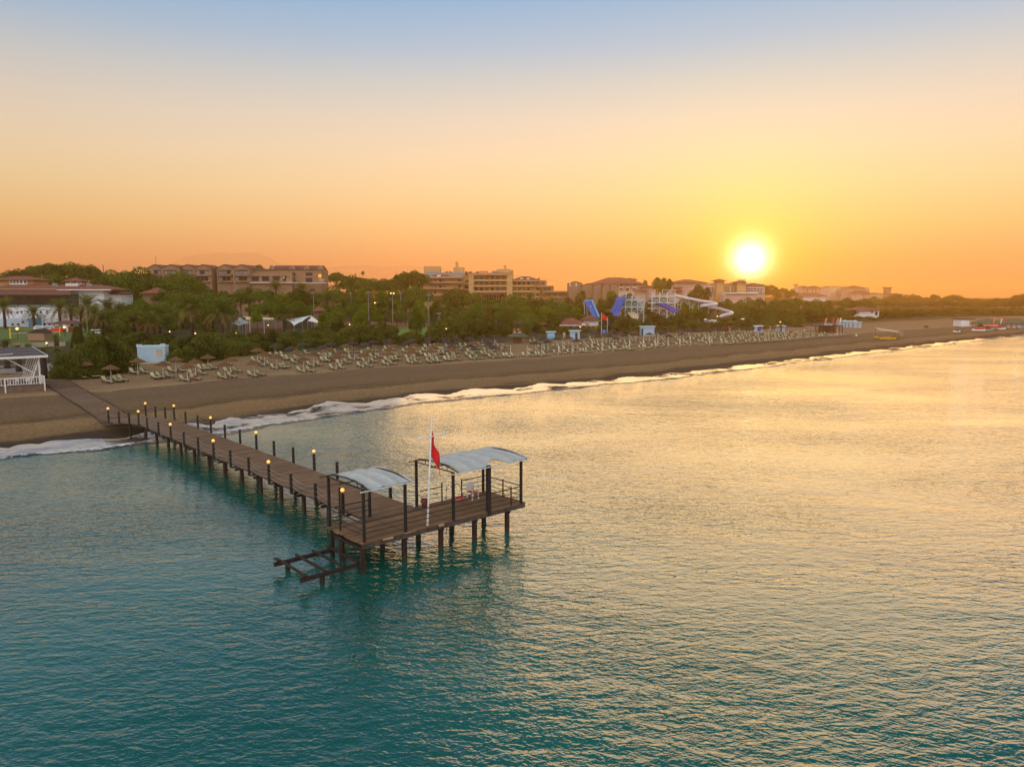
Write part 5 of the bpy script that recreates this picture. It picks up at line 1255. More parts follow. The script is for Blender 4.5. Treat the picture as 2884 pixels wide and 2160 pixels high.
# right wing, stepping down
b.block('wall', M['ochre'], 1443, 1520, 789, None, 421, 14); b.block('wall', M['ochre'], 1520, 1540, 790, None, 423, 12); b.block('wall', M['ochre'], 1538, 1560, 806, None, 422, 12); b.block('wall', M['ochre'], 1560, 1599, 820, None, 421.5, 12)
b.hip('roof', M['tiledark'], 1444, 1516, 788, 1.9, 424, 10, .3)
for px in (1465, 1484): b.block('skylight', M['white'], px, px + 8, 783, 787, 424.6, 1.5)
x0, x1, z0, z1, y = b.rect(1508, 1520, 782, 790, 423); MB().prism([(x0, z0), (x1, z0), (x1, z1 + .1)], y, y + 4).build('roof_fin', M['tiledark'], b.root)
for t, xa, xb in ((789, 1437, 1536), (804.5, 1512, 1558), (820, 1530, 1600)):
    b.block('floor_band', M['band'], xa, xb, t, t + 3, 418, 3); b.block('awning', M['tile'], xa - 1, xb + 2, t + 3.2, t + 4.8, 417.5, 3.4)
for t, xe in ((795, 1536), (811, 1556), (827, 1596)):
    px = 1446
    while px < xe - 8:
        b.win(px, px + 7, t, t + 7, 'curtain' if rr.random() < .55 else 'dark', 421 if px < 1512 else 420.9 if px > 1561 else 421)
        px += 13 if px < 1500 else 16
    b.block('balcony', M['ochre'], 1443, min(xe, 1506), t + 8, t + 12.5, 417.6, 3.4); b.block('balcony_rail', M['darkwood'], 1443, 1506, t + 6.8, t + 8, 417.6, .12)
for px in (1565, 1576, 1587): b.win(px, px + 7, 842, 850, 'curtain', 421.5)
b.block('floor_band', M['band'], 1562, 1600, 837, 840, 419.5, 2)

# tan gabled terrace houses
def simple_window_rows(b, xs, rows, Y, kinds=('dark', 'curtain'), w=6, h=7):
    for t in rows:
        for px in xs: b.win(px, px + w, t, t + h, rr.choice(kinds), Y)
b = Bld('terrace_house', 'tan brick terrace houses with pale gables beside the ochre hotel', 'house', 1680, 400)
for px0, px1, pk, dy in ((1602, 1640, 793, 14), (1640, 1676, 799, 4), (1672, 1700, 799, 0), (1698, 1722, 800, -3), (1720, 1742, 800, -5)):
    b.block('wall', M['brick'], px0, px1, pk + 6, None, 400 + dy, 12); b.gable('gable', M['brick'], px0, px1, pk + 6.1, pk, 400 + dy, 12, .02, M['tiledark'])
simple_window_rows(b, (1678, 1686, 1712), (812,), 396, w=5, h=8)
b.block('chimney', M['white'], 1604, 1606.5, 796, 806, 399, 1); b.block('chimney', M['white'], 1622, 1624, 797, 806, 399, 1)

b = Bld('red_roof_hotel', 'pale hotel with a broad low red hipped roof left of the dark tree', 'hotel', 1750, 500)
b.block('wall', M['pinkwall'], 1700, 1812, 799, None, 500, 18); b.hip('roof', M['tile'], 1668, 1812, 799, 4.3, 497, 24, .8); b.hip('upper_roof', M['tile'], 1756, 1794, 787, 1.2, 508, 10, .8)
b.block('upper_wall', M['pinkwall'], 1758, 1792, 787, 800, 509, 9)
simple_window_rows(b, (1746, 1764, 1783), (801, 813), 500, w=7, h=6)
for px in (1744, 1762, 1781): b.block('balcony', M['white'], px, px + 12, 807.5, 810.5, 498, 2)
b.block('antenna', M['grey'], 1730.5, 1731.2, 769, 786, 505, .2)
b = Bld('red_roof_lodge', 'small lodge with two red roofs just left of the white slide tower', 'house', 1825, 460)
b.block('wall', M['pinkwall'], 1792, 1818, 822, None, 460, 8); b.hip('roof', M['tile'], 1790, 1826, 820, 1.7, 459, 9, .4); b.block('wall', M['pinkwall'], 1806, 1846, 810, None, 468, 8); b.hip('roof', M['tile'], 1804, 1848, 809.5, 1.6, 467, 9, .4)

b = Bld('sunset_hotel', 'wide reddish hotel with two roofed towers directly below the sun', 'hotel', 2040, 540)
b.block('wall', M['pinkwall'], 1897, 2030, 797, None, 540, 18); b.hip('roof', M['tile'], 1895, 1990, 796, 2.4, 538, 20, .8)
b.block('tower', M['ochre'], 2020, 2040, 791, None, 533, 9); b.hip('tower_roof', M['tile'], 2014, 2046, 791, 1.4, 531, 12, .6)
b.block('wall', M['ochre'], 2036, 2080, 797, None, 541, 12); b.block('tower', M['ochre'], 2077, 2102, 795, None, 533, 9); b.hip('tower_roof', M['tile'], 2072, 2106, 795, 1.2, 531, 12, .5); b.block('tower_cap', M['ochre'], 2084, 2100, 788, 792, 536, 5)
b.block('wall', M['pinkwall'], 2100, 2155, 803, None, 538, 14); b.hip('roof', M['tile'], 2100, 2156, 803, 1.6, 536, 16, .6)
for t in (808, 814, 820): b.block('balcony', M['white'], 1985, 2022, t, t + 1.6, 537.5, 2.5); b.block('balcony', M['white'], 2104, 2152, t + 2, t + 3.4, 535.5, 2.5)
simple_window_rows(b, (1988, 1996, 2004, 2012), (809.8, 815.8), 540, w=5, h=4); simple_window_rows(b, (2106, 2115, 2124, 2133, 2142), (811.6, 817.6), 538, w=5, h=4)
b.block('stair_strip', M['white'], 2056, 2059, 805, 822, 540.6, .4); b.block('stair_strip', M['white'], 2067, 2071, 805, 822, 540.6, .4)
for t in (808, 818): 
    b.block('awning', M['tile'], 1898, 1924, t, t + 4, 536, 4)
b.block('canopy_roof', M['white'], 2045, 2136, 824, 827, 520, 10); b.block('podium', M['pinkwall'], 2040, 2140, 827, None, 522, 10)

# far cluster to the right of the sun
G = 'far hotel blocks beyond the beach'
b = Bld('chimney_tower', 'slim pale chimney tower at the start of the far hotels right of the sun', 'chimney', 2244, 980)
b.block('shaft', M['pinkwall'], 2241.5, 2247.5, 803, None, 980, 5); b.block('cap', M['tiledark'], 2239, 2250, 801, 803, 979, 7)
b = Bld('far_hotel', 'wide far pinkish hotel with wavy red roofs right of the chimney tower', 'hotel', 2290, 1000, G)
b.block('wall', M['pinkwall'], 2252, 2322, 812, None, 1000, 30); b.hip('roof', M['tile'], 2258, 2284, 811, 3, 998, 25, .6); b.hip('roof', M['tile'], 2282, 2318, 811, 3, 998, 25, .6); b.block('wall', M['pinkwall'], 2318, 2338, 814, None, 1003, 20)
b.hip('lower_roof', M['tile'], 2236, 2330, 834, 4, 960, 20, 1); b.block('lower_wall', M['wall_white'], 2262, 2326, 834, None, 962, 16)
simple_window_rows(b, (2262, 2272, 2286, 2296, 2306), (815, 821), 1000, w=4, h=3)
b = Bld('far_tower_block', 'pale yellow tower block with balconies, the tallest far building', 'tower block', 2356, 1060, G)
b.block('wall', M['yellowwall'], 2336, 2377, 806.5, None, 1060, 22); b.block('parapet', M['ochre'], 2335, 2378, 805.6, 807, 1059, 24)
simple_window_rows(b, (2356, 2361, 2366), (814, 820, 826, 832), 1060, w=3.4, h=3)
for t in (818, 824, 830): b.block('balcony', M['white'], 2353, 2366, t, t + 1, 1057.5, 2.5)
b.block('annex', M['yellowwall'], 2377, 2392, 814, None, 1066, 18)
b = Bld('far_red_roof_block', 'far apartment block with mansard red roofs beside the yellow tower block', 'apartment block', 2420, 1020, G)
b.block('wall', M['pinkwall'], 2390, 2448, 811, None, 1022, 24); b.hip('roof', M['tile'], 2389, 2440, 811, 3.4, 1020, 26, .6); b.block('wing', M['pinkwall'], 2401, 2448, 826, None, 1010, 10); b.hip('wing_roof', M['tile'], 2400, 2452, 826, 4.2, 1008, 12, .6)
simple_window_rows(b, (2407, 2430, 2436), (829, 836), 1010, w=3.5, h=3.5)
b = Bld('water_tower', 'round far water tower with a wide flat cap above the trees', 'water tower', 2499, 1050)
p = b.P(2499, 812, 1050); hz = p.z
MB().cyl((p.x, p.y, 0), (p.x, p.y, hz), 4.6, 4.8, 20).cyl((p.x, p.y, hz - 4.2), (p.x, p.y, hz - 3.2), 5.4, 5.4, 20).build('drum', M['brick'], b.root); MB().cyl((p.x, p.y, hz), (p.x, p.y, hz + 1.2), 6.6, 6.4, 20).build('cap', M['darkwood'], b.root)
b = Bld('yellow_houses', 'string of far pale yellow houses with small peaked roofs below the ridge', 'houses', 2560, 1000, None)
for px0, px1, top, Y in ((2450, 2490, 827, 1040), (2508, 2548, 830, 1020), (2548, 2570, 834, 1030), (2566, 2600, 838, 1000), (2600, 2644, 843, 960)):
    b.block('wall', M['yellowwall'], px0, px1, top, None, Y, 16); b.hip('roof', M['tiledark'], px0, px1, top, 2.2 if px0 != 2450 else 1.2, Y - 1, 18, .6)
simple_window_rows(b, (2514, 2522, 2530, 2540), (834,), 1020, w=3, h=3); simple_window_rows(b, (2606, 2616, 2630), (846,), 960, w=3.4, h=3); b.win(2560, 2565, 838, 842, 'lit', 1029.8)
b = Bld('white_villa', 'white two storey villa with a red roof among trees behind the far beach', 'house', 2455, 368)
b.block('wall', M['wall_white'], 2408, 2474, 874, None, 368, 9); b.hip('roof', M['tile'], 2404, 2478, 874, 1.9, 366.5, 12, .3)
for px in (2454,): b.win(px, px + 4, 876, 882, 'dark', 368)
b.block('balcony', M['glass'], 2466, 2473, 879, 888, 367.8, .3); b.block('balcony_post', M['white'], 2473, 2475, 874, 892, 366.8, .3)
b = Bld('red_roof_villa', 'low villa whose red roof peeps between bushes left of the white villa', 'house', 2330, 440)
b.block('wall', M['pinkwall'], 2268, 2398, 872, None, 440, 9); b.hip('roof', M['tile'], 2262, 2336, 869, 2.0, 438, 12, .4); b.hip('roof', M['tile'], 2330, 2402, 873, 2.2, 436, 12, .4)
b = Bld('garden_pavilion', 'small tiled garden pavilion half hidden by trees below the brick building', 'pavilion', 420, 262)
b.block('wall', M['brick'], 402, 455, 826, None, 262, 6); b.hip('roof', M['tile'], 396, 460, 826, 2.0, 261, 8, .4)
b = Bld('tennis_clubhouse', 'small red-roofed clubhouse behind the tent sails', 'hut', 892, 225)
b.block('wall', M['stonebase'], 884, 902, 876, None, 225, 4); b.hip('roof', M['tile'], 882, 903, 875, 1.1, 224, 5, .3)

# beach bar with red tiled roof behind the blue kiosks
b = Bld('beach_restaurant', 'beach restaurant with reddish tiled roof and white posts behind the blue kiosks', 'restaurant', 1580, 262)
b.block('wall', M['stonebase'], 1580, 1690, 918, None, 262, 8); b.hip('roof', M['tile'], 1570, 1660, 916, 2.4, 256, 12, .6); b.block('roof_lantern', M['band'], 1584, 1614, 902, 909, 261, 3); b.hip('lantern_roof', M['tiledark'], 1582, 1616, 902, .8, 260.5, 4, .3)
b.hip('roof', M['tiledark'], 1518, 1584, 914, 2.0, 258, 12, .5)
for px in (1578, 1594, 1616, 1638, 1652, 1664): b.block('post', M['white'], px, px + 1.6, 917, None, 255, .2)
b.block('fascia', M['white'], 1574, 1668, 915.5, 918, 254.6, .3)
x0, x1, z0, z1, y = b.rect(1636, 1652, 910, 917, 253.8); b_ = MB().prism([(x0 + (x1 - x0) * t, z0 + (z1 - z0) * math.sin(math.pi * t)) for t in [i / 8 for i in range(9)]], y, y + .4).build('arched_sign', M['white'], b.root)
b.block('sign_panel', M['redplastic'], 1632, 1637, 911.5, 916, 253.9, .3); b.block('sign_panel', M['redplastic'], 1653, 1658, 911.5, 916, 253.9, .3)
b.block('fence', M['white'], 1668, 1723, 928, None, 248, .2)
for px, nm in ((1588, 'tallest left'), (1679, 'tall'), (1693, 'third')):
    p = aty(px, 922, 245); z = gz(p.x, p.y); o = thing('closed_parasol', f'closed yellow parasol standing {"at the left end of the beach restaurant" if px == 1588 else "left of the red flag" if px == 1679 else "right beside the red flag pole"}', 'parasol', (p.x, p.y, z), 0, 'closed yellow parasols')
    h = aty(px, 913, 245).z - z
    MB().cyl((0, 0, 0), (0, 0, h), .05, .05, 6).build('pole', M['white'], o); MB().lathe([(.12, h * .3), (.38, h * .36), (.25, h * .7), (.04, h)], 10).build('cloth', M['yellow'], o)
def flagstaff(label, px, top, base, Y, m, fh, fw, group=None, fdir=1):
    p = aty(px, base, Y); z = gz(p.x, p.y); h = aty(px, top, Y).z - z
    o = thing('flagpole', label[0], 'flagpole', (p.x, p.y, z)); MB().cyl((0, 0, 0), (0, 0, h), .07, .05, 8).build('pole', M['white'], o)
    fl = MB(); NI, NJ = 8, 10; g = []
    for i in range(NI):
        for j in range(NJ):
            u_ = j / (NJ - 1); v_ = i / (NI - 1)
            g.append((.06 + fdir * u_ * fw, .12 * math.sin(u_ * 6 + v_), h - .1 - v_ * fh * (1 - .25 * u_) - u_ * fh * .9))
    fl.add(g, [(i * NJ + j, i * NJ + j + 1, (i + 1) * NJ + j + 1, (i + 1) * NJ + j) for i in range(NI - 1) for j in range(NJ - 1)], True)
    q = fl.build('flag', m, None, (p.x, p.y, z)); tag(q, label[1], 'flag')
flagstaff(('pale flagpole standing left of the blue sign on the beach', 'bright red flag flying left of the blue sign on the beach'), 1693.5, 881, 945, 216, M['red'], 1.4, 1.7)
flagstaff(('white flagpole standing right of the blue sign on the beach', 'dark blue flag hanging limp right of the blue sign'), 1710, 893, 945, 216, M['violet'], 1.8, .25)
sg = aty(1701, 933, 215); z = gz(sg.x, sg.y); o = thing('beach_sign', 'square blue beach sign with a small white emblem between two flagpoles', 'sign', (sg.x, sg.y, z)); w = 6 * 215 / F_PX; h0, h1 = aty(1701, 939, 215).z - z, aty(1701, 928, 215).z - z
MB().box(-w, w, -.04, .04, h0, h1).build('panel', M['signblue'], o); MB().box(-w + .05, -w + .15, 0, .1, 0, h0).box(w - .15, w - .05, 0, .1, 0, h0).build('legs', M['grey'], o)
MB().add([(-.16, -.05, h0 + .75), (.16, -.05, h0 + .75), (.0, -.05, h0 + .55)], [(0, 2, 1)]).box(-.3, .3, -.05, -.042, h0 + .3, h0 + .36).build('emblem', M['white'], o)
# street-side board seen over the bushes
b = Bld('goal_board', 'dark board with a white top bar and red edge above the bushes', 'board', 1483, 236); b.block('panel', M['black'], 1475, 1491, 897, 909, 236, .2); b.block('top_bar', M['white'], 1474.5, 1492, 895.5, 897, 235.9, .3); b.block('red_edge', M['redplastic'], 1472.5, 1475, 899, 908, 235.9, .3); b.block('post', M['grey'], 1491.4, 1492.6, 897, None, 236, .2)
# ------------------------------------------------------------------ huts and small beach structures
def kiosk(label, px0, px1, top, base, Y, m, roofm, dep=3.0, board=None, door=None, group=None, cut=False, door_m=None):
    c = (px0 + px1) / 2; p = aty(c, base, Y); z = gz(p.x, p.y); o = thing('beach_kiosk', label, 'kiosk', (p.x, p.y, z - .1), 0, group)
    w = (px1 - px0) * Y / F_PX / 2; h = aty(c, top, Y).z - z + .1
    MB().box(-w, w, 0, dep, 0, h).build('wall', m, o)
    if cut: # parapet with raised ends
        MB().box(-w - .08, w + .08, -.08, dep + .08, h - .02, h + .22).box(-w - .08, -w * .55, -.08, .12, h + .22, h + .5).box(w * .62, w + .08, -.08, .12, h + .22, h + .5).build('parapet', roofm, o)
    else: MB().box(-w - .35, w + .35, -.35, dep + .3, h, h + .18).build('roof', roofm, o)
    if board: MB().box(-w * board[0], w * board[0], -.06, -.005, h * board[1], h * board[2]).build('poster', board[3], o)
    if door: MB().box(w * door[0], w * door[1], -.05, -.004, .1, h * .8).build('door', door_m or M['darkwood'], o)
    return o, w, h, dep
# pale blue board hut, angled
p = at(382, 1025, 1.95); hut = thing('beach_hut', 'pale blue boarded hut with a notched parapet behind the straw parasols', 'hut', (p.x + .4, p.y, 1.85), R(12))
W_, D_, H_ = 4.55, 2.6, 3.0
MB().box(0, W_, 0, D_, 0, H_).build('wall', M['bluehut'], hut)
for k in range(12): MB().box(.02, W_ - .02, -.014, -.003, .08 + k * .235, .28 + k * .235).build('board', M['bluehut'], hut)
MB().box(-.07, W_ + .07, -.07, D_ + .07, H_, H_ + .22).build('parapet', M['bluetrim'], hut)
MB().prism([(-.08, H_ + .22), (1.0, H_ + .22), (.75, H_ + .52), (-.08, H_ + .52)], -.08, .1).build('parapet_end', M['bluetrim'], hut); MB().prism([(W_ - 1.0, H_ + .22), (W_ + .08, H_ + .22), (W_ + .08, H_ + .6), (W_ - .7, H_ + .6)], -.08, .1).build('parapet_end', M['bluetrim'], hut)
MB().box(-.05, -.004, .4, 1.2, .05, 2.3).build('door', M['darkwood'], hut); MB().box(3.1, 4.0, -.05, -.016, 1.35, 2.45).build('wall_box', M['beige'], hut); MB().box(3.0, 4.05, -.1, -.05, 2.45, 2.52).build('wall_box_lid', M['band'], hut)
p = at(560, 1022, 2.05); q = [at(395, 1030, 2.0), at(520, 1024, 2.0), at(540, 1016, 2.0), at(480, 1014, 2.0)]
mb = MB().add([(v.x, v.y, gz(v.x, v.y) + .06) for v in q] + [(v.x, v.y, gz(v.x, v.y) - .3) for v in q], [(0, 1, 2, 3), (4, 7, 6, 5), (0, 4, 5, 1), (1, 5, 6, 2), (2, 6, 7, 3), (3, 7, 4, 0)])
tag(mb.build('path', M['beige']), kind='structure', label='pale paved path beside the blue hut')
GK = 'small kiosks along the back of the beach'
kiosk('open blue kiosk with a flat roof right of the lifeguard tower', 1541, 1563, 936, 956, 198, M['skyblue'], M['bluetrim'], 2.2, (.8, .45, .85, M['bluehut']), None, GK)
kiosk('pale blue kiosk beside the beige panel, nearer the blue sign', 1606, 1633, 933, 956, 198, M['bluehut'], M['bluetrim'], 2.2, None, (.05, .5), GK)
kiosk('larger white blue cabin under the trees by the waterslides', 1806, 1843, 921, 946, 214, M['bluehut'], M['bluetrim'], 3, None, (-.98, -.72), GK)
kiosk('violet blue kiosk with white roof right below the sun', 2130, 2147, 919, 936, 236, M['wallblue'], M['white'], 2.2, (.7, .3, .85, M['violet']), None, GK)
kiosk('white blue kiosk with flat roof, second below the sun', 2192, 2210, 919, 937, 236, M['bluehut'], M['white'], 2.2, None, (-.5, 0), GK)
b = Bld('poster_panel', 'narrow beige poster panel between the two blue kiosks by the lifeguard tower', 'panel', 1589, 198); b.block('board', M['beige'], 1585.5, 1592.5, 937, None, 198, .4); b.block('frame_bar', M['stonebase'], 1585, 1593, 946, 948, 197.8, .15)
b = Bld('poster_panel', 'narrow pale poster panel between the two kiosks below the sun', 'panel', 2169, 236); b.block('board', M['beige'], 2166, 2172, 918.5, None, 236, .3); b.block('frame_bar', M['stonebase'], 2166, 2172, 930, 931.5, 235.8, .15)
b = Bld('orange_chairs', 'small orange cluster of beach furniture at the hedge beneath the sun', 'furniture', 2052, 246); b.block('back', M['orange'], 2046, 2053, 919.5, 930, 246, .3); b.block('back', M['orange'], 2050, 2058, 923, 932, 245, .3)
b = Bld('toilet_block', 'light blue toilet block with doors behind the platform with feather flags', 'toilet block', 2400, 272)
b.block('wall', M['bluehut'], 2376, 2410, 906, None, 272, 5); b.block('wall', M['bluehut'], 2408, 2427, 908, None, 272.5, 4); b.block('parapet', M['bluetrim'], 2373, 2414, 904, 906.2, 271.6, 5.4); b.block('parapet', M['bluetrim'], 2405, 2430, 907, 908.6, 271.9, 5)
for px in (2379, 2389, 2400): b.block('door', M['grey'], px, px + 5, 910, None, 271.9, .2)
b.block('door', M['beige'], 2415, 2419, 911, None, 272.4, .2); b.block('roof_unit', M['white'], 2380, 2384, 902, 904.2, 273, 1); b.block('roof_unit', M['white'], 2408, 2412, 902, 904.2, 273, 1)

# lifeguard tower
p = aty(1458, 972, 182); z = gz(p.x, p.y); lt = thing('lifeguard_tower', 'two storey wooden lifeguard tower with green roof and life rings among dark parasols', 'lifeguard tower', (p.x, p.y, z))
k = 182 / F_PX
def lz(py): return aty(1458, py, 182).z - z
for sx in (-1, 1):
    for sy in (0, 1.8): MB().bar((sx * 12 * k, sy, 0), (sx * 12 * k, sy, lz(949)), .14).build('post', M['timber'], lt)
MB().box(-10 * k, 10 * k, .3, 1.6, .1, lz(952)).build('cabin', M['timber'], lt)
MB().lathe([(32 * k, lz(948)), (17 * k, lz(941)), (15 * k, lz(940)), (.2, lz(940))], 8, (0, .9, 0)).lathe([(.2, lz(949)), (31 * k, lz(949)), (32 * k, lz(948))], 8, (0, .9, 0)).build('lower_roof', M['green'], lt)
MB().box(-14 * k, 14 * k, 0, 1.9, lz(939.5), lz(938)).build('upper_deck', M['timber'], lt)
for sx in (-1, 1):
    for sy in (0.05, 1.85): MB().bar((sx * 9 * k, sy, lz(938)), (sx * 9 * k, sy, lz(911)), .07).build('upper_post', M['timber'], lt)
for py in (926, 930, 934): MB().box(-13 * k, 13 * k, -.03, .02, lz(py) - .06, lz(py) + .02).build('railing', M['timber'], lt)
MB().lathe([(16 * k, lz(911)), (.02, lz(904.5))], 10, (0, .9, 0)).lathe([(.02, lz(911)), (16 * k, lz(911))], 10, (0, .9, 0)).build('upper_roof', M['thatch'], lt); MB().cyl((0, .9, lz(905)), (0, .9, lz(899)), .03, .03, 6).build('mast', M['grey'], lt)
def ring(cx, cz, r, m, par, y=-.08):
    pts = [(cx + r * math.cos(t * math.pi / 8), y, cz + r * math.sin(t * math.pi / 8)) for t in range(17)]
    MB().tube(pts, r * .28, 6).build('life_ring', m, par)
ring(-9 * k, lz(930), .26, M['orange'], lt); ring(6.5 * k, lz(930), .26, M['redplastic'], lt); ring(2 * k, lz(929), .2, M['white'], lt); ring(18 * k, lz(956), .3, M['orange'], lt)
for cx in (-9, 5): MB().box(cx * k - .4, cx * k + .4, -.1, -.04, lz(937), lz(935.6)).build('white_sign', M['white'], lt)

# platform bar with feather flags, far down the beach
b = Bld('beach_platform', 'dark raised timber platform with railings below four feather flags', 'platform', 2335, 240)
b.block('deck', M['darkwood'], 2296, 2375, 917, 919, 240, 7)
for px in (2297, 2308, 2318, 2330, 2342, 2354, 2364, 2373): b.block('post', M['darkwood'], px, px + 1.2, 919, None, 240, .3)
for py in (921, 925, 929): b.block('railing', M['darkwood'], 2297, 2374, py, py + .8, 240.1, .15)
b.block('enclosure', M['timber'], 2316, 2352, 919, None, 242, 3)
w0 = b.rect(2321, 2345, 911, 917, 239.6); sgn = MB().box(w0[0], w0[1], w0[4], w0[4] + .2, w0[2], w0[3]).build('sign', M['bluegrey'], b.root)
mb = MB(); n_ = 9
for i in range(n_):
    if i == 4: continue
    xx = w0[0] + .18 + i * (w0[1] - w0[0] - .3) / n_; mb.box(xx, xx + .07, w0[4] - .02, w0[4] - .004, w0[2] + .2, w0[3] - .2).box(xx, xx + .2, w0[4] - .02, w0[4] - .004, w0[2] + (.35 if i % 2 else .2), w0[2] + (.42 if i % 2 else .27))
mb.build('lettering', M['white'], sgn)
def feather(label, px, top, base, Y, m, lean=.1, w=.7, group='feather flags on the beach'):
    p = aty(px, base, Y); h = aty(px, top, Y).z - p.z; o = thing('feather_flag', label, 'feather flag', p, 0, group)
    MB().cyl((0, 0, 0), (lean * .3, 0, h), .03, .03, 6).build('pole', M['grey'], o)
    MB().add([(0, .0, h * .12), (lean, 0, h * .98), (lean + w, 0, h), (w * .45, 0, h * .16), (0, .03, h * .12), (lean, .03, h * .98), (lean + w, .03, h), (w * .45, .03, h * .16)], [(0, 3, 2, 1), (4, 5, 6, 7), (0, 1, 5, 4), (1, 2, 6, 5), (2, 3, 7, 6), (3, 0, 4, 7)]).build('cloth', m, o)
feather('orange feather flag at the left end of the dark beach platform', 2322, 896, 917, 240, M['orange'], .25); feather('coral feather flag right of the sign on the dark beach platform', 2345, 896, 917, 240, M['redplastic'], .05, .55); feather('orange red feather flag, third on the dark beach platform', 2355, 896, 917, 240, M['orange'], .3, .6); feather('white feather flag, last on the dark beach platform', 2364, 896, 917, 240, M['white'], .1, .55)
feather('orange feather flag left of the far green pavilions', 2796, 896, 915, 281, M['orange'], .3, .7); feather('pale feather flag in the middle before the far green pavilions', 2817, 898, 915, 281, M['white'], .2, .5); feather('red feather flag rightmost before the far green pavilions', 2825, 896, 915, 281, M['redplastic'], .2, .6)

# kayak rack under a canopy
p = aty(2512, 946, 214); z = gz(p.x, p.y); o = thing('kayak_shelter', 'low shelter with a pale sloping canopy on the empty far beach', 'shelter', (p.x, p.y, z)); k = 214 / F_PX
def kz(py): return aty(2512, py, 214).z - z
MB().add([(-37 * k, 0, kz(930)), (25 * k, 0, kz(938)), (36 * k, 5, kz(934)), (-26 * k, 5, kz(925)), (-37 * k, 0, kz(929.4)), (25 * k, 0, kz(937.4)), (36 * k, 5, kz(933.4)), (-26 * k, 5, kz(924.4))], [(3, 2, 1, 0), (4, 5, 6, 7), (0, 1, 5, 4), (1, 2, 6, 5), (2, 3, 7, 6), (3, 0, 4, 7)]).build('canopy', M['beige'], o)
for x, y, pz in ((-34, .2, 930), (22, .2, 938), (33, 4.8, 935), (-24, 4.8, 926)): MB().bar((x * k, y, 0), (x * k, y, kz(pz)), .08).build('post', M['timber'], o)
for py in (937, 941, 945): MB().box(24 * k, 36 * k, .5, 4.5, kz(py) - .06, kz(py)).build('rack_shelf', M['beige'], o)
def hull(b, L, Wd, Hh, m_i=0):
    n = 13; ring_ = []
    for i in range(n):
        t = i / (n - 1); w = Wd * math.sin(math.pi * t) ** .6 + .01; sh = Hh * (.25 + .35 * (2 * t - 1) ** 2)
        x = (t - .5) * L
        ring_.append([(x, -w / 2, sh + Hh * .35), (x, -w * .3, sh * .4), (x, 0, sh * .2), (x, w * .3, sh * .4), (x, w / 2, sh + Hh * .35), (x, 0, sh + Hh * .55)])
    vs = [v for r in ring_ for v in r]; fs = []
    for i in range(n - 1):
        for j in range(6): fs.append((i * 6 + j, (i + 1) * 6 + j, (i + 1) * 6 + (j + 1) % 6, i * 6 + (j + 1) % 6))
    b.mat(m_i).add(vs, fs, True); return b
for i, (dx, dy, m, nm) in enumerate(((-8, .8, 'yellowpaint', 'yellow kayak nearest the sea'), (-2, 2.0, 'redplastic', 'red kayak in the middle'), (-12, 3.0, 'yellowpaint', 'yellow kayak at the back'))):
    q = hull(MB(), 4.6, .75, .5).build('kayak', M[m], None, (p.x + dx * k, p.y + dy, z + .1 + .12 * i), R(-12)); tag(q, f'{nm} under the pale sloping canopy on the far beach', 'kayak', 'kayaks under the canopy')
# far right: boats, hut, green pavilions
b = Bld('beach_shack', 'white boxy beach shack with dark roof at the far right of the beach', 'hut', 2730, 291); b.block('wall', M['wall_white'], 2707, 2741, 900, None, 291, 5); b.block('roof', M['darkwood'], 2705, 2748, 898, 900.4, 290.6, 6); b.block('side', M['ochre'], 2732, 2740, 900.6, 914, 290.8, .3); b.block('porch_roof', M['grey'], 2740, 2766, 907, 908.4, 289.5, 5)
for px in (2744, 2764): b.block('porch_post', M['white'], px, px + 1, 908, None, 290, .3)
b = Bld('green_pavilion', 'low far pavilions with grey green roofs at the right edge', 'pavilion', 2840, 285)
b.hip('roof', M['green'], 2775, 2838, 913, 2.0, 283, 10, .4); b.hip('roof', M['green'], 2830, 2930, 911, 1.8, 285, 10, .4); b.block('wall', M['grey'], 2782, 2930, 913, None, 285.5, 6)
for px in (2800, 2835, 2852, 2868): b.block('opening', M['beige'], px, px + 9, 915, None, 285.2, .3)
b.block('sign', M['skyblue'], 2864, 2874, 917, 923, 285, .2)
cols = [('redplastic', 'white'), ('blue', 'white'), ('green', 'yellowpaint'), ('redplastic', 'white'), ('orange', 'white'), ('skyblue', 'yellow')]
for i, (px, py, L, m, nm, rz) in enumerate([(2765, 924, 4.6, 'redplastic', 'dark red and white boat at the left of the boat stack', -6), (2756, 930, 4.2, 'white', 'white upturned hull lying nearest the sea', -20), (2781, 929, 4.4, 'skyblue', 'blue pedal boat in the middle of the row', -24), (2788, 928, 4.4, 'green', 'green pedal boat in the middle of the row', -24),
                                    (2800, 928, 4.6, 'redplastic', 'red boat right of the green pedal boat', -10), (2812, 926, 4.6, 'white', 'white boat at the right end of the row', -8), (2790, 917, 5.5, 'orange', 'orange boat raised at the back of the group', 4), (2803, 920, 4.8, 'redplastic', 'dark red boat behind the white boat', 0)]):
    q = aty(px, py, 259 - i * 0.2); zz = gz(q.x, q.y); b = hull(MB(), L, 1.5, .75); o = b.build('small_boat', M[m], None, (q.x, q.y, max(zz, q.z - .4)), R(rz)); tag(o, f'{nm} on the far sand', 'boat', 'small boats on the far beach'); hull(MB(), L * .9, 1.1, .2).build('deck', M['white'], o, (0, 0, .42))
for i, (px, py, m, nm) in enumerate([(2695, 931, 'white', 'pale jet ski resting alone on the far empty sand'), (2608, 921, 'darkwood', 'dark small object left on the far sand by the hedge'), (2270, 933, 'white', 'pale upturned dinghy near the platform with feather flags')]):
    q = at(px, py, 2.0); o = hull(MB(), 2.4, .9, .6).build('beached_craft', M[m], None, (q.x, q.y, gz(q.x, q.y)), R(20 * i)); tag(o, nm, 'boat'); MB().box(-.2, .6, -.2, .2, .35, .75).build('saddle', M['black'], o)
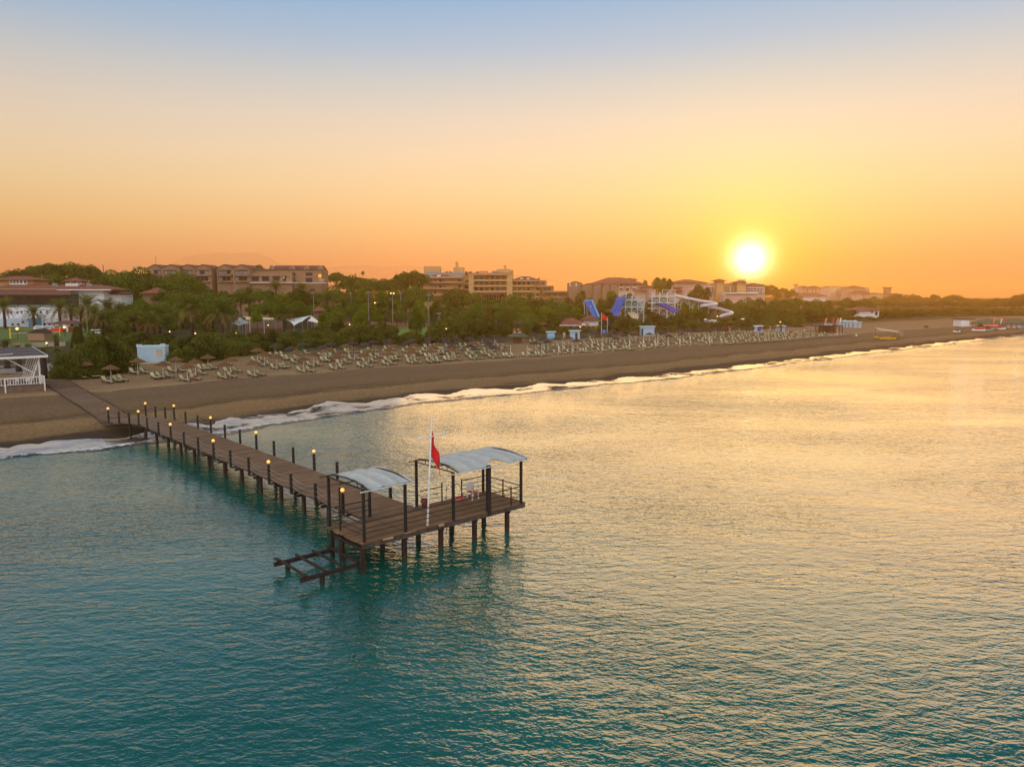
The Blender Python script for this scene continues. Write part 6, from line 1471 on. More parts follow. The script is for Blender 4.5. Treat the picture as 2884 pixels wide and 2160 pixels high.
q = at(2412, 945, 1.8); o = thing('beach_notice', 'small white notice board on the empty sand by the kayaks', 'sign', (q.x, q.y, gz(q.x, q.y))); MB().box(-.25, .25, -.03, .03, .1, .7).build('board', M['white'], o); MB().box(-.03, .03, 0, .06, 0, .1).build('foot', M['grey'], o)
q = at(2395, 950, 1.8); o = tag(MB().cyl((0, 0, 0), (0, 0, 2.4), .03, .03, 6).build('marker_pole', M['timber'], None, (q.x, q.y, gz(q.x, q.y))), 'thin wooden marker pole in the sand near the notice board', 'pole')

# ------------------------------------------------------------------ water slides
def W(px, py, Y): return aty(px, py, Y)
def truss(label, px0, px1, top, mids, Y, m, dep=8, cols=4, group=None):
    b = Bld('slide_tower', label, 'slide tower', (px0 + px1) / 2, Y, group); k = Y / F_PX
    xs = [px0 + (px1 - px0) * i / (cols - 1) for i in range(cols)]
    for px in xs:
        for d_ in (0, dep): b.block('column', m, px - 1.4, px + 1.4, top - 8, None, Y + d_, .45)
    for py in mids:
        b.block('floor', m, px0 - 2, px1 + 2, py, py + 3.4, Y - .15, dep + .6)
        for j, q in enumerate((py - 3.2, py - 6.4)): b.block('railing', m, px0, px1, q, q + .7, Y - .12, .1)
    for i in range(cols - 1):
        a = mids[0] + 4
        for py in list(mids[1:]) + [mids[-1] + 24]:
            p0, p1 = b.P(xs[i], a, Y + .3), b.P(xs[i + 1], py, Y + .3); q0, q1 = b.P(xs[i + 1], a, Y + .3), b.P(xs[i], py, Y + .3)
            MB().bar(p0, p1, .16).build('brace', m, b.root); MB().bar(q0, q1, .16).build('brace', m, b.root)
            a = py + 4
    # stair at the back
    a0 = b.P(xs[1], mids[-1] + 22, Y + dep * .6); a1 = b.P(xs[-1], mids[0] + 2, Y + dep * .6); MB().bar(a0, a1, 1.2, .3).build('stairs', M['grey'], b.root)
    return b
t1 = truss('pale blue steel slide tower with two decks carrying the broad blue slide', 1762, 1814, 842, (844, 864), 300, M['paleblue'])
t2 = truss('white steel slide tower feeding the long tube slide', 1837, 1902, 832, (833, 852, 868), 310, M['whitesteel'])
b = Bld('slide_roof', 'thin light steel canopy frame above the pale blue slide tower', 'canopy frame', 1765, 300)
for px in (1746, 1764, 1782): b.block('post', M['whitesteel'], px - .6, px + .6, 826, 842, 300, .2)
b.block('beam', M['whitesteel'], 1745, 1783, 825.4, 826.6, 300, .2)
b = Bld('slide_roof', 'thin light steel canopy frame above the white slide tower', 'canopy frame', 1885, 310)
for px in (1866, 1884, 1901): b.block('post', M['whitesteel'], px - .6, px + .6, 817, 826, 310, .2)
b.block('beam', M['whitesteel'], 1865, 1902, 816.4, 817.6, 310, .2)
def chute(name, label, pts, width, m, walls=.5, lanes=1, group=None):
    """open flume through world points"""
    pts = [Vector(p) for p in pts]; L = MB(); n = len(pts); prof = []
    for i, p in enumerate(pts):
        d_ = (pts[min(i + 1, n - 1)] - pts[max(i - 1, 0)]); h = Vector((d_.x, d_.y, 0)); h = h.normalized() if h.length > 1e-4 else Vector((1, 0, 0)); s_ = Vector((-h.y, h.x, 0))
        r = []
        for l in range(lanes):
            x0 = -width / 2 + l * width / lanes; x1 = x0 + width / lanes
            r += [p + s_ * x0 + Vector((0, 0, walls)), p + s_ * (x0 + .12), p + s_ * (x1 - .12), p + s_ * x1 + Vector((0, 0, walls))]
        prof.append(r)
    k_ = len(prof[0]); vs = [v for r in prof for v in r]
    nn = len(vs); vs += [v - Vector((0, 0, .12)) for v in vs]
    fs = []
    for i in range(n - 1):
        for j in range(k_ - 1):
            q = (i * k_ + j, (i + 1) * k_ + j, (i + 1) * k_ + j + 1, i * k_ + j + 1); fs += [q, tuple(nn + x for x in reversed(q))]
    L.add(vs, fs, True)
    base = min(pts, key=lambda v: v.z); g = gz(base.x, base.y); o = thing(name, label, 'water slide', (base.x, base.y, g), 0, group)
    off = Vector((base.x, base.y, g)); L.v = [tuple(Vector(v) - off) for v in L.v]
    L.build('flume', m, o); return o, off
# steep half-pipe ramp at the left
o, off = chute('ramp_slide', 'steep dark blue half-pipe ramp standing left of the slide towers', [W(1650, 846, 292), W(1652, 849, 290), W(1660, 862, 284), W(1670, 880, 277), W(1678, 893, 272)], 2.6, M['blue'], .5)
a = W(1648, 847, 291) - off; c_ = W(1666, 847, 291) - off; d_ = W(1686, 893, 270) - off; e_ = W(1668, 893, 270) - off
MB().add([a, c_, d_, e_, a + Vector((0, -.15, -.1)), c_ + Vector((0, -.15, -.1)), d_ + Vector((0, -.15, -.1)), e_ + Vector((0, -.15, -.1))], [(0, 1, 2, 3), (7, 6, 5, 4), (0, 4, 5, 1), (1, 5, 6, 2), (2, 6, 7, 3), (3, 7, 4, 0)]).build('ramp_sheet', M['blue'], o)
MB().bar(c_ + Vector((.1, -.2, .1)), d_ + Vector((.1, -.2, .1)), .5, .6).build('edge_rim', M['skyblue'], o); MB().bar(a + Vector((0, -.2, .1)), c_ + Vector((0, -.2, .1)), .5, .5).build('edge_rim', M['skyblue'], o)
for px, t in ((1649, 862), (1657, 876), (1668, 872), (1674, 884)):
    q = W(px, t, 280) - off; MB().bar((q.x, q.y, -.5), (q.x - .4, q.y + 2, q.z + 1.5), .15).build('support', M['whitesteel'], o)
# broad wavy blue slide off tower 1
o, off = chute('wave_slide', 'broad bright blue wavy multi-lane slide on the pale blue tower', [W(1757, 838, 300), W(1752, 838, 298), W(1748, 843, 296), W(1746, 853, 294), W(1743, 856, 290), W(1740, 866, 288), W(1737, 869, 284), W(1734, 879, 282), W(1732, 883, 278), W(1729, 892, 274)], 3.7, M['blue'], .45, 3)
for px, t in ((1738, 862), (1746, 852), (1732, 880)):
    q = W(px, t, 292) - off; MB().bar((q.x + .6, q.y + 2, -1), (q.x + .6, q.y + 2, q.z), .22).build('support', M['whitesteel'], o)
o, off = chute('lane_slide', 'violet blue twin-lane slide dropping from the white slide tower', [W(1852, 856, 312), W(1862, 857, 308), W(1872, 862, 302), W(1882, 868, 296), W(1894, 874, 290), W(1902, 879, 284)], 3.0, M['violet'], .5, 2)
o, off = chute('cream_slide', 'cream body slide with a dark edge winding down between bushes', [W(1766, 880, 296), W(1774, 884, 290), W(1782, 890, 284), W(1788, 897, 279)], 3.0, M['yellowwall'], .8, 1)
# long tube slide
pts = [(1903, 833, 310), (1925, 838, 310), (1950, 843, 308), (1975, 848, 305), (1995, 851, 302), (2010, 854, 299), (2017, 857, 295), (2012, 859, 291), (1998, 860, 288), (1984, 861, 287), (1976, 863, 290), (1984, 865.5, 295), (2004, 866, 298), (2022, 869, 297), (2040, 874, 294), (2056, 879, 290), (2062, 882, 286), (2056, 885, 283), (2044, 887, 281), (2034, 890, 280), (2030, 893, 281)]
P_ = [W(*q) for q in pts]
def cr(P, n=6):
    out_ = []
    for i in range(len(P) - 1):
        p0, p1, p2, p3 = P[max(i - 1, 0)], P[i], P[i + 1], P[min(i + 2, len(P) - 1)]
        for k in range(n):
            t = k / n; out_.append(.5 * ((2 * p1) + (p2 - p0) * t + (2 * p0 - 5 * p1 + 4 * p2 - p3) * t * t + (3 * p1 - p0 - 3 * p2 + p3) * t ** 3))
    return out_ + [P[-1]]
base = W(2000, 900, 296); g = gz(base.x, base.y); o = thing('tube_slide', 'long white tube slide zigzagging down on lattice supports near the sun', 'water slide', (base.x, base.y, g)); off = Vector((base.x, base.y, g))
MB().tube([q - off for q in cr(P_)], .62, 12).build('tube', M['tube'], o)
C_ = cr(P_)
for i in range(6, len(C_), 5):
    q = C_[i] - off; d_ = (C_[min(i + 1, len(C_) - 1)] - C_[i - 1]).normalized(); MB().cyl(q - d_ * .12, q + d_ * .12, .7, .7, 12).build('flange', M['tube'], o)
for px, py, Y in ((1914, 836, 310), (1947, 843, 308), (1992, 851, 302), (2046, 876, 292)):
    q = W(px, py, Y) - off; zb = -2.0
    for s_ in (-.7, .7): MB().bar((q.x + s_, q.y, zb), (q.x + s_, q.y, q.z - 3.2 if q.z > 6 else q.z - 1.0), .14).build('support_leg', M['whitesteel'], o)
    if q.z > 6:
        for s_ in (-2.6, -1.2, 1.2, 2.6): MB().bar((q.x + s_ * .15, q.y, q.z - 3.6), (q.x + s_, q.y, q.z - .5), .12).build('support_branch', M['whitesteel'], o)
    zz = zb
    while zz < q.z - 5: MB().bar((q.x - .7, q.y, zz), (q.x + .7, q.y, zz + 1.6), .08).build('lattice_bar', M['whitesteel'], o); zz += 1.6
for px in (1968,): q = W(px, 850, 304) - off; MB().bar((q.x, q.y, -2), (q.x, q.y, q.z), .12).build('support_leg', M['whitesteel'], o)
# white pool shade sail mass and parasols near the tube slide
q = W(2018, 905, 272); o = thing('pool_canopy', 'puffy white pool canopy roof below the tube slide', 'canopy', (q.x, q.y, gz(q.x, q.y))); h = q.z - gz(q.x, q.y)
for dx, r_ in ((-1.6, 1.3), (0, 1.5), (1.5, 1.3)): MB().lathe([(r_, h - .25), (r_ * .95, h + .1), (r_ * .5, h + .45), (.05, h + .6)], 12, (dx, 0, 0)).lathe([(.05, h - .25), (r_, h - .25)], 12, (dx, 0, 0)).build('cloth', M['white'], o); MB().cyl((dx, 0, 0), (dx, 0, h), .05, .05, 6).build('pole', M['grey'], o)
for i, (px, py, Y, w, nm) in enumerate([(2093, 898, 262, 17, 'white open parasol alone in the orange hedge below the sun'), (2090, 909, 258, 8, 'small white parasol just below the lone white parasol'), (1987, 899, 268, 12, 'white parasol at the foot of the tube slide support'), (1985, 912, 262, 12, 'low white parasol below the tube slide support')]):
    q = W(px, py, Y); zg = gz(q.x, q.y); o = thing('white_parasol', nm, 'parasol', (q.x, q.y, zg), 0, 'white parasols by the pool'); r_ = w * Y / F_PX / 2; h = q.z - zg
    MB().lathe([(r_, h - .25), (.03, h + .25)], 10).lathe([(.03, h - .26), (r_, h - .26)], 10).build('cloth', M['white'], o); MB().cyl((0, 0, 0), (0, 0, h), .04, .04, 6).build('pole', M['grey'], o)
for i, (px, py, Y, w, h_) in enumerate([(1601, 893, 262, 5, 1.5), (1648, 893, 266, 14, 1), (1594, 894, 262, 5, 1)]):
    pass
b = Bld('pool_bar', 'pool bar with a dark roof and white front below the blue ramp slide', 'bar', 1665, 262); b.block('wall', M['white'], 1646, 1688, 902, None, 262, 5); b.hip('roof', M['tiledark'], 1643, 1690, 901, 1.5, 261, 8, .4)

# ------------------------------------------------------------------ tent sails and tennis courts
def sail(label, corners, m, group='tent sails over the tennis club terrace'):
    C = [Vector(c) for c in corners]; n = 10; base = sum(C, Vector()) / 4; g = gz(base.x, base.y); off = Vector((base.x, base.y, g)); o = thing('tent_sail', label, 'tent sail', off, 0, group); vs = []
    for i in range(n):
        for j in range(n):
            u_, v_ = i / (n - 1), j / (n - 1); pu = 4 * u_ * (1 - u_); pv = 4 * v_ * (1 - v_)
            p = (C[0] * (1 - u_) + C[1] * u_) * (1 - v_) + (C[3] * (1 - u_) + C[2] * u_) * v_
            cc = base - p; p = p + cc * (.16 * (pu * (1 - pv) + pv * (1 - pu))) - Vector((0, 0, .12 * pu * pv))
            vs.append(p - off)
    fs = [(i * n + j, i * n + j + 1, (i + 1) * n + j + 1, (i + 1) * n + j) for i in range(n - 1) for j in range(n - 1)]
    nn = len(vs); MB().add(vs + [v - Vector((0, 0, .03)) for v in vs], fs + [tuple(nn + x for x in reversed(f)) for f in fs], True).build('cloth', m, o)
    for c in C: MB().bar((c.x - off.x, c.y - off.y, gz(c.x, c.y) - g - .2), c - off, .1).build('mast', M['grey'], o)
sail('white tent sail peaked at the left, partly behind a small tree', [W(650, 912, 186), W(676, 892, 192), W(705, 910, 188), W(672, 917, 180)], M['canvas'])
sail('long flat pale awning between the two tent sails', [W(682, 891, 198), W(776, 895, 198), W(776, 901, 194), W(690, 901, 194)], M['yellowwall'])
sail('large white tent sail swooping to a high peak on the right', [W(802, 900, 190), W(878, 888, 192), W(852, 905, 184), W(828, 917, 180)], M['white'])
sail('small white peaked tent sail right of the large one', [W(876, 888, 193), W(902, 908, 194), W(900, 912, 188), W(866, 904, 186)], M['white'])
b = Bld('club_terrace', 'dark open club terrace bar under the pale awning', 'bar', 735, 202); b.block('back_wall', M['stonebase'], 690, 800, 903, None, 204, 1); b.block('counter', M['timber'], 700, 790, 925, None, 200, 1); b.block('roof_post', M['white'], 742, 743.5, 899, None, 199, .2); b.block('roof_post', M['white'], 702, 703.5, 899, None, 199, .2)
crt = MB(); Q = [at(905, 924, 3.0), at(1190, 926, 3.0), at(1235, 915, 3.0), at(960, 912, 3.0)]
crt.add([(v.x, v.y, gz(v.x, v.y) + .15) for v in Q], [(0, 1, 2, 3)]); tag(crt.build('tennis_court', mat('clay_court', (.30, .10, .055), .9, .1, .3)), 'orange clay tennis court behind the beach bushes', 'tennis court')
Q = [at(1080, 950, 2.6), at(1260, 947, 2.6), at(1250, 921, 2.9), at(1085, 921, 2.9)]
tag(MB().add([(v.x, v.y, gz(v.x, v.y) + .10) for v in Q], [(0, 1, 2, 3)]).build('lawn', mat('lawn_grass', (.10, .19, .015), .95, .25, 1.2)), kind='structure', label='bright green lawn strip in front of the tennis courts')
def court_fence(label, p0, p1, h, n):
    p0 = Vector(p0); p1 = Vector(p1); o = thing('court_fence', label, 'fence', (p0.x, p0.y, gz(p0.x, p0.y)), 0, 'tennis court fences'); off = o.location.copy()
    for i in range(n + 1):
        q = p0.lerp(p1, i / n) - off; MB().bar((q.x, q.y, 0), (q.x, q.y, h), .08).build('post', M['darkgreen'], o)
    m_ = MB()
    for kk in range(16): m_.bar((0, 0, .2 + kk * h / 16.5), ((p1 - off).x, (p1 - off).y, .2 + kk * h / 16.5), .03)
    for i in range(n * 6):
        q = p0.lerp(p1, i / (n * 6)) - off; m_.bar((q.x, q.y, .1), (q.x, q.y, h), .025)
    m_.build('mesh_wire', M['darkgreen'], o)
court_fence('dark green wire fence on the near side of the tennis courts', at(800, 930, 2.8), at(1240, 927, 2.8), 3.4, 12)
court_fence('dark green wire fence on the far side of the tennis courts', at(1000, 911, 3.1), at(1240, 912, 3.1), 3.6, 8)
for i, (px, top, Y, nm) in enumerate([(882, 826, 226, 'floodlight mast beside the red-roofed clubhouse'), (988, 828, 262, 'floodlight mast half hidden by palms left of the courts'), (1037, 826, 214, 'tall green floodlight mast at the left of the tennis courts'), (1105, 829, 206, 'floodlight mast with two bright lamps in the middle of the courts'), (1128, 827, 262, 'thin floodlight mast behind the middle of the courts'), (1207, 833, 206, 'tall floodlight mast at the right of the tennis courts'), (1236, 885, 200, 'short lamp mast right of the tennis courts')]):
    q = W(px, top, Y); g = gz(q.x, q.y); o = thing('floodlight_mast', nm, 'floodlight', (q.x, q.y, g), 0, 'tennis court floodlights'); h = q.z - g
    MB().cyl((0, 0, 0), (0, 0, h), .11, .08, 8).build('pole', M['grey'], o); MB().box(-.5, .5, -.06, .06, h, h + .12).build('crossarm', M['grey'], o)
    for s_ in (-.4, 0, .4): MB().box(s_ - .16, s_ + .16, -.18, .1, h + .12, h + .4).build('lamp_head', M['lampwarm'] if (i == 3 and s_ != 0) else M['grey'], o)

# ------------------------------------------------------------------ lawn, volleyball net, gazebo and furniture before the restaurant
Q = [at(-60, 975, 2.6), at(330, 962, 2.8), at(345, 925, 3.1), at(-60, 927, 3.1)]
n_ = 10; vs = []
for i in range(n_ + 1):
    for j in range(n_ + 1):
        p = (Q[0] * (1 - i / n_) + Q[1] * (i / n_)) * (1 - j / n_) + (Q[3] * (1 - i / n_) + Q[2] * (i / n_)) * (j / n_); vs.append((p.x, p.y, gz(p.x, p.y) + .05))
tag(MB().add(vs, [(i * (n_ + 1) + j, (i + 1) * (n_ + 1) + j, (i + 1) * (n_ + 1) + j + 1, i * (n_ + 1) + j + 1) for i in range(n_) for j in range(n_)]).build('lawn', mat('garden_grass', (.070, .125, .018), .95, .3, .8)), kind='structure', label='green lawn in front of the white restaurant')
Q = [at(-10, 993, 2.3), at(185, 985, 2.3), at(185, 971, 2.5), at(30, 975, 2.5)]
tag(MB().add([(v.x, v.y, gz(v.x, v.y) + .07) for v in Q], [(0, 1, 2, 3)]).build('sand_court', mat('court_sand', (.24, .19, .12), .95, .1, 1.0)), kind='structure', label='sand volleyball court beside the lawn')
p0, p1 = at(31, 964, 2.5), at(170, 958, 2.5); vo = thing('volleyball_net', 'yellow volleyball net strung across the lawn behind the beach bar', 'volleyball net', (p0.x, p0.y, gz(p0.x, p0.y))); off = vo.location.copy()
e_ = p1 - off
for q, s_ in ((Vector((0, 0, 0)), .3), (Vector((e_.x, e_.y, 0)), .16)): MB().bar((q.x, q.y, 0), (q.x, q.y, 2.7), s_).build('post', M['yellowpaint'], vo)
for z in (1.35, 2.45): MB().bar((0, 0, z), (e_.x, e_.y, z), .09).build('net_tape', M['yellowpaint'] if z > 2 else M['white'], vo)
nm_ = MB()
for i in range(1, 60):
    q = Vector((e_.x, e_.y, 0)) * (i / 60); nm_.bar((q.x, q.y, 1.4), (q.x, q.y, 2.4), .014)
nm_.build('net_mesh', M['rope'], vo)
p0 = at(80, 970, 2.5); o = thing('tool_shed', 'tan shed with a dark pitched roof on the lawn behind the net', 'shed', (p0.x, p0.y + 3, gz(p0.x, p0.y)), 0)
MB().box(-1.9, 1.9, 0, 3, 0, 1.9).build('wall', M['brick'], o); MB().prism([(-2.2, 1.85), (2.2, 1.85), (.5, 2.8)], -.2, 3.2).build('roof', M['black'], o)
q = at(186, 940, 3.0); gzb = thing('gazebo', 'dark tiled gazebo on white posts with red seating underneath', 'gazebo', (q.x, q.y, gz(q.x, q.y)))
for x in (-3.3, .5, 3.1):
    for y in (0, 3.4): MB().box(x - .22, x + .22, y - .22, y + .22, 0, 2.2).build('post', M['white'], gzb)
MB().hip(-3.6, 3.4, -.4, 3.8, 2.25, .9, .6).build('roof', M['tiledark'], gzb); MB().box(-3.5, 3.3, -.3, 3.7, 2.2 - .12, 2.2 - .0).build('ceiling_beam', M['darkwood'], gzb)
for i, (dx, dy, w) in enumerate(((-2.0, -1.5, 3.4), (1.6, .8, 3.0), (-.6, 1.2, 2.2))):
    o = thing('red_sofa', ['long red cushioned sofa in front of the gazebo', 'red cushioned sofa under the right of the gazebo', 'red cushioned sofa under the middle of the gazebo'][i], 'sofa', (q.x + dx, q.y + dy, gz(q.x, q.y)), 0, 'red sofas at the gazebo')
    MB().box(-w / 2, w / 2, 0, .9, 0, .45).build('seat', M['red'], o); MB().box(-w / 2, w / 2, .7, .95, .45, .95).build('backrest', M['red'], o)
for i, (px, py, w, nm) in enumerate(((108, 936, 2.9, 'long white sofa left of the gazebo on the lawn'), (134, 935, 2.2, 'shorter white sofa just left of the gazebo'), (273, 944, 3.6, 'white sofa with dark cushions right of the gazebo'))):
    q2 = at(px, py, 3.0); o = thing('white_sofa', nm, 'sofa', (q2.x, q2.y, gz(q2.x, q2.y)), R(8 if i == 2 else 0), 'white sofas on the lawn')
    MB().box(-w / 2, w / 2, 0, .9, 0, .5).build('seat', M['wall_white'], o); MB().box(-w / 2, w / 2, .75, 1.0, .5, 1.1).build('backrest', M['wall_white'], o); MB().box(-w / 2, -w / 2 + .25, 0, .9, .5, .8).box(w / 2 - .25, w / 2, 0, .9, .5, .8).build('armrest', M['wall_white'], o)
    MB().box(-w * .3, w * .4, .5, .74, .5, .85).build('cushion', M['black'] if i == 2 else M['bluegrey'], o)
q2 = at(254, 935, 3.0); o = thing('blue_banner', 'upright light blue and white banner right of the gazebo', 'banner', (q2.x, q2.y + 6, gz(q2.x, q2.y))); MB().box(-.35, .35, -.03, .03, .2, 3.4).build('panel', M['wallblue'], o); MB().box(-.38, .38, -.06, .06, 0, .2).build('foot', M['grey'], o)
# garden lamps
for i, (px, py, base, Y, nm) in enumerate([(48, 926, 960, 176, 'black garden lamp with a lit globe on the lawn before the blue wall'), (181, 922, 948, 190, 'black garden lamp with a lit globe in front of the gazebo')]):
    q2 = W(px, py, Y); g = gz(q2.x, q2.y); o = thing('garden_lamp', nm, 'lamp', (q2.x, q2.y, g), 0, 'lit garden lamps'); h = q2.z - g; MB().cyl((0, 0, 0), (0, 0, h), .08, .05, 8).build('pole', M['black'], o); MB().ball((0, 0, h), .3).build('globe', M['lampwarm'], o)
for i, (px, py, Y, nm) in enumerate([(133, 966, 128, 'lit path light between small palms behind the beach bar'), (479, 934, 168, 'lit lantern in the bushes left of the two big palms'), (551, 939, 165, 'lit lantern in the bushes below the two big palms'), (666, 939, 168, 'lit lantern below the left tent sail'), (756, 916, 196, 'lit lamp on the club terrace under the awning'), (985, 914, 186, 'lit lamp among trees left of the tennis courts'), (1257, 926, 184, 'bright tilted lamp above the bushes right of the lawn'), (1056, 853, 240, 'small lit lamp among trees above the tennis courts'), (1634, 921, 250, 'lit lamp under the beach restaurant eaves'), (2020, 891, 270, 'small bright lamp beside the end of the tube slide'), (2264, 901, 300, 'bright lamp in the hedge left of the feather flags'), (2197, 907, 262, 'small lamp in the hedge above the second kiosk below the sun')]):
    q2 = W(px, py, Y); g = gz(q2.x, q2.y); o = thing('path_light', nm, 'lamp', (q2.x, q2.y, g), 0, 'small lit lamps among the trees'); h = max(q2.z - g, .5); MB().cyl((0, 0, 0), (0, 0, h), .05, .05, 6).build('pole', M['black'], o); MB().ball((0, -.2, h), .16 if Y < 200 else .22, 8, 6).build('lamp', M['lampwarm'], o)
q2 = W(242, 866, 200); g = gz(q2.x, q2.y); o = thing('street_light', 'tall thin grey street light among the restaurant palms', 'street light', (q2.x, q2.y, g)); h = q2.z - g; MB().cyl((0, 0, 0), (0, 0, h), .1, .07, 8).build('pole', M['grey'], o); MB().bar((0, 0, h), (-.6, -.2, h + .25), .14, .08).build('lamp_head', M['grey'], o)

# ------------------------------------------------------------------ beach bar on the left
q0 = at(128, 1100, 1.8); bb = thing('beach_bar', 'white beach bar deck with a dark panelled roof and slanted posts', 'beach bar', (q0.x, q0.y, 1.65), R(40)); FL = 1.0
MB().box(-14, 0, 0, 9, 0, FL - .05).build('base_wall', M['stonebase'], bb); MB().box(-14, .05, -.05, 9, FL - .05, FL).build('deck', M['deck'], bb)
def rail_run(p, q, n):
    p = Vector(p); q = Vector(q)
    MB().bar(p + Vector((0, 0, 1.0)), q + Vector((0, 0, 1.0)), .1).build('railing', M['white'], bb); MB().bar(p + Vector((0, 0, .14)), q + Vector((0, 0, .14)), .07).build('railing', M['white'], bb)
    bl = MB()
    for i in range(n + 1):
        c = p.lerp(q, i / n); bl.bar(c + Vector((0, 0, .14)), c + Vector((0, 0, 1.0)), .07)
    bl.build('baluster', M['white'], bb)
rail_run((-14, .05, FL), (-4.3, .05, FL), 30); rail_run((-4.2, .05, FL), (-.05, .05, FL), 15); rail_run((-.05, .05, FL), (-.05, 3.2, FL), 8)
for x in (-4.25, -.05): MB().box(x - .07, x + .07, -.12, .02, 0, FL + 1.05).build('railing_post', M['white'], bb)
RZ0, RZ1 = FL + 3.55, FL + 4.15
MB().add([(-14, -.5, RZ0), (.45, -.5, RZ0), (.1, 9.5, RZ1), (-14, 9.5, RZ1), (-14, -.5, RZ0 + .12), (.45, -.5, RZ0 + .12), (.1, 9.5, RZ1 + .12), (-14, 9.5, RZ1 + .12)], [(3, 2, 1, 0), (4, 5, 6, 7), (0, 1, 5, 4), (1, 2, 6, 5), (2, 3, 7, 6), (3, 0, 4, 7)]).build('roof', M['roofpanel'], bb)
MB().box(-14, .47, -.56, -.505, RZ0 - .12, RZ0 + .16).build('fascia', M['white'], bb); MB().bar((.47, -.5, RZ0 + .02), (.12, 9.5, RZ1 + .02), .06, .26).build('fascia', M['white'], bb)
for t in (.33, .66): MB().bar((-14, 10 * t - .5, RZ0 + .6 * t + .135), (.3, 10 * t - .5, RZ0 + .6 * t + .135), .05, .03).build('roof_seam', M['bluegrey'], bb)
MB().tube([(-4.4 - 1.5 * math.cos(t), 2.6 + .9 * math.sin(t), RZ0 + .35 + .054 * math.sin(t)) for t in [math.pi * (1.02 + .96 * i / 14) for i in range(15)]], .05, 6).build('roof_arc', M['white'], bb)
for i in range(6):
    y = .6 + i * 1.55; MB().bar((-1.5, y, FL), (-.25, y, RZ0 + .06 * y), .13).build('slanted_post', M['white'], bb)
    if i < 3: MB().bar((-4.0, y, RZ0 + .05 * y - .1), (-1.1, y, FL + 1.5), .11).build('slanted_brace', M['white'], bb)
MB().box(-.55, -.4, .1, .25, FL, RZ0).build('corner_post', M['white'], bb)
for x in (-13, -9.5): MB().box(x - .1, x + .1, 8.3, 8.5, FL, RZ1 - .05).build('back_post', M['darkwood'], bb)
MB().box(-12, -5.8, 5.0, 6.2, FL, FL + 1.15).build('bar_counter', M['timber'], bb); MB().box(-12.1, -5.7, 4.85, 6.3, FL + 1.15, FL + 1.24).build('counter_top', M['band'], bb)
def bbw(x, y, z=FL): return bb.matrix_basis @ Vector((x, y, z))
bpy.context.view_layer.update()
for i, x in enumerate((-8.2, -6.7, -5.3, -2.9, -1.6, -9.6)):
    c = bbw(x, 1.5); o = thing('white_chair', f'white plastic chair, {ordw(i + 1)} along the railing of the beach bar', 'chair', c, R(40 + 30 * (i % 3) - 30), 'white chairs on the beach bar'); MB().box(-.24, .24, -.24, .24, .4, .45).build('seat', M['white'], o); MB().box(-.24, .24, .2, .26, .45, .9).build('backrest', M['white'], o)
    for a in (-.2, .2):
        for b2 in (-.2, .2): MB().bar((a, b2, 0), (a, b2, .4), .04).build('leg', M['white'], o)
for i, (x, m, nm) in enumerate(((-7.4, 'redplastic', 'red topped table behind the railing of the beach bar'), (-3.6, 'white', 'white table behind the railing near the yellow parasol'))):
    c = bbw(x, 1.6); o = thing('bar_table', nm, 'table', c, R(40)); MB().box(-.5, .5, -.5, .5, .72, .78).build('top', M[m], o); MB().cyl((0, 0, 0), (0, 0, .72), .05, .05, 8).build('leg', M['white'], o)
c = bbw(-4.9, 1.9); o = thing('closed_parasol', 'closed yellow parasol standing on the beach bar deck', 'parasol', c); MB().cyl((0, 0, 0), (0, 0, 2.55), .04, .04, 8).build('pole', M['white'], o); MB().lathe([(.3, .95), (.52, 1.0), (.36, 1.6), (.14, 2.3), (.03, 2.55)], 14, jit=.08, rnd=rr).build('cloth', M['yellow'], o)
q2 = at(152, 1045, 2.0); o = thing('trash_bin', 'black and white bin with a lid beside the bushes near the beach bar', 'bin', (q2.x, q2.y, gz(q2.x, q2.y))); MB().cyl((0, 0, 0), (0, 0, .7), .28, .34, 12).build('body', M['white'], o); MB().lathe([(.36, .7), (.3, .9), (.05, 1.0)], 12).build('lid', M['black'], o)
q = [at(-40, 1062, 1.9), at(160, 1050, 2.0), at(150, 1030, 2.1), at(-40, 1038, 2.1)]
tag(MB().add([(v.x, v.y, gz(v.x, v.y) + .05) for v in q], [(0, 1, 2, 3)]).build('path', mat('path_paving', (.20, .18, .17), .9, .15, 1.5)), kind='structure', label='grey paved path behind the beach bar')
o = thing('green_bench', 'dark green bench beside small palms behind the beach bar', 'bench', at(146, 1018, 2.2)); MB().box(-.8, .8, -.25, .25, .4, .46).build('seat', M['darkgreen'], o); MB().box(-.8, .8, .22, .28, .5, .95).build('backrest', M['darkgreen'], o); MB().box(-.7, -.62, -.2, .2, 0, .4).box(.62, .7, -.2, .2, 0, .4).build('leg', M['darkgreen'], o)
# masts on the skyline
for px, top, bot, Y, nm in ((291, 746, 762, 345, 'leaning grey crane tip above the pines left of the brick building'), (913, 756, 776, 420, 'thin lattice mast right of the brick building'), (1114, 763, 786, 430, 'very thin antenna among pines left of the ochre hotel'), (2448, 803, 812, 1020, 'tiny mast on the far red roofed block')):
    q2 = W(px, bot, Y); o = tag(MB().cyl((0, 0, -8), (0, 0, W(px, top, Y).z - q2.z), .3 if px != 1114 else .1, .2 if px != 1114 else .06, 6).build('mast', M['grey'], None, q2), nm, 'mast')
b = Bld('rooftop_frame', 'small grey rooftop frame above the pines left of the brick building', 'frame', 379, 340); b.block('frame', M['grey'], 373, 386, 751, 752, 340, .2); b.block('frame', M['grey'], 373, 373.8, 751, 760, 340, .2); b.block('frame', M['grey'], 385, 385.8, 751, 760, 340, .2)
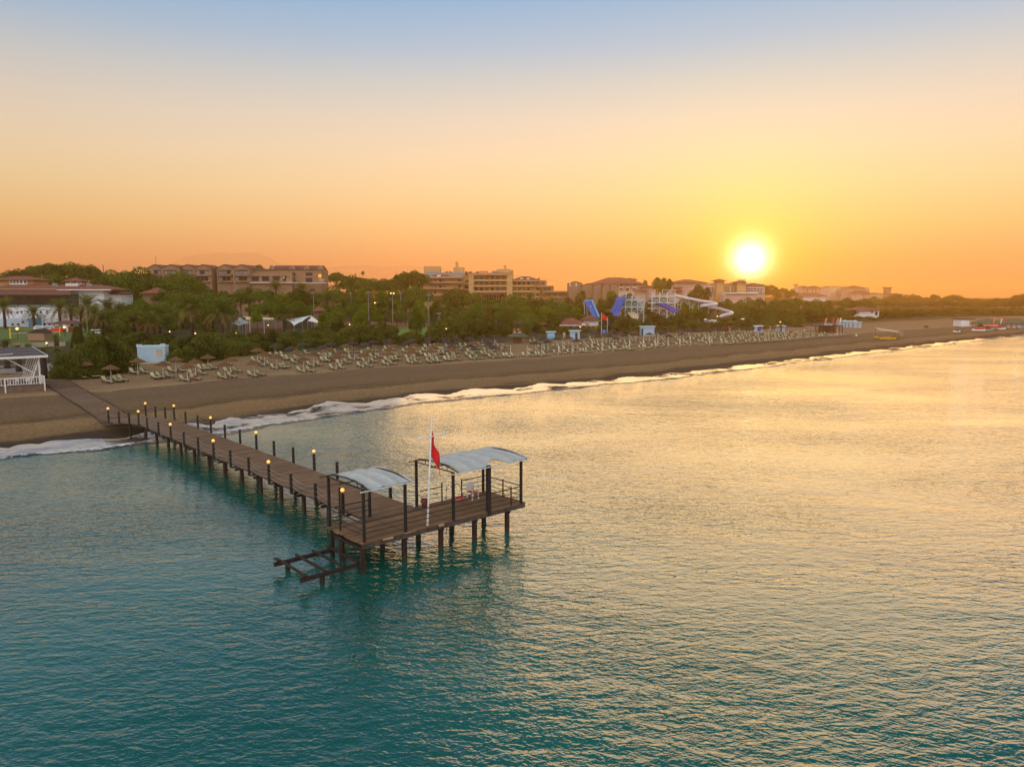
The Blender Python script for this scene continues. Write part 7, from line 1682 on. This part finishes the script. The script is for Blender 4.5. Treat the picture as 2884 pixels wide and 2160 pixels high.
# ------------------------------------------------------------------ far mountains
def ridge(name, label, pxs, tops, Y, depth, m):
    vs = []; n = 90; rg = random.Random(len(name) + int(Y))
    for i in range(n):
        px = pxs[0] + (pxs[-1] - pxs[0]) * i / (n - 1); top = interp(px, pxs, tops) + rg.uniform(-.7, .7)
        c = aty(px, top, Y); h = c.z
        for dy, f in ((-depth * .5, 0.0), (-depth * .25, .55 + rg.uniform(-.05, .05)), (0, 1.0), (depth * .3, .5), (depth * .5, 0.0)):
            vs.append((c.x * (1 + dy / Y), Y + dy, -5 + (h + 5) * f))
    fs = [(i * 5 + k, (i + 1) * 5 + k, (i + 1) * 5 + k + 1, i * 5 + k + 1) for i in range(n - 1) for k in range(4)]
    me = bpy.data.meshes.new(name); me.from_pydata(vs, [], fs); me.materials.append(m); me.polygons.foreach_set('use_smooth', [True] * len(fs)); me.update()
    return tag(inst(name, me), label, None, None, 'structure')
M['mount'] = mat('mountain_slope_hazed', (.30, .22, .17), .95, .1, .003)
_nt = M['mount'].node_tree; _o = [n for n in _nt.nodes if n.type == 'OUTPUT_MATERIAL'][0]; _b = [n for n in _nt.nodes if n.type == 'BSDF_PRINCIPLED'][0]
_t = nd(_nt, 'ShaderNodeBsdfTransparent'); _m = nd(_nt, 'ShaderNodeMixShader'); setin(_m, 'Fac', 0.06)  # mostly see-through mix stands in for distant haze fading the ridges
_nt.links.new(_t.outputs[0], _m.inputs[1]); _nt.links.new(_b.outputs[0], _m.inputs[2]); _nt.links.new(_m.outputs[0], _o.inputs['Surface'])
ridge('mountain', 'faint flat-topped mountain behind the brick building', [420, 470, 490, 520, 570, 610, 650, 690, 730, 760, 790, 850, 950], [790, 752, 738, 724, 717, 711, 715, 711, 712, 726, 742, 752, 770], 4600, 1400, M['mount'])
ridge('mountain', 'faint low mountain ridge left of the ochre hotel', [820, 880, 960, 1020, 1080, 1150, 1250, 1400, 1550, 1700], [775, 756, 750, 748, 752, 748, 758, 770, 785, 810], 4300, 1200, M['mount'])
# far wood closing the land behind everything
fw = np.random.default_rng(5); N = 26000
px = fw.uniform(-250, 3150, N); Yd = fw.uniform(1150, 1550, N)
tl = np.interp(px, [-250, 400, 1200, 1700, 2150, 2250, 2450, 2700, 3150], [822, 822, 822, 822, 808, 830, 842, 846, 847])
pts = np.zeros((N, 3))
for i in range(N):
    t = aty(px[i], tl[i] + fw.uniform(0, 16) ** 1.0, Yd[i]); pts[i] = t
nr = fw.normal(0, .5, (N, 3)); nr[:, 1] -= 1; nr[:, 2] += .8; nr /= np.linalg.norm(nr, axis=1)[:, None]
tag(inst('distant_wood', leaf_mesh('distant_wood', pts, nr, 2.6, M['farwood'], 3)), 'distant dark wood closing the horizon behind the resort', None, None, 'stuff')

# the wood goes on beyond the left edge of the view
N = 9000; px = fw.uniform(-800, -40, N); Yd = fw.uniform(290, 420, N); pts = np.zeros((N, 3))
for i in range(N):
    c = aty(px[i], 772 + 8 * math.sin(px[i] * .07) + 5 * math.sin(px[i] * .19), Yd[i]); g0 = 4.0
    pts[i] = (c.x, c.y, g0 + (c.z - g0) * fw.uniform(.15, 1.0) ** .5)
nr = fw.normal(0, .6, (N, 3)); nr[:, 2] += .9; nr /= np.linalg.norm(nr, axis=1)[:, None]
tag(inst('pine_wood', leaf_mesh('pine_wood', pts, nr, 1.5, M['pine'], 8)), 'pine wood continuing to the left of the restaurant', None, None, 'stuff')

# ------------------------------------------------------------------ the hazy evening air
def haze_box(dens, col, g):
    m, nt_, out = new_mat('evening_haze'); v = nd(nt_, 'ShaderNodeVolumePrincipled')
    setin(v, 'Density', dens); setin(v, 'Color', rgba(col)); setin(v, 'Anisotropy', g); nt_.links.new(v.outputs[0], out.inputs['Volume'])
    o = MB().box(-1800, 2500, -800, 1900, -13.5, 40).build('haze', m)
    return tag(o, 'thin warm evening haze over the coast', None, None, 'stuff')
if HAZE: haze_box(*HAZE)

# put each thing's empty at its base
bpy.context.view_layer.update()
for o in list(sc.objects):
    if o.type == 'EMPTY' and o.parent is None and o.location.length < 1e-6 and o.children:
        pts = [o.matrix_world @ (c.matrix_basis @ Vector(b)) for c in o.children for b in c.bound_box]
        base = Vector(((min(p.x for p in pts) + max(p.x for p in pts)) / 2, (min(p.y for p in pts) + max(p.y for p in pts)) / 2, max(0.0, min(p.z for p in pts))))
        d_ = o.matrix_world.inverted() @ base
        for c in o.children: c.location = c.location - d_
        o.location = base
sc.cycles.max_bounces = 6; sc.cycles.diffuse_bounces = 3; sc.cycles.glossy_bounces = 3; sc.cycles.transmission_bounces = 3; sc.cycles.volume_bounces = 1; sc.cycles.transparent_max_bounces = 8
sc.cycles.use_denoising = True
sc.cycles.sample_clamp_indirect = 6.0
